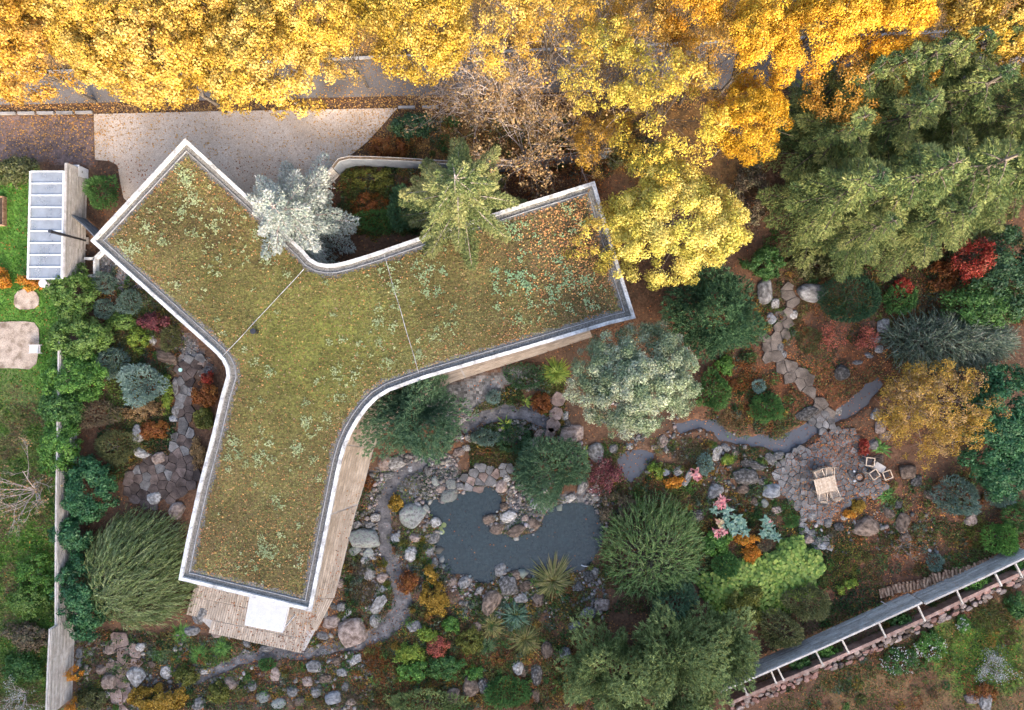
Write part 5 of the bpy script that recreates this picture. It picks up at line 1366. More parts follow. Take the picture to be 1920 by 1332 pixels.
# ------------------------------------------------------------------ plants
PAL = {
 'yellow': [(.24, .15, .025), (.40, .24, .03), (.50, .33, .055), (.56, .40, .11), (.34, .18, .025)],
 'gold': [(.50, .24, .02), (.60, .33, .03), (.66, .42, .05)],
 'orange': [(.42, .15, .02), (.52, .22, .025), (.56, .32, .04)],
 'ygreen': [(.20, .20, .035), (.40, .33, .05), (.52, .38, .07), (.30, .20, .04)],
 'maple': [(.32, .28, .05), (.48, .41, .07), (.66, .55, .15), (.52, .36, .055)],
 'fir': [(.055, .085, .03), (.11, .14, .045), (.20, .21, .075), (.28, .26, .10)],
 'conif': [(.035, .065, .025), (.07, .105, .032), (.15, .175, .05), (.23, .235, .075)],
 'silver': [(.16, .20, .17), (.26, .30, .255), (.40, .42, .36), (.48, .48, .42)],
 'willow': [(.10, .15, .075), (.19, .24, .13), (.31, .35, .22), (.45, .46, .34)],
 'dkpine': [(.024, .052, .025), (.04, .085, .036), (.075, .13, .05)],
 'dkpine2': [(.03, .062, .03), (.055, .10, .05), (.10, .16, .075)],
 'yew': [(.014, .035, .016), (.022, .055, .026), (.04, .085, .04)],
 'blue': [(.10, .16, .13), (.17, .25, .20), (.26, .35, .29)],
 'bluedk': [(.055, .085, .06), (.09, .135, .10), (.14, .19, .15)],
 'green': [(.03, .07, .018), (.05, .115, .028), (.085, .16, .04)],
 'bgreen': [(.05, .13, .022), (.10, .22, .04), (.17, .31, .06)],
 'lime': [(.12, .20, .03), (.20, .28, .04), (.30, .34, .05)],
 'laurel': [(.018, .06, .024), (.035, .105, .04), (.085, .18, .07)],
 'hedge': [(.07, .15, .025), (.13, .22, .045), (.20, .29, .08)],
 'olive': [(.05, .06, .02), (.085, .09, .032), (.12, .12, .05)],
 'browngr': [(.085, .06, .04), (.12, .09, .055), (.10, .10, .05)],
 'tan': [(.20, .125, .055), (.32, .20, .085), (.26, .18, .09)],
 'rust': [(.16, .055, .018), (.26, .09, .025), (.30, .14, .03)],
 'red': [(.25, .025, .02), (.36, .05, .03), (.30, .10, .04)],
 'pinkred': [(.30, .07, .05), (.42, .13, .09), (.32, .11, .04)],
 'maroon': [(.06, .018, .02), (.12, .035, .04), (.19, .06, .065)],
 'mustard': [(.22, .14, .02), (.36, .22, .03), (.44, .29, .05)],
 'mustard2': [(.20, .14, .03), (.38, .24, .035), (.46, .29, .05), (.34, .21, .09), (.46, .32, .14)],
 'moss': [(.09, .10, .02), (.15, .16, .03), (.20, .20, .04)],
 'strand': [(.08, .12, .035), (.15, .20, .065), (.25, .30, .12), (.34, .37, .19)],
 'strandg': [(.06, .115, .03), (.11, .19, .055), (.19, .27, .09), (.26, .30, .13)],
 'pineb': [(.08, .115, .035), (.155, .20, .065), (.28, .32, .11)],
 'weep': [(.055, .085, .055), (.10, .14, .09), (.19, .23, .15), (.30, .30, .25)],
 'grassy': [(.10, .12, .03), (.18, .17, .05), (.26, .22, .09)],
 'grassg': [(.05, .10, .03), (.09, .16, .06), (.15, .20, .09)],
 'yuc': [(.04, .09, .05), (.08, .15, .09), (.13, .21, .14)],
 'pale': [(.28, .29, .25), (.4, .4, .36), (.5, .5, .46)],
}

for _k in ('dkpine', 'dkpine2', 'yew', 'laurel', 'green', 'olive', 'browngr', 'bluedk', 'maroon'):
    PAL[_k] = [tuple(v * 1.35 for v in c) for c in PAL[_k]]

def place(name, label, cat, px, py, zc=0.0, group=None, rz=0.0, z=None):
    x, y, _ = W(px, py, zc)
    r = empty(name, (x, y, float(gz(x, y)) if z is None else z), rz); tag(r, label, cat, group); return r

# --- yellow street trees: four crowns and four limb systems shared between trees
def build_tree_data(seed, rx, rz, nc, cr, per, size, pal, h, gap, tr=.16):
    rng = np.random.default_rng(seed)
    Q, C, Cn = crown_clumps(rng, rx, rx, rz, h - rz * .75, nc, cr, per, size, PAL[pal], gap)
    cm = pack(Q, C, "crown", M['leaf'])
    tm = segs_mesh(limbs_to(Cn, rng, .5, tr), "trunk", M['bark'], 5)
    return cm, tm
TD = {'yellow': [build_tree_data(900 + i, 3.2, 2.5, 300, .46, 110, .12, 'yellow', 9.0, .22) for i in range(4)],
      'gold': [build_tree_data(920 + i, 3.0, 2.3, 150, .55, 160, .11, 'gold', 8.0, .3) for i in range(2)],
      'sparse': [build_tree_data(940 + i, 3.2, 2.6, 150, .42, 60, .115, 'ygreen', 8.0, .4, .12) for i in range(2)],
      'spgold': [build_tree_data(950 + i, 3.2, 2.4, 140, .42, 48, .11, 'yellow', 8.0, .4, .12) for i in range(2)]}
def street_tree(kind, var, px, py, rpx, h, label, tint=(1, 1, 1), rz=0.0):
    zc = h * .72
    r = place("autumn_tree", label, "tree", px, py, zc, "autumn trees along the road", rz)
    cm, tm = TD[kind][var]
    base_h = 9.0 if kind == 'yellow' else 8.0
    base_r = 3.35
    s_ = pxm(rpx, zc) / base_r; k = (s_, s_, h / base_h)
    o = link("crown", cm, r, scale=k); o.color = (*tint, 1)
    link("trunk", tm, r, scale=k)
STREET = [
 ('yellow', 0, 45, 110, 100, 8.5, "yellow autumn tree hanging over the left end of the road and kerb", (1.0, .88, .8)),
 ('yellow', 1, 25, 20, 95, 9.5, "golden autumn tree in the top left corner", (.95, .85, .8)),
 ('yellow', 2, 185, 35, 108, 10, "yellow autumn tree at the top edge, second from the left corner", (1, 1, 1)),
 ('yellow', 3, 312, 117, 110, 10, "bright yellow autumn tree reaching over the driveway above the house's pointed corner", (1.05, 1.05, 1.1)),
 ('yellow', 1, 215, 110, 80, 9, "pale yellow autumn tree above the kerb of the leaf-covered gravel strip", (1.05, 1.08, 1.25)),
 ('yellow', 0, 415, 30, 105, 10, "yellow autumn tree at the top edge, straight above the driveway", (1, 1, 1.0)),
 ('yellow', 2, 488, 116, 112, 10, "pale yellow autumn tree drooping over the driveway above the silver spruce", (1.05, 1.08, 1.2)),
 ('yellow', 3, 580, 40, 105, 10, "yellow autumn tree at the top edge, left of the bare stretch of road", (1, 1.02, .95)),
 ('yellow', 1, 420, 130, 70, 8, "smaller deep yellow autumn tree wedged between two crowns over the driveway", (.85, .85, .6)),
 ('spgold', 0, 650, 90, 75, 7.5, "thin golden tree at the left end of the bare stretch of road", (.8, .8, .8)),
 ('yellow', 0, 800, 70, 95, 9.5, "yellow autumn tree standing right of the bare stretch of road", (.9, .92, .75)),
 ('yellow', 2, 720, -10, 80, 9.5, "yellow-green autumn tree at the top edge above the bare stretch of road", (.75, .85, .7)),
 ('spgold', 1, 925, 55, 100, 9, "thinning yellow tree at the top edge above the pale bare branches", (1, 1, 1)),
 ('spgold', 0, 1040, 70, 90, 8.5, "sparse yellow tree over the shaded middle of the road", (.9, .85, .8)),
 ('sparse', 0, 1150, 150, 90, 8, "half bare yellow-green tree with pale twigs over the road", (1, 1, 1)),
 ('sparse', 1, 1240, 215, 105, 9, "large yellow-green tree with pale twigs above the round maple", (1.15, 1.1, 1)),
 ('spgold', 1, 1200, 60, 80, 8, "dull golden tree at the top edge left of the deep golden ones", (.75, .65, .55)),
 ('gold', 0, 1290, 20, 75, 9, "deep orange-gold tree at the top edge, left of the golden pair", (.8, .75, .7)),
 ('spgold', 0, 1325, 120, 85, 8, "dull brownish gold tree over the road above the round maple", (.75, .65, .6)),
 ('gold', 1, 1415, 95, 88, 9, "golden tree leaning over the road left of the dark conifers", (1, 1.05, 1)),
 ('gold', 0, 1395, 235, 82, 8.5, "orange-gold tree between the round maple and the dark conifers", (.85, .88, .7)),
 ('gold', 1, 1540, 50, 92, 9.5, "golden tree at the top edge above the dark conifers", (1, 1.05, 1)),
 ('gold', 0, 1650, 45, 82, 9.5, "golden tree at the top edge left of the pale gap with the kerb", (1.1, 1.15, 1)),
 ('spgold', 0, 1570, 165, 95, 7, "thin orange tree over the leaf-covered road beside the dark conifers", (.85, .7, .55)),
 ('spgold', 1, 1690, 140, 80, 7, "thin orange-yellow tree among the conifer tips by the road", (.95, .8, .6)),
 ('yellow', 3, 1850, 30, 105, 10, "bright yellow tree in the top right corner behind the conifer tips", (1, 1, .85)),
 ('yellow', 0, 1940, 70, 80, 10, "yellow tree cut by the right edge above the conifers", (1, .95, .8)),
 ('spgold', 0, 1130, 270, 70, 5, "low golden tree behind the grey courtyard wall", (.8, .7, .55)),
]
for i, (k, v, px, py, rr, h, lab, tint) in enumerate(STREET):
    street_tree(k, v, px, py, rr, h, lab, tint, i * 1.37)

# --- bare and nearly bare shrubs
def twiggy(name, label, cat, px, py, r_m, h, mat, depth=4, stems=7, leaves=0, pal='yellow', spread=.55, r0=.035, lsize=.13, up=.12, zc=None):
    rng = RNG(); r = place(name, label, cat, px, py, h * .55 if zc is None else zc)
    segs = []; tips = []
    for i in range(stems):
        a = 6.283 * i / stems + rng.normal() * .3
        d = np.array((math.cos(a) * r_m * .55, math.sin(a) * r_m * .55, h * .55))
        branch_out(segs, np.array((0, 0, 0.)), d, np.linalg.norm(d) * rng.uniform(.7, 1), r0, depth, rng, spread, 2, up, tips)
    link("branches", segs_mesh(segs, "branches", mat), r)
    if leaves:
        T = np.array(tips); P = T[rng.integers(0, len(T), leaves)] + rng.normal(size=(leaves, 3)) * .12
        L_ = lsize * rng.uniform(.7, 1.3, leaves)
        link("leaves", pack(leaf_quads(P, nrm(rng.normal(size=(leaves, 3)) + np.array((0, 0, .8))), L_, L_ * .75, rng), pick(PAL[pal], rng.uniform(0, 1, leaves), rng), "leaves", M['leaf']), r)
    return r
twiggy("bare_tree", "pale bare-branched tree with few leaves hanging over the road's shaded middle", "tree", 880, 170, 3.2, 6, M['palebark'], 4, 13, 1500, 'tan', .5, .05)
twiggy("bare_tree", "pale bare-branched tree with some tan leaves right of the star-shaped fir", "tree", 985, 265, 3.2, 5, M['palebark'], 4, 13, 3000, 'tan', .55, .045)
twiggy("bare_tree", "pale bare-branched tree with tan leaves beside the grey courtyard wall's far end", "tree", 1080, 230, 3.3, 5.5, M['palebark'], 4, 13, 2800, 'tan', .5, .05)
twiggy("bare_tree", "pale bare-branched tree rising among the half bare crowns at the top middle", "tree", 1110, 95, 2.4, 7, M['palebark'], 4, 7, 500, 'gold', .5, .045)
twiggy("bare_tree", "pale bare twigs standing above the round yellow maple", "tree", 1270, 110, 2.2, 7, M['palebark'], 4, 7, 500, 'yellow', .5, .04)
twiggy("bare_tree", "pinkish brown twiggy tree over the road at the top middle, left one", "tree", 930, 120, 3.0, 6.5, M['palebark'], 4, 10, 1500, 'tan', .55, .045)
twiggy("bare_tree", "pinkish brown twiggy tree over the road at the top middle, right one", "tree", 1165, 60, 3.0, 6.5, M['palebark'], 4, 10, 1500, 'tan', .55, .045)
twiggy("bare_tree", "pinkish brown twiggy tree at the very top middle", "tree", 1060, 25, 2.8, 7, M['palebark'], 4, 10, 1600, 'gold', .55, .045)
twiggy("bare_shrub", "tan leafless bush on the rough lawn beside the left fence", "shrub", 35, 930, 2.4, 2.6, M['palebark'], 4, 9, 500, 'tan', .6, .045)
twiggy("bare_shrub", "silvery leafless bush in the lower left corner", "shrub", 30, 1312, 1.5, 1.3, M['palebark'], 4, 9, 900, 'pale', .6, .02, .07)
twiggy("bare_shrub", "brown leafless shrub in shade between the grey courtyard wall and the house", "shrub", 1010, 340, 1.8, 2.2, M['bark'], 4, 9, 800, 'rust', .55, .03)
twiggy("bare_shrub", "brown leafless shrub behind the house's upper right corner", "shrub", 1090, 315, 1.6, 2.0, M['bark'], 4, 8, 600, 'rust', .55, .03)
twiggy("japanese_maple", "low maroon fine-leaved maple between the dark pine and the slate pool", "shrub", 1136, 893, 1.15, 1.0, M['palebark'], 4, 9, 2600, 'maroon', .6, .025, .085, .05)
twiggy("bare_shrub", "tangle of fine bare twigs above the mossy bank at the lower right", "shrub", 1700, 1030, 1.2, 1.0, M['palebark'], 3, 8, 120, 'rust', .6, .02)
twiggy("azalea", "sparse red-leaved azalea by the leaf-covered ground of the right bank, lower right one", "shrub", 1625, 632, .85, .9, M['bark'], 3, 8, 900, 'pinkred', .55, .018, .10)
twiggy("azalea", "faded red azalea left of the brighter one on the right bank", "shrub", 1560, 632, .9, .8, M['bark'], 3, 8, 600, 'pinkred', .6, .018, .09)
twiggy("smoke_bush", "grey twiggy bush on the rough lawn at the lower right", "shrub", 1862, 1255, 1.1, .9, M['palebark'], 4, 9, 900, 'pale', .6, .018, .07)
twiggy("bare_shrub", "bare low twigs of a tan shrub along the driveway's far corner", "shrub", 905, 215, 1.6, 2.0, M['palebark'], 4, 8, 300, 'tan', .5, .03)

# --- round maple, willow, yellow tree on the right, red maple
def leafy_tree(name, label, px, py, rpx, rpy, h, pal, nc, cr, per, size, gap=.2, tr=.14, mat='leaf', rzf=.36, cat="tree", zcf=.62, bark='bark', shell=.5, limbs=30, lump=.17):
    rng = RNG(); zc = h * zcf
    r = place(name, label, cat, px, py, zc)
    rx, ry = pxm(rpx, zc) * .92, pxm(rpy, zc) * .92
    Q, C, Cn = crown_clumps(rng, rx, ry, h * rzf, zc, nc, cr, per, size, PAL[pal], gap, shell, lump=lump)
    link("crown", pack(Q, C, "crown", M[mat]), r)
    link("trunk", segs_mesh(limbs_to(Cn, rng, .5, tr, limbs), "trunk", M[bark], 5), r)
    return r
leafy_tree("maple_tree", "round bright yellow maple overhanging the house's right end", 1262, 415, 120, 128, 8.0, 'maple', 230, .46, 270, .10, .08, .17, lump=.2)
leafy_tree("maple_tree", "smaller green-gold maple spreading over leaf-strewn moss at the roof's right end", 1128, 450, 50, 58, 5.6, 'ygreen', 70, .36, 70, .10, .2, .1, lump=.3)
leafy_tree("willow_tree", "large round silver-green willow at the deck's right end", 1190, 712, 132, 124, 8.0, 'willow', 430, .36, 190, .09, .12, .16, rzf=.4, lump=.26)
leafy_tree("yellow_tree", "wide orange-yellow tree beside the upper end of the stream", 1748, 768, 118, 100, 4.2, 'mustard2', 430, .30, 40, .095, .1, .1, bark='palebark', shell=.35)
leafy_tree("red_maple", "small red maple in shade below the sunlit conifers", 1820, 490, 44, 44, 3.0, 'red', 90, .3, 40, .10, .3, .06, shell=.35)
leafy_tree("rhododendron", "tall dark green glossy evergreen at the right edge behind the yellow tree", 1875, 790, 62, 95, 3.4, 'laurel', 190, .38, 80, .15, .1, .08)
leafy_tree("rhododendron", "dark green evergreen mass at the right edge below the yellow tree", 1880, 885, 55, 45, 2.6, 'laurel', 110, .36, 80, .14, .1, .07)
leafy_tree("rhododendron", "dark evergreen in deep shade at the right edge under the conifers", 1890, 500, 65, 80, 3.0, 'dkpine', 110, .45, 70, .15, .15, .08)
leafy_tree("rhododendron", "dark green evergreen at the right edge above the weeping evergreen", 1850, 570, 75, 45, 2.2, 'green', 120, .4, 60, .13, .15, .07)

# --- conifers
SPD = {}
def spruce(name, label, px_top, py_top, h, r_m, pal, pale=False, tint=None, share=None, rz=0.0, **kw):
    x, y, _ = W(px_top, py_top, h)
    r = empty(name, (x, y, 0), rz); tag(r, label, "tree")
    if share and share in SPD:
        cm, tm, h0, r0 = SPD[share]
    else:
        rng = RNG(); Q, C, segs = bough_arrays(rng, h, r_m, PAL[pal], **kw)
        cm = pack(Q, C, "crown", M['needle']); tm = segs_mesh(segs, "trunk", M['palebark' if pale else 'bark'], 5); h0, r0 = h, r_m
        if share: SPD[share] = (cm, tm, h0, r0)
    k = (r_m / r0, r_m / r0, h / h0)
    o = link("crown", cm, r, scale=k)
    if tint: o.color = (*tint, 1)
    link("trunk", tm, r, scale=k)
spruce("silver_spruce", "silvery white spruce at the inner corner of the house roof", 508, 384, 6.5, 3.9, 'silver', pale=True, blade=.15, width=.07, lev=.62, nb=7, power=.6, droop=.35, dens=230, fan=.22)
spruce("star_fir", "star-shaped yellow-green fir with pale bare top above the north roof edge", 853, 330, 9.8, 3.9, 'fir', pale=True, blade=.16, width=.065, lev=1.15, nb=8, power=.5, droop=.5, upl=.3, dens=300, fan=.14, align=True)
CON = [
 (1660, 118, 9, 2.4, 'B', "slender dark conifer tip nearest the road, leftmost of the row of tips"),
 (1725, 92, 9.5, 2.4, 'C', "slender dark conifer tip by the road, second of the row of tips"),
 (1792, 74, 10, 2.4, 'A', "slender dark conifer tip by the road, middle of the row of tips"),
 (1855, 55, 10, 2.4, 'B', "slender dark conifer tip by the road, fourth of the row of tips"),
 (1915, 40, 10, 2.5, 'C', "slender dark conifer tip at the right edge, last of the row of tips"),
]
BASES = [
 (1510, 295, 7.5, 3.3, 'A', "dark conifer at the left end of the conifer grove"),
 (1595, 280, 8.5, 3.3, 'C', "dark conifer at the upper middle of the conifer grove"),
 (1690, 250, 9.5, 3.3, 'B', "dark conifer at the upper right of the grove, below the row of tips"),
 (1500, 400, 9.5, 3.2, 'B', "sunlit conifer at the lower left of the conifer grove, beside the maple"),
 (1585, 395, 11, 3.4, 'A', "sunlit yellow-green conifer in the middle of the grove"),
 (1560, 455, 7, 2.6, 'C', "lower conifer at the bottom of the grove above the flat boulder"),
 (1670, 385, 12, 3.5, 'B', "tall sunlit conifer at the middle right of the grove"),
 (1665, 440, 8, 3.0, 'C', "sunlit conifer at the lower right of the grove above the red maple"),
 (1760, 375, 11.5, 3.4, 'A', "sunlit conifer at the right of the grove above the dark evergreens"),
 (1775, 270, 11, 3.4, 'C', "tall conifer at the right edge, upper of the two cut by it"),
 (1850, 330, 11, 3.4, 'B', "sunlit conifer at the right edge, lower of the two cut by it"),
]
CON += [(960 + (x - 960) * H / (H - h), 666 + (y - 666) * H / (H - h), h, r_, k_, l_) for x, y, h, r_, k_, l_ in BASES]
for i, (px, py, h, rr, sh, lab) in enumerate(CON):
    spruce("conifer_tree", lab, px, py, h, rr, 'conif', share=sh, rz=i * 1.1, blade=.145, width=.046, lev=.95, nb=6, dens=330)

# --- tufted evergreens: pines, dwarf conifers, junipers
def cushion(name, label, px, py, rpx, rpy, h, pal, n, bl=.22, bw=.06, lump=.16, freq=4.5, blades=6, cat="shrub", spread=.6, inner=.72, rz=0.0, lift=.15, stem=True, zcf=.35):
    rng = RNG(); zc = h * .5
    r = place(name, label, cat, px, py, zc, rz=rz)
    rx, ry = pxm(rpx, zc) * .95, pxm(rpy, zc) * .95
    Q, C = cushion_arrays(rng, rx, ry, h * .7, n, bl, bw, PAL[pal], lump, freq, blades, h * zcf, spread, inner, lift)
    link("foliage", pack(Q, C, "foliage", M['needle']), r)
    if stem:
        s_ = [(0, 0, -.05, 0, 0, h * .5, .04 + h * .015, .03)]
        for i in range(5):
            a = i * 1.257; s_.append((0, 0, h * .2, math.cos(a) * rx * .6, math.sin(a) * ry * .6, h * .55, .03, .01))
        link("stem", segs_mesh(s_, "stem", M['bark'], 5), r)
    return r
cushion("pine_tree", "dark green dense pine covering the inner bend of the roof and deck", 780, 780, 88, 84, 4.2, 'dkpine2', 4200, .26, .06, .32, 4.2, 8, "tree", .7, .55)
cushion("pine_tree", "dark green pine beside the roof's lower right corner and the maple", 1340, 590, 92, 94, 4.6, 'dkpine', 4200, .27, .065, .26, 5.5, 8, "tree", .7, .55)
cushion("pine_tree", "dark green low pine on the north shore of the pond", 1030, 882, 70, 60, 2.6, 'dkpine2', 3200, .23, .05, .32, 4.2, 8, "tree", .6, .6)
PB = [(1140, 1255, 88, 80, 4.2, "olive-green pine in the clump at the bottom, the leftmost of four"), (1262, 1225, 78, 78, 4.6, "olive-green pine in the clump at the bottom, second from the left"), (1352, 1220, 70, 70, 4.0, "yellowish green pine in the clump at the bottom, the rightmost of four"), (1250, 1318, 105, 55, 4.0, "olive-green pine in the clump at the bottom, cut by the picture's lower edge")]
for px, py, a, b_, h, lab in PB:
    cushion("pine_tree", lab, px, py, a, b_, h, 'pineb', 3600, .28, .075, .32, 6.5, 8, "tree", .6, .55)
cushion("yew_bush", "smooth dark green oval yew beside the flat grey boulder", 1597, 560, 62, 46, 1.5, 'yew', 2600, .14, .045, .06, 4, 6, spread=.5, inner=.85)
CUSH = [
 ("dwarf_conifer", "small silvery dwarf conifer nearest the greenhouse, uppermost of three", 193, 531, 25, 24, .9, 'bluedk', 700, .13, .035),
 ("dwarf_conifer", "small grey-green dwarf conifer beside the gravel strip, the middle of three", 242, 565, 25, 26, .9, 'bluedk', 700, .13, .035),
 ("dwarf_conifer", "small silvery round dwarf conifer, lowest of three below the greenhouse", 193, 580, 25, 22, .9, 'bluedk', 700, .13, .035),
 ("blue_spruce", "large pale blue-green dwarf spruce beside the dark path", 265, 719, 41, 41, 1.5, 'blue', 1900, .15, .05),
 ("dwarf_conifer", "dark grey-green dwarf conifer upper left of the pale blue spruce", 207, 679, 31, 32, 1.2, 'bluedk', 900, .17, .045),
 ("dwarf_conifer", "wide brownish dwarf conifer below the pale blue spruce", 168, 779, 54, 31, 1.0, 'browngr', 1300, .15, .04),
 ("dwarf_conifer", "olive-brown dwarf conifer above the laurel hedge", 213, 839, 42, 34, 1.0, 'olive', 1100, .15, .04),
 ("dwarf_conifer", "round green bush between the greenhouse wall and the driveway", 190, 358, 30, 33, 1.6, 'green', 900, .17, .06),
 ("dwarf_conifer", "dark olive mound in the gravel beside the house's left wall", 317, 635, 21, 25, .7, 'olive', 600, .11, .035),
 ("dwarf_conifer", "grey-olive round conifer at the right of the bright ground cover", 1515, 1130, 43, 37, 1.7, 'olive', 1200, .19, .05),
 ("dwarf_conifer", "grey-olive round conifer touching the long board fence", 1465, 1185, 42, 36, 1.7, 'olive', 1200, .19, .05),
 ("dwarf_conifer", "bright blue-green round conifer at the right edge above the log stack", 1880, 1010, 33, 31, 1.3, 'bgreen', 1200, .16, .05),
 ("dwarf_conifer", "grey-green loose conifer left of the small round one at the right edge", 1800, 935, 46, 40, 1.4, 'bluedk', 1100, .19, .045),
 ("dwarf_conifer", "small grey-green round conifer near the right edge", 1877, 931, 24, 24, 1.1, 'bluedk', 600, .15, .04),
 ("dwarf_conifer", "dark green conifer between two rounder ones at the right edge", 1912, 972, 30, 32, 1.5, 'green', 800, .18, .05),
 ("dwarf_conifer", "grey-green tussock alone on the leaf-covered soil above the logs", 1755, 1055, 17, 18, .5, 'bluedk', 350, .14, .03),
 ("dwarf_conifer", "feathery green conifer in the heather bed left of the terrace stream", 1440, 765, 35, 27, 1.0, 'green', 900, .18, .045),
 ("dwarf_conifer", "dark green leafy conifer touching the silver willow's right side", 1338, 735, 32, 40, .9, 'green', 900, .17, .055),
 ("dwarf_conifer", "green tuft between two rocks at the terrace's lower left", 1486, 977, 14, 15, .5, 'green', 350, .12, .035),
 ("dwarf_conifer", "small feathery green conifer left of the bright ground cover", 1362, 1062, 26, 27, .9, 'green', 700, .18, .045),
 ("dwarf_conifer", "dark green low conifer at the bottom edge left of the pines", 800, 1322, 75, 26, 1.0, 'pineb', 1100, .2, .05),
 ("dwarf_conifer", "green low conifer at the bottom edge between two brown rocks", 950, 1300, 48, 30, .8, 'green', 900, .16, .05),
 ("dwarf_conifer", "dark green tuft among the rocks below the terrace", 500, 1247, 17, 13, .4, 'green', 350, .12, .035),
 ("dwarf_conifer", "blue-green low conifer on the planted island above the pond", 910, 820, 30, 16, .5, 'bluedk', 700, .14, .04),
 ("dwarf_conifer", "dark green mat on the right of the planted island above the pond", 966, 826, 34, 26, .45, 'dkpine', 800, .13, .04),
 ("dwarf_conifer", "small blue-green conifer in the gravel below the long side of the house", 926, 745, 16, 14, .5, 'blue', 400, .12, .035),
 ("dwarf_conifer", "dark green mat at the deck beside the silver willow", 985, 705, 42, 28, .5, 'dkpine', 900, .13, .04),
 ("dwarf_conifer", "dark blue-green shrub behind the pines and the feathery green bamboo", 1268, 1125, 42, 50, 1.8, 'dkpine2', 1100, .22, .06),
 ("dwarf_conifer", "dark conifer in the shady courtyard beside the star-shaped fir", 752, 390, 28, 45, 1.6, 'dkpine', 800, .2, .06),
 ("dwarf_conifer", "low dark green shrub in the middle of the shady courtyard", 710, 412, 42, 26, .6, 'green', 700, .14, .05),
 ("dwarf_conifer", "dark green mat on the leaf-covered bank of the right garden", 1520, 640, 26, 30, .3, 'olive', 600, .10, .04),
 ("dwarf_conifer", "dark green shrub behind the flat boulder in conifer shade", 1690, 562, 36, 30, .9, 'green', 800, .16, .055),
 ("dwarf_conifer", "blue-green tuft with reddish neighbours in the heather bed", 1424, 725, 15, 13, .5, 'blue', 350, .12, .035),
 ("dwarf_conifer", "blue-green small conifer left of the dark mossy boulder", 1322, 872, 17, 22, .6, 'blue', 450, .13, .04),
 ("dwarf_conifer", "grey-green heather mound just above the bright ground cover", 1432, 1020, 18, 14, .5, 'browngr', 400, .12, .035),
]
for i, (nm, lab, px, py, a, b_, h, pal, n_, bl, bw) in enumerate(CUSH):
    cushion(nm, lab, px, py, a, b_, h, pal, n_, bl, bw, rz=0.0, stem=h > .8)

# moss and heather mats
for lab, px, py, a, b_, h, pal in (
 ("dark green moss mound right of the bright ground cover", 1585, 1062, 34, 50, .35, 'moss'), ("olive shrub mat below the reddish boulder at the right edge", 1832, 1000, 26, 42, .4, 'moss'),
 ("bright yellow-green moss cushion by the pond's west shore, upper of two", 789, 1018, 12, 14, .25, 'moss'), ("bright yellow-green moss cushion by the pond's west shore, lower of two", 786, 1050, 19, 14, .25, 'moss'),
 ("moss cushion with yellow tips beside the dark rill, upper one", 727, 1012, 10, 17, .22, 'moss'), ("olive moss cushion with yellow tips between the rill and a round boulder", 756, 1020, 10, 9, .22, 'moss'),
 ("small moss tuft beside the two pale boulders left of the rill", 716, 1058, 10, 9, .2, 'moss'), ("tiny moss tuft below the pinkish boulder left of the rill", 724, 1097, 8, 7, .2, 'moss'),
 ("tan heather patch among the rocks left of the rill, upper half", 668, 1065, 24, 20, .3, 'browngr'), ("tan heather patch among the rocks left of the rill, lower half", 678, 1108, 32, 28, .3, 'browngr'),
 ("rusty heather mound below the deck's rill bend", 705, 1240, 30, 36, .4, 'rust'), ("brownish heather strip at the bottom edge under the rill", 655, 1305, 30, 18, .35, 'browngr'),
 ("grey-brown heather in front of the long fence", 1560, 1000, 12, 10, .3, 'browngr'), ("brown heather bed left of the feathery green conifer", 1380, 705, 44, 34, .4, 'rust'),
 ("yellow-brown heather below the heather bed beside the stream", 1372, 790, 30, 18, .4, 'tan'), ("orange heather tuft at the deck's edge above the rill", 690, 905, 14, 18, .3, 'rust'),
 ("rusty heather right of the slate pool", 1295, 850, 40, 26, .3, 'browngr')):
    cushion("heather_mat", lab, px, py, a, b_, h, pal, int(12 * (a + b_)), .10, .035, .2, 5, 5, inner=.6, stem=False, zcf=.1)

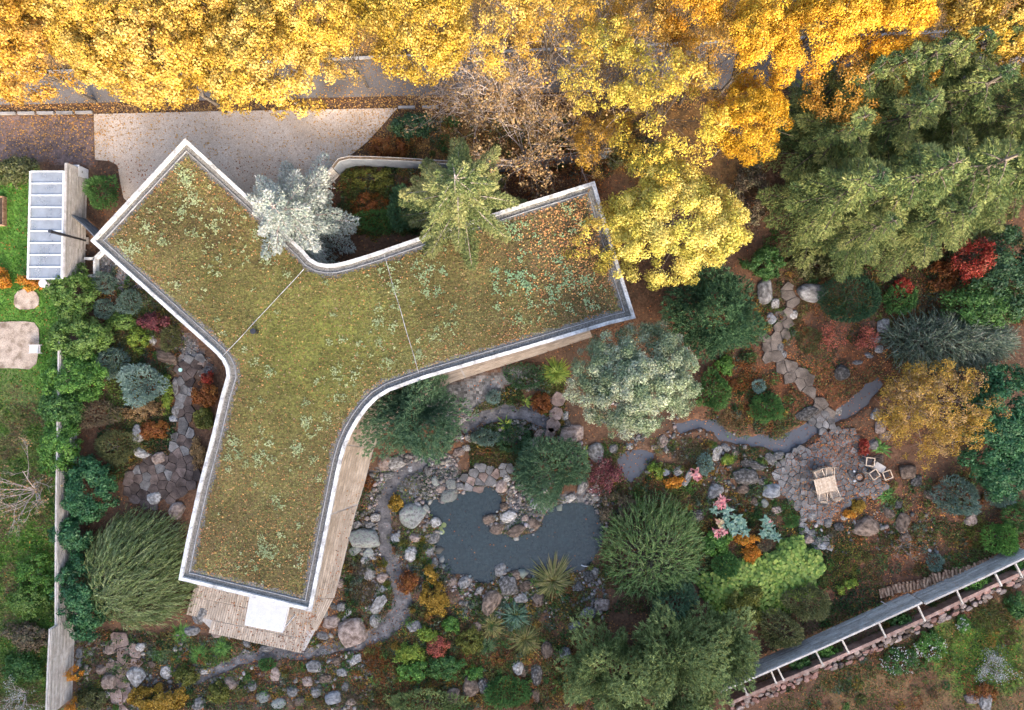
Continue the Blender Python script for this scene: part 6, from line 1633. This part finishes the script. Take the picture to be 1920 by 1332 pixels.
# --- leafy shrubs
def leafy(name, label, px, py, rpx, rpy, h, pal, nc, per=45, size=.11, cr=.22, gap=.2, cat="shrub", shell=.4, stem=True):
    rng = RNG(); zc = h * .5
    r = place(name, label, cat, px, py, zc)
    rx, ry = pxm(rpx, zc) * .9, pxm(rpy, zc) * .9
    Q, C, Cn = crown_clumps(rng, rx, ry, h * .5, h * .5, nc, cr, per, size, PAL[pal], gap, shell)
    Q[..., 2] = np.maximum(Q[..., 2], .03)
    link("foliage", pack(Q, C, "foliage", M['leaf']), r)
    if stem:
        s_ = [(0, 0, 0, *(c * .9), .02, .006) for c in Cn[::max(1, len(Cn) // 12)]]
        link("stem", segs_mesh(s_, "stem", M['bark'], 4), r)
    return r
LEAFY = [
 ("hedge_shrub", "bright green hedge shrub touching the lower end of the greenhouse wall", 138, 560, 38, 66, 2.0, 'hedge', 190, 60, .11, .26),
 ("hedge_shrub", "yellow-green feathery hedge shrub, second below the greenhouse", 146, 632, 58, 50, 2.2, 'hedge', 220, 60, .11, .26),
 ("hedge_shrub", "green hedge shrub left of the pale blue spruce", 144, 705, 62, 54, 2.2, 'bgreen', 240, 60, .11, .26),
 ("hedge_shrub", "narrow green hedge shrub between the brown conifer and the left fence", 112, 835, 36, 74, 2.2, 'bgreen', 210, 60, .11, .24),
 ("hedge_shrub", "dark green hedge shrub between two brighter ones beside the left fence", 122, 765, 40, 40, 2.2, 'green', 150, 60, .11, .26),
 ("laurel_shrub", "glossy dark green laurel covering the top of the left fence", 165, 915, 55, 62, 2.4, 'laurel', 190, 60, .13, .26),
 ("laurel_shrub", "dark green laurel under the windswept bamboo beside the left fence", 160, 1125, 46, 78, 2.0, 'laurel', 180, 60, .12, .26),
 ("laurel_shrub", "dark green laurel at the left fence above the windswept bamboo", 135, 1000, 40, 40, 1.9, 'laurel', 100, 60, .13, .26),
 ("border_shrub", "yellow-green shrub in the left corner above the lawn", 28, 322, 44, 27, 1.2, 'olive', 90, 45, .12, .25),
 ("border_shrub", "small orange shrub at the lower left corner of the greenhouse", 58, 530, 28, 14, .7, 'orange', 40, 45, .10, .18),
 ("border_shrub", "orange shrub cut by the left edge of the lawn", 3, 524, 15, 20, .8, 'orange', 30, 45, .10, .18),
 ("border_shrub", "tan-orange shrub below the pale blue spruce", 270, 768, 42, 20, .5, 'tan', 60, 45, .09, .18),
 ("border_shrub", "rust-coloured shrub above the two pale boulders beside the dark path", 290, 806, 29, 18, .5, 'rust', 50, 45, .09, .17),
 ("border_shrub", "rusty orange shrub inside the bend of the house's left wall", 385, 740, 25, 28, .7, 'rust', 60, 45, .10, .18),
 ("border_shrub", "small bright red shrub at the house's left bend", 389, 711, 9, 9, .8, 'red', 18, 45, .09, .12),
 ("border_shrub", "yellow-olive shrub along the house's left wall", 381, 785, 18, 24, .5, 'moss', 40, 45, .10, .18),
 ("border_shrub", "orange-brown low shrub along the house's left wall by the dark path's lower end", 372, 845, 16, 38, .4, 'tan', 50, 45, .09, .16),
 ("border_shrub", "dark maroon shrub beside the leaning grey stone", 285, 604, 34, 14, .7, 'maroon', 50, 45, .09, .18),
 ("border_shrub", "yellow-green perennial patch right of the hedge", 255, 633, 22, 22, .5, 'lime', 40, 40, .10, .18),
 ("border_shrub", "green low shrub under the small dwarf conifers", 228, 606, 34, 20, .5, 'hedge', 50, 40, .10, .18),
 ("border_shrub", "lime green low shrub along the edge of the dark path", 313, 735, 10, 42, .35, 'lime', 40, 40, .09, .14),
 ("border_shrub", "orange tuft on the tall left fence, upper of two", 138, 1262, 8, 12, 1.6, 'orange', 18, 40, .09, .14),
 ("border_shrub", "orange tuft on the tall left fence, lower of two", 137, 1328, 9, 12, 1.6, 'orange', 18, 40, .09, .14),
 ("border_shrub", "mustard yellow shrub at the bottom edge right of the rock path", 300, 1312, 66, 26, .9, 'mustard', 110, 45, .10, .2),
 ("border_shrub", "yellow-olive shrub below the bright grass strip", 350, 1268, 26, 16, .5, 'moss', 40, 45, .09, .16),
 ("border_shrub", "olive shrub at the bottom edge left of the terrace rocks", 408, 1300, 22, 20, .5, 'moss', 40, 45, .09, .16),
 ("border_shrub", "olive shrub between the tall left fence and the rock path", 172, 1312, 26, 26, .5, 'olive', 50, 45, .09, .17),
 ("border_shrub", "rusty orange shrub between the rill and the yellow one", 765, 1090, 20, 20, .55, 'rust', 45, 45, .09, .16),
 ("border_shrub", "golden yellow feathery shrub below the pond's left end", 815, 1125, 32, 36, .8, 'mustard', 80, 50, .09, .2),
 ("border_shrub", "golden yellow upright tuft above the feathery yellow shrub", 808, 1077, 11, 20, .8, 'mustard', 26, 50, .08, .15),
 ("border_shrub", "small yellow shrub inside the upper bend of the rill", 742, 945, 13, 14, .4, 'mustard', 26, 45, .09, .13),
 ("border_shrub", "lime green spreading shrub right of the rill's lower bend", 770, 1228, 34, 20, .4, 'lime', 50, 45, .10, .18),
 ("border_shrub", "lime green arching shrub above the pinkish perennial", 800, 1192, 20, 16, .45, 'lime', 35, 45, .10, .16),
 ("border_shrub", "bright green shrub below the golden yellow one", 846, 1174, 16, 15, .4, 'bgreen', 30, 45, .10, .15),
 ("border_shrub", "pinkish red perennial in the planted bank below the pond", 820, 1213, 27, 20, .5, 'pinkred', 45, 40, .08, .16),
 ("border_shrub", "green broad-leaved shrub below the pinkish perennial", 772, 1262, 34, 18, .5, 'bgreen', 50, 45, .12, .18),
 ("border_shrub", "green shrub right of the pinkish perennial", 835, 1250, 40, 24, .5, 'green', 60, 45, .10, .2),
 ("border_shrub", "small green plant among brown rocks at the bottom", 890, 1263, 16, 13, .35, 'bgreen', 22, 40, .10, .13),
 ("border_shrub", "olive-yellow shrub left of the ornamental grasses", 880, 1200, 26, 32, .5, 'moss', 50, 40, .09, .18),
 ("border_shrub", "orange low plant right of the slate pool", 1263, 905, 22, 10, .35, 'orange', 30, 40, .09, .13),
 ("border_shrub", "brown-green shrub with yellow flecks right of the pond", 1165, 955, 42, 40, .7, 'browngr', 70, 40, .09, .2),
 ("border_shrub", "leafy green and red perennial beside the stepping stones", 1012, 757, 22, 22, .5, 'rust', 40, 40, .10, .16),
 ("border_shrub", "orange flowering shrub below the blue-green rhododendron", 1396, 1008, 24, 13, .6, 'orange', 36, 40, .09, .15),
 ("border_shrub", "orange flowering shrub above the bright ground cover", 1410, 1040, 18, 16, .6, 'orange', 34, 40, .09, .15),
 ("border_shrub", "green broad-leaved shrub left of the orange flowering ones", 1342, 1020, 26, 24, .7, 'bgreen', 60, 45, .12, .2),
 ("border_shrub", "yellow-olive shrub standing in the bright ground cover, upper of three", 1410, 1118, 23, 22, .9, 'moss', 60, 50, .09, .18),
 ("border_shrub", "yellow-olive shrub standing in the bright ground cover, left of three", 1378, 1130, 20, 24, .9, 'moss', 60, 50, .09, .18),
 ("border_shrub", "yellow-olive shrub standing in the bright ground cover, lowest of three", 1412, 1156, 20, 16, .9, 'moss', 50, 50, .09, .18),
 ("border_shrub", "yellow low shrub below the wooden table", 1611, 950, 13, 13, .35, 'mustard', 26, 40, .09, .13),
 ("border_shrub", "small orange plant left of the yellow one below the table", 1593, 963, 15, 6, .25, 'orange', 20, 40, .08, .10),
 ("border_shrub", "red azalea under the conifers beside the dark yew", 1694, 540, 18, 18, .7, 'red', 40, 40, .09, .15),
 ("border_shrub", "rusty orange shrub under the conifers left of the red maple", 1765, 515, 32, 28, .8, 'rust', 60, 40, .09, .2),
 ("border_shrub", "dark green shrub in the shade below the maple", 1430, 495, 45, 35, 1.2, 'green', 90, 45, .11, .22),
 ("border_shrub", "green shrub under the lower edge of the sunlit conifers", 1530, 495, 50, 26, 1.0, 'olive', 80, 45, .11, .22),
 ("border_shrub", "bright green small shrub left of the heather bed", 1360, 685, 18, 16, .5, 'bgreen', 36, 40, .10, .16),
 ("border_shrub", "reddish low shrub on the terrace's upper right rim", 1622, 838, 10, 18, .35, 'red', 24, 40, .08, .12),
 ("border_shrub", "lime green plant on the mossy bank beside the long fence", 1596, 1096, 10, 9, .4, 'lime', 18, 40, .10, .11),
 ("border_shrub", "smaller lime green plant on the mossy bank, left of its twin", 1577, 1107, 7, 8, .35, 'lime', 14, 40, .09, .10),
 ("border_shrub", "green shrub by the pond in front of the slate pool", 1230, 880, 12, 17, .4, 'lime', 28, 40, .10, .13),
 ("border_shrub", "green plant with yellow fronds on the stream's lower bank", 1363, 862, 14, 10, .35, 'lime', 22, 40, .09, .12),
 ("border_shrub", "dark green shrub behind the north courtyard wall", 770, 238, 40, 24, 1.2, 'dkpine', 80, 45, .11, .22),
 ("border_shrub", "brown-red shrub between the courtyard wall and the driveway", 730, 275, 40, 18, .6, 'rust', 60, 40, .10, .2),
 ("border_shrub", "olive-green shrub along the inside of the grey courtyard wall", 690, 335, 50, 18, .4, 'moss', 60, 40, .09, .17),
 ("border_shrub", "reddish twiggy shrub in the middle of the shady courtyard", 690, 380, 40, 24, .5, 'rust', 45, 35, .08, .18),
 ("border_shrub", "dark shrub behind the maple at the right end of the courtyard wall", 1190, 290, 60, 36, 1.6, 'olive', 100, 45, .11, .25),
 ("border_shrub", "dark brown shrub in the shade between the maple and conifers", 1405, 370, 42, 70, 1.4, 'browngr', 120, 45, .11, .25),
 ("border_shrub", "white-flowering low shrub on the rough lawn, left one", 1688, 1240, 42, 30, .5, 'green', 60, 40, .09, .18),
 ("border_shrub", "white-flowering low shrub on the rough lawn, right one", 1745, 1212, 34, 30, .5, 'bgreen', 50, 40, .09, .18),
 ("border_shrub", "small pale flowering plant on the rough lawn below the stone wall", 1805, 1172, 13, 14, .4, 'bgreen', 26, 40, .09, .13),
 ("border_shrub", "green shrub at the right edge of the rough lawn", 1912, 1140, 24, 28, .6, 'green', 50, 40, .10, .18),
 ("border_shrub", "reddish twiggy patch on the rough lawn beside the tall boulder", 1845, 1296, 34, 14, .35, 'rust', 40, 40, .08, .15),
 ("border_shrub", "bright green plants in the raised bed, fourth bay from the left", 1553, 1220, 26, 16, .4, 'bgreen', 46, 45, .09, .15),
 ("border_shrub", "dull green plants in the raised bed, third bay from the left", 1500, 1245, 24, 12, .35, 'green', 36, 40, .09, .15),
 ("border_shrub", "green plants in the raised bed below the bend of the fence", 1692, 1166, 34, 14, .4, 'green', 46, 40, .09, .15),
 ("border_shrub", "green plants in the raised bed below the logs", 1835, 1092, 32, 14, .4, 'bgreen', 46, 40, .09, .15),
 ("border_shrub", "green plants in the raised bed at the right edge", 1915, 1062, 14, 10, .4, 'bgreen', 24, 40, .09, .13),
 ("border_shrub", "bright green weeds on the rough lawn left of the fence", 70, 1080, 40, 40, .5, 'bgreen', 80, 40, .10, .2),
 ("border_shrub", "yellow-green brambles on the rough lawn's lower half", 50, 1130, 50, 36, .6, 'hedge', 80, 40, .10, .22),
 ("border_shrub", "brown-red brambles on the rough lawn beside the fence's step", 50, 1195, 46, 30, .6, 'browngr', 80, 40, .10, .22),
 ("border_shrub", "green brambles above the silvery bush in the lower left corner", 45, 1255, 46, 30, .5, 'green', 80, 40, .10, .22),
]
for e in LEAFY:
    nm, lab, px, py, a, b_, h, pal, nc, per, size, cr = e
    r = leafy(nm, lab, px, py, a, b_, h, pal, nc, per, size, cr)
    if "white-flowering" in lab or "pale flowering" in lab:
        rng = RNG(); n = 260; rx, ry = pxm(a) * .9, pxm(b_) * .9
        an = rng.uniform(0, 6.28, n); rr = np.sqrt(rng.uniform(0, 1, n)); k = vnoise(np.cos(an) * rr * 4 + 9, np.sin(an) * rr * 4 + 9, 7) > .45
        P = np.stack([np.cos(an) * rr * rx, np.sin(an) * rr * ry, h * (1.05 - rr * .4) + rng.normal(size=n) * .05], 1)[k]; n = len(P)
        _fo = link("flowers", pack(leaf_quads(P, nrm(rng.normal(size=(n, 3)) * .5 + np.array((0, 0, 1))), rng.uniform(.06, .11, n), rng.uniform(.05, .09, n), rng), pick([(.5, .48, .42), (.62, .6, .55)], rng.uniform(0, 1, n), rng, .1), "flowers", M['leaf']), r); _fo['kind'] = 'stuff'

# --- bright round-leaved ground cover (butterbur), a dome of overlapping leaf discs
def leafdome(label, px, py, rpx, rpy, h, pal, n, size):
    rng = RNG(); r = place("butterbur", label, "plant", px, py, h * .5); rx, ry = pxm(rpx, h * .5), pxm(rpy, h * .5)
    an = rng.uniform(0, 6.283, n); rr = np.sqrt(rng.uniform(0, 1, n)); f = 1 + .12 * np.sin(an * 5) + .08 * np.sin(an * 9 + 2)
    X = np.cos(an) * rr * rx * f; Y = np.sin(an) * rr * ry * f
    Z = h * np.sqrt(np.clip(1 - rr ** 3, .05, 1)) * (.8 + .5 * (fbm(X * 1.3 + 40, Y * 1.3 + 40, 5, 3) - .5)) + rng.uniform(-.22, .06, n)
    s_ = size * rng.uniform(.6, 1.3, n); Nn = nrm(np.stack([X / rx, Y / ry, np.full(n, 1.6)], 1) * np.array((.5, .5, 1)) + rng.normal(size=(n, 3)) * .42)
    u = nrm(np.cross(Nn, rng.normal(size=(n, 3)))); v = np.cross(Nn, u)
    t_ = np.linspace(0, 6.283, 7)[:-1]
    V = np.stack([X, Y, Z], 1)[:, None] + (u[:, None] * np.cos(t_)[None, :, None] + v[:, None] * np.sin(t_)[None, :, None]) * (s_ / 2)[:, None, None]
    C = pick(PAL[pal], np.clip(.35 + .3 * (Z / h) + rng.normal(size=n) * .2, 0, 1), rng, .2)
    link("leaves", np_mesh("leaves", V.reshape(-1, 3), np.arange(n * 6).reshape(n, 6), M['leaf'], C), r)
    return r
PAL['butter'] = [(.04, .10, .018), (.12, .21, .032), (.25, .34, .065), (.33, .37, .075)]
leafdome("bright green round-leaved ground cover, the taller dome on the right", 1492, 1072, 56, 60, .8, 'butter', 2900, .2)
leafdome("bright green round-leaved ground cover, the wide carpet left of the dome", 1405, 1105, 98, 56, .55, 'butter', 3600, .19)

# --- windswept and feathery bamboos
def strand(label, px, py, rpx, rpy, h, pal, nst, wind, leaf=.26, lw=.045, length=1.6, per=16, name="bamboo", cat="shrub"):
    rng = RNG(); r = place(name, label, cat, px, py, h * .5)
    Q, C, segs = strand_arrays(rng, pxm(rpx, h * .5), pxm(rpy, h * .5), h, nst, PAL[pal], wind, leaf, lw, length, per)
    link("foliage", pack(Q, C, "foliage", M['leaf']), r); link("stems", segs_mesh(segs, "stems", M['bark'], 4), r)
strand("large windswept bamboo bending towards the house's lower left corner", 238, 1085, 112, 112, 3.0, 'strand', 1700, (.55, .38), .24, .042, 1.3, 18)
strand("feathery green bamboo at the pond's right end", 1228, 1038, 98, 100, 2.6, 'strandg', 1200, (.1, .15), .22, .04, 1.0, 16)
strand("dull green weeping evergreen reaching to the right edge", 1792, 640, 135, 50, 2.2, 'weep', 1900, (.35, -.05), .2, .04, 1.1, 16, "weeping_evergreen", "tree")

# --- grasses, ferns, strap-leaved clumps
def arch(name, label, px, py, rpx, n, wd, pal, rise=.8, fall=.9, cat="plant", bias=(0, 0), elev=(.4, 1.3), steps=4, z=None):
    rng = RNG(); r = place(name, label, cat, px, py, .2, z=z)
    Q, C = arch_arrays(rng, n, pxm(rpx) * 1.25, wd, PAL[pal], rise, fall, .06 + pxm(rpx) * .2, bias, steps, elev)
    link("blades", pack(Q, C, "blades", M['leaf']), r); return r
ARCH = [
 ("ornamental_grass", "large spiky olive grass clump on the pond's south shore", 1037, 1092, 44, 330, .05, 'grassy'),
 ("ornamental_grass", "blue-green strap-leaved clump below the dark speckled boulder", 966, 1155, 36, 260, .05, 'yuc'),
 ("ornamental_grass", "yellowing grass clump left of the blue-green strap-leaved one", 922, 1175, 34, 300, .035, 'grassy'),
 ("ornamental_grass", "tan-tipped grass clump below the blue-green strap-leaved one", 985, 1202, 40, 330, .035, 'grassy'),
 ("ornamental_grass", "small green grass clump left of the tan-tipped one", 912, 1215, 24, 220, .035, 'grassg'),
 ("ornamental_grass", "bright green grass tussock below the terrace, rightmost of three", 412, 1218, 24, 320, .03, 'bgreen'),
 ("ornamental_grass", "bright green grass tussock below the terrace, middle of three", 370, 1232, 26, 300, .03, 'bgreen'),
 ("ornamental_grass", "green grass tussock below the terrace, leftmost of three", 298, 1230, 20, 220, .03, 'grassg'),
 ("ornamental_grass", "bright green grass at the terrace corner beside the windswept bamboo", 335, 1195, 22, 240, .03, 'bgreen'),
 ("ornamental_grass", "yellow-green upright grass between the deck and the silver willow", 1043, 700, 28, 330, .04, 'lime'),
 ("fern", "bright fern beside the planted island's lower slope, near the stepping stones", 985, 756, 15, 26, .10, 'lime'),
 ("fern", "yellow-green fern at the top of the planted island", 948, 798, 18, 26, .10, 'lime'),
 ("fern", "lime green fern on the right of the dark pond pine", 1096, 850, 15, 24, .10, 'lime'),
 ("fern", "small lime fern above the dark pond pine", 1067, 862, 10, 18, .08, 'lime'),
 ("fern", "dark fern beside the large pale boulder above the pool", 1141, 855, 12, 22, .07, 'green'),
 ("fern", "bright green fern at the terrace's lower right corner", 1665, 930, 18, 34, .10, 'bgreen'),
 ("fern", "green fern under the yellow tree at the terrace's upper corner", 1655, 842, 20, 30, .11, 'bgreen'),
 ("fern", "bright fern on the right bank of the small slate pool", 1219, 894, 9, 16, .07, 'lime'),
 ("fern", "small lime fern right of the golden yellow shrub", 868, 1157, 12, 20, .08, 'lime'),
 ("hosta", "round blue-green plant by the rill in the planted bank", 758, 1190, 8, 16, .10, 'bgreen'),
 ("hosta", "small bright green plant left of the rill near the long pale boulder", 687, 1147, 12, 22, .10, 'grassg'),
 ("strap_plant", "green strap-leaved plant on the mossy boulder's foot by the terrace", 1355, 985, 12, 20, .08, 'yuc'),
]
for nm, lab, px, py, rp, n_, wd, pal in ARCH:
    arch(nm, lab, px, py, rp, n_, wd, pal)

# --- rosette shrubs (blue-green rhododendron heads, pink and cream ones)
PAL['rosb'] = [(.07, .15, .11), (.13, .23, .17), (.22, .32, .25)]; PAL['rosp'] = [(.42, .11, .12), (.55, .22, .22), (.5, .3, .26)]; PAL['rosc'] = [(.42, .34, .16), (.5, .45, .25), (.45, .2, .15)]
def rosettes(label, px, py, spots, h=.8):
    rng = RNG(); r = place("rosette_shrub", label, "shrub", px, py, h * .6); Qs = []; Cs = []; sg = []
    for dx, dy, rp, pal in spots:
        Q, C = arch_arrays(rng, 26, pxm(rp) * 1.3, pxm(rp) * .5, PAL[pal], .75, .6, .02, (0, 0), 2, (.15, 1.2))
        o = np.array((pxm(dx), -pxm(dy), h * rng.uniform(.75, 1.0))); Qs.append(Q + o); Cs.append(C); sg.append((0, 0, 0, *o, .025, .012))
    link("foliage", pack(Qs, Cs, "foliage", M['leaf']), r); link("stem", segs_mesh(sg, "stem", M['bark'], 4), r)
rosettes("blue-green rosette shrub with big leaf whorls left of the terrace", 1362, 975, [(-22, -20, 10, 'rosb'), (0, -18, 12, 'rosb'), (18, -4, 12, 'rosb'), (6, 8, 12, 'rosb'), (28, 8, 12, 'rosb'), (16, 18, 12, 'rosb'), (-2, -2, 9, 'rosb'), (34, 20, 10, 'rosb')])
rosettes("pink-red whorl of leaves above the blue-green rosette shrub", 1352, 940, [(0, 0, 12, 'rosp'), (-4, 4, 9, 'rosp')], .9)
rosettes("cream and pink rosettes below the blue-green rosette shrub", 1349, 988, [(2, -6, 12, 'rosc'), (6, 8, 9, 'rosp'), (-8, 10, 9, 'rosp')], .8)
rosettes("coral red leaf whorl at the left above the tilted boulder", 1304, 888, [(0, 0, 11, 'rosp'), (2, 6, 8, 'rosp')], .5)
rosettes("pale blue-green rosette shrub above the bright ground cover", 1436, 990, [(-4, -16, 10, 'rosb'), (2, -4, 11, 'rosb'), (-6, 10, 11, 'rosb'), (10, 12, 11, 'rosb'), (4, -10, 6, 'rosp'), (20, 16, 9, 'rosb')], .7)

# lily pads at the pond's upper left shore
rng = RNG(); lm = mat_simple("lily_pad", (.10, .14, .05), (.2, .22, .10), 4, .5, .05)
for i, (px, py) in enumerate(((826, 992), (832, 986), (828, 999), (818, 994))):
    rr = rng.uniform(.10, .17); x, y = W2(px, py)
    o = MB().prism([(rr * math.cos(u), rr * math.sin(u)) for u in np.linspace(.3, 6.1, 12)], 0, .008).build("lily_pad", lm, None, loc=(x, y, -.165), rz=i)
    tag(o, "small round lily pad floating at the pond's west shore", "lily pad", "lily pads at the west shore")

# fountain jet of the pond
fx, fy = W2(1095, 1062); fj = empty("water_spout", (fx, fy, -.17)); tag(fj, "thin white water spout at the pond's lower right shore", "fountain")
MB().tube([(.3, -.02, .12), (.15, 0, .2), (0, 0, .16), (-.14, .02, .02)], [.012, .02, .03, .04], 6).build("jet", M['white'], fj); MB().tube([(.55, -.05, .05), (.3, -.02, .12)], .02, 6).build("nozzle", M['gutter'], fj)

# ------------------------------------------------------------------ unseen wooded hill, added south of the garden to keep it in shade
hy = np.array((-62., -70, -80, -90, -100, -115, -140, -190)); hz_ = np.array((-.1, 3., 11, 20, 25, 27, 22, -.1)); hx_ = np.linspace(-190, 220, 42)
HX, HY = np.meshgrid(hx_, hy); fall = np.clip(1.15 - np.abs((HX - 15) / 205) ** 4, 0, 1)
HZ = hz_[:, None] * fall + (fbm(HX / 14, HY / 14, 201, 3) - .5) * 3 * (hz_[:, None] > 1)
ii = (np.arange(7)[:, None] * 42 + np.arange(41)[None, :]).ravel()
link("shade_hill", np_mesh("shade_hill", np.stack([HX, HY, HZ], -1).reshape(-1, 3), np.stack([ii, ii + 42, ii + 43, ii + 1], 1)[:, ::-1], gm, np.tile((.05, .05, .025), (len(ii), 1)), smooth=True))['kind'] = 'structure'
rng = RNG(); Qs = []; Cs = []
D0, C0, _s = spruce_arrays(np.random.default_rng(5), 22.0, 4.8, PAL['conif'], 1.8, 1.3, .2, .3, .02, .7)
D0 = np.concatenate(D0); C0 = np.concatenate(C0)
sel = np.random.default_rng(6).permutation(len(D0))[:1100]; D0 = D0[sel]; C0 = C0[sel]
for row, yy in enumerate((-90, -96, -103)):
    for xx in np.arange(-105, 150, 5.0):
        x = xx + rng.normal() * 1.0 + row * 2.4; y = yy + rng.normal() * 1.2; a = rng.uniform(0, 6.28)
        zb = float(np.interp(-y, -hy, hz_)) * (1 - .0) - 1.5
        top = 27.6 + (-41 - yy) * .466 + .4 * row
        k = (top * rng.uniform(.975, 1.025) * (1 - .045 * math.exp(-((x - 20.6 - .34 * (-41 - yy)) / 5.5) ** 2)) - zb) / 22.0  # treetops shaped to dip where sun should reach the willow
        c, s_ = math.cos(a), math.sin(a); R = np.array(((c, -s_, 0), (s_, c, 0), (0, 0, 1)))
        Qs.append(D0 @ R.T * np.array((1.05, 1.05, k)) + np.array((x, y, zb))); Cs.append(C0)
o = link("shade_forest", pack(Qs, Cs, "shade_forest", M['needle'])); o['kind'] = 'stuff'  # out-of-view trees added to block the low sun
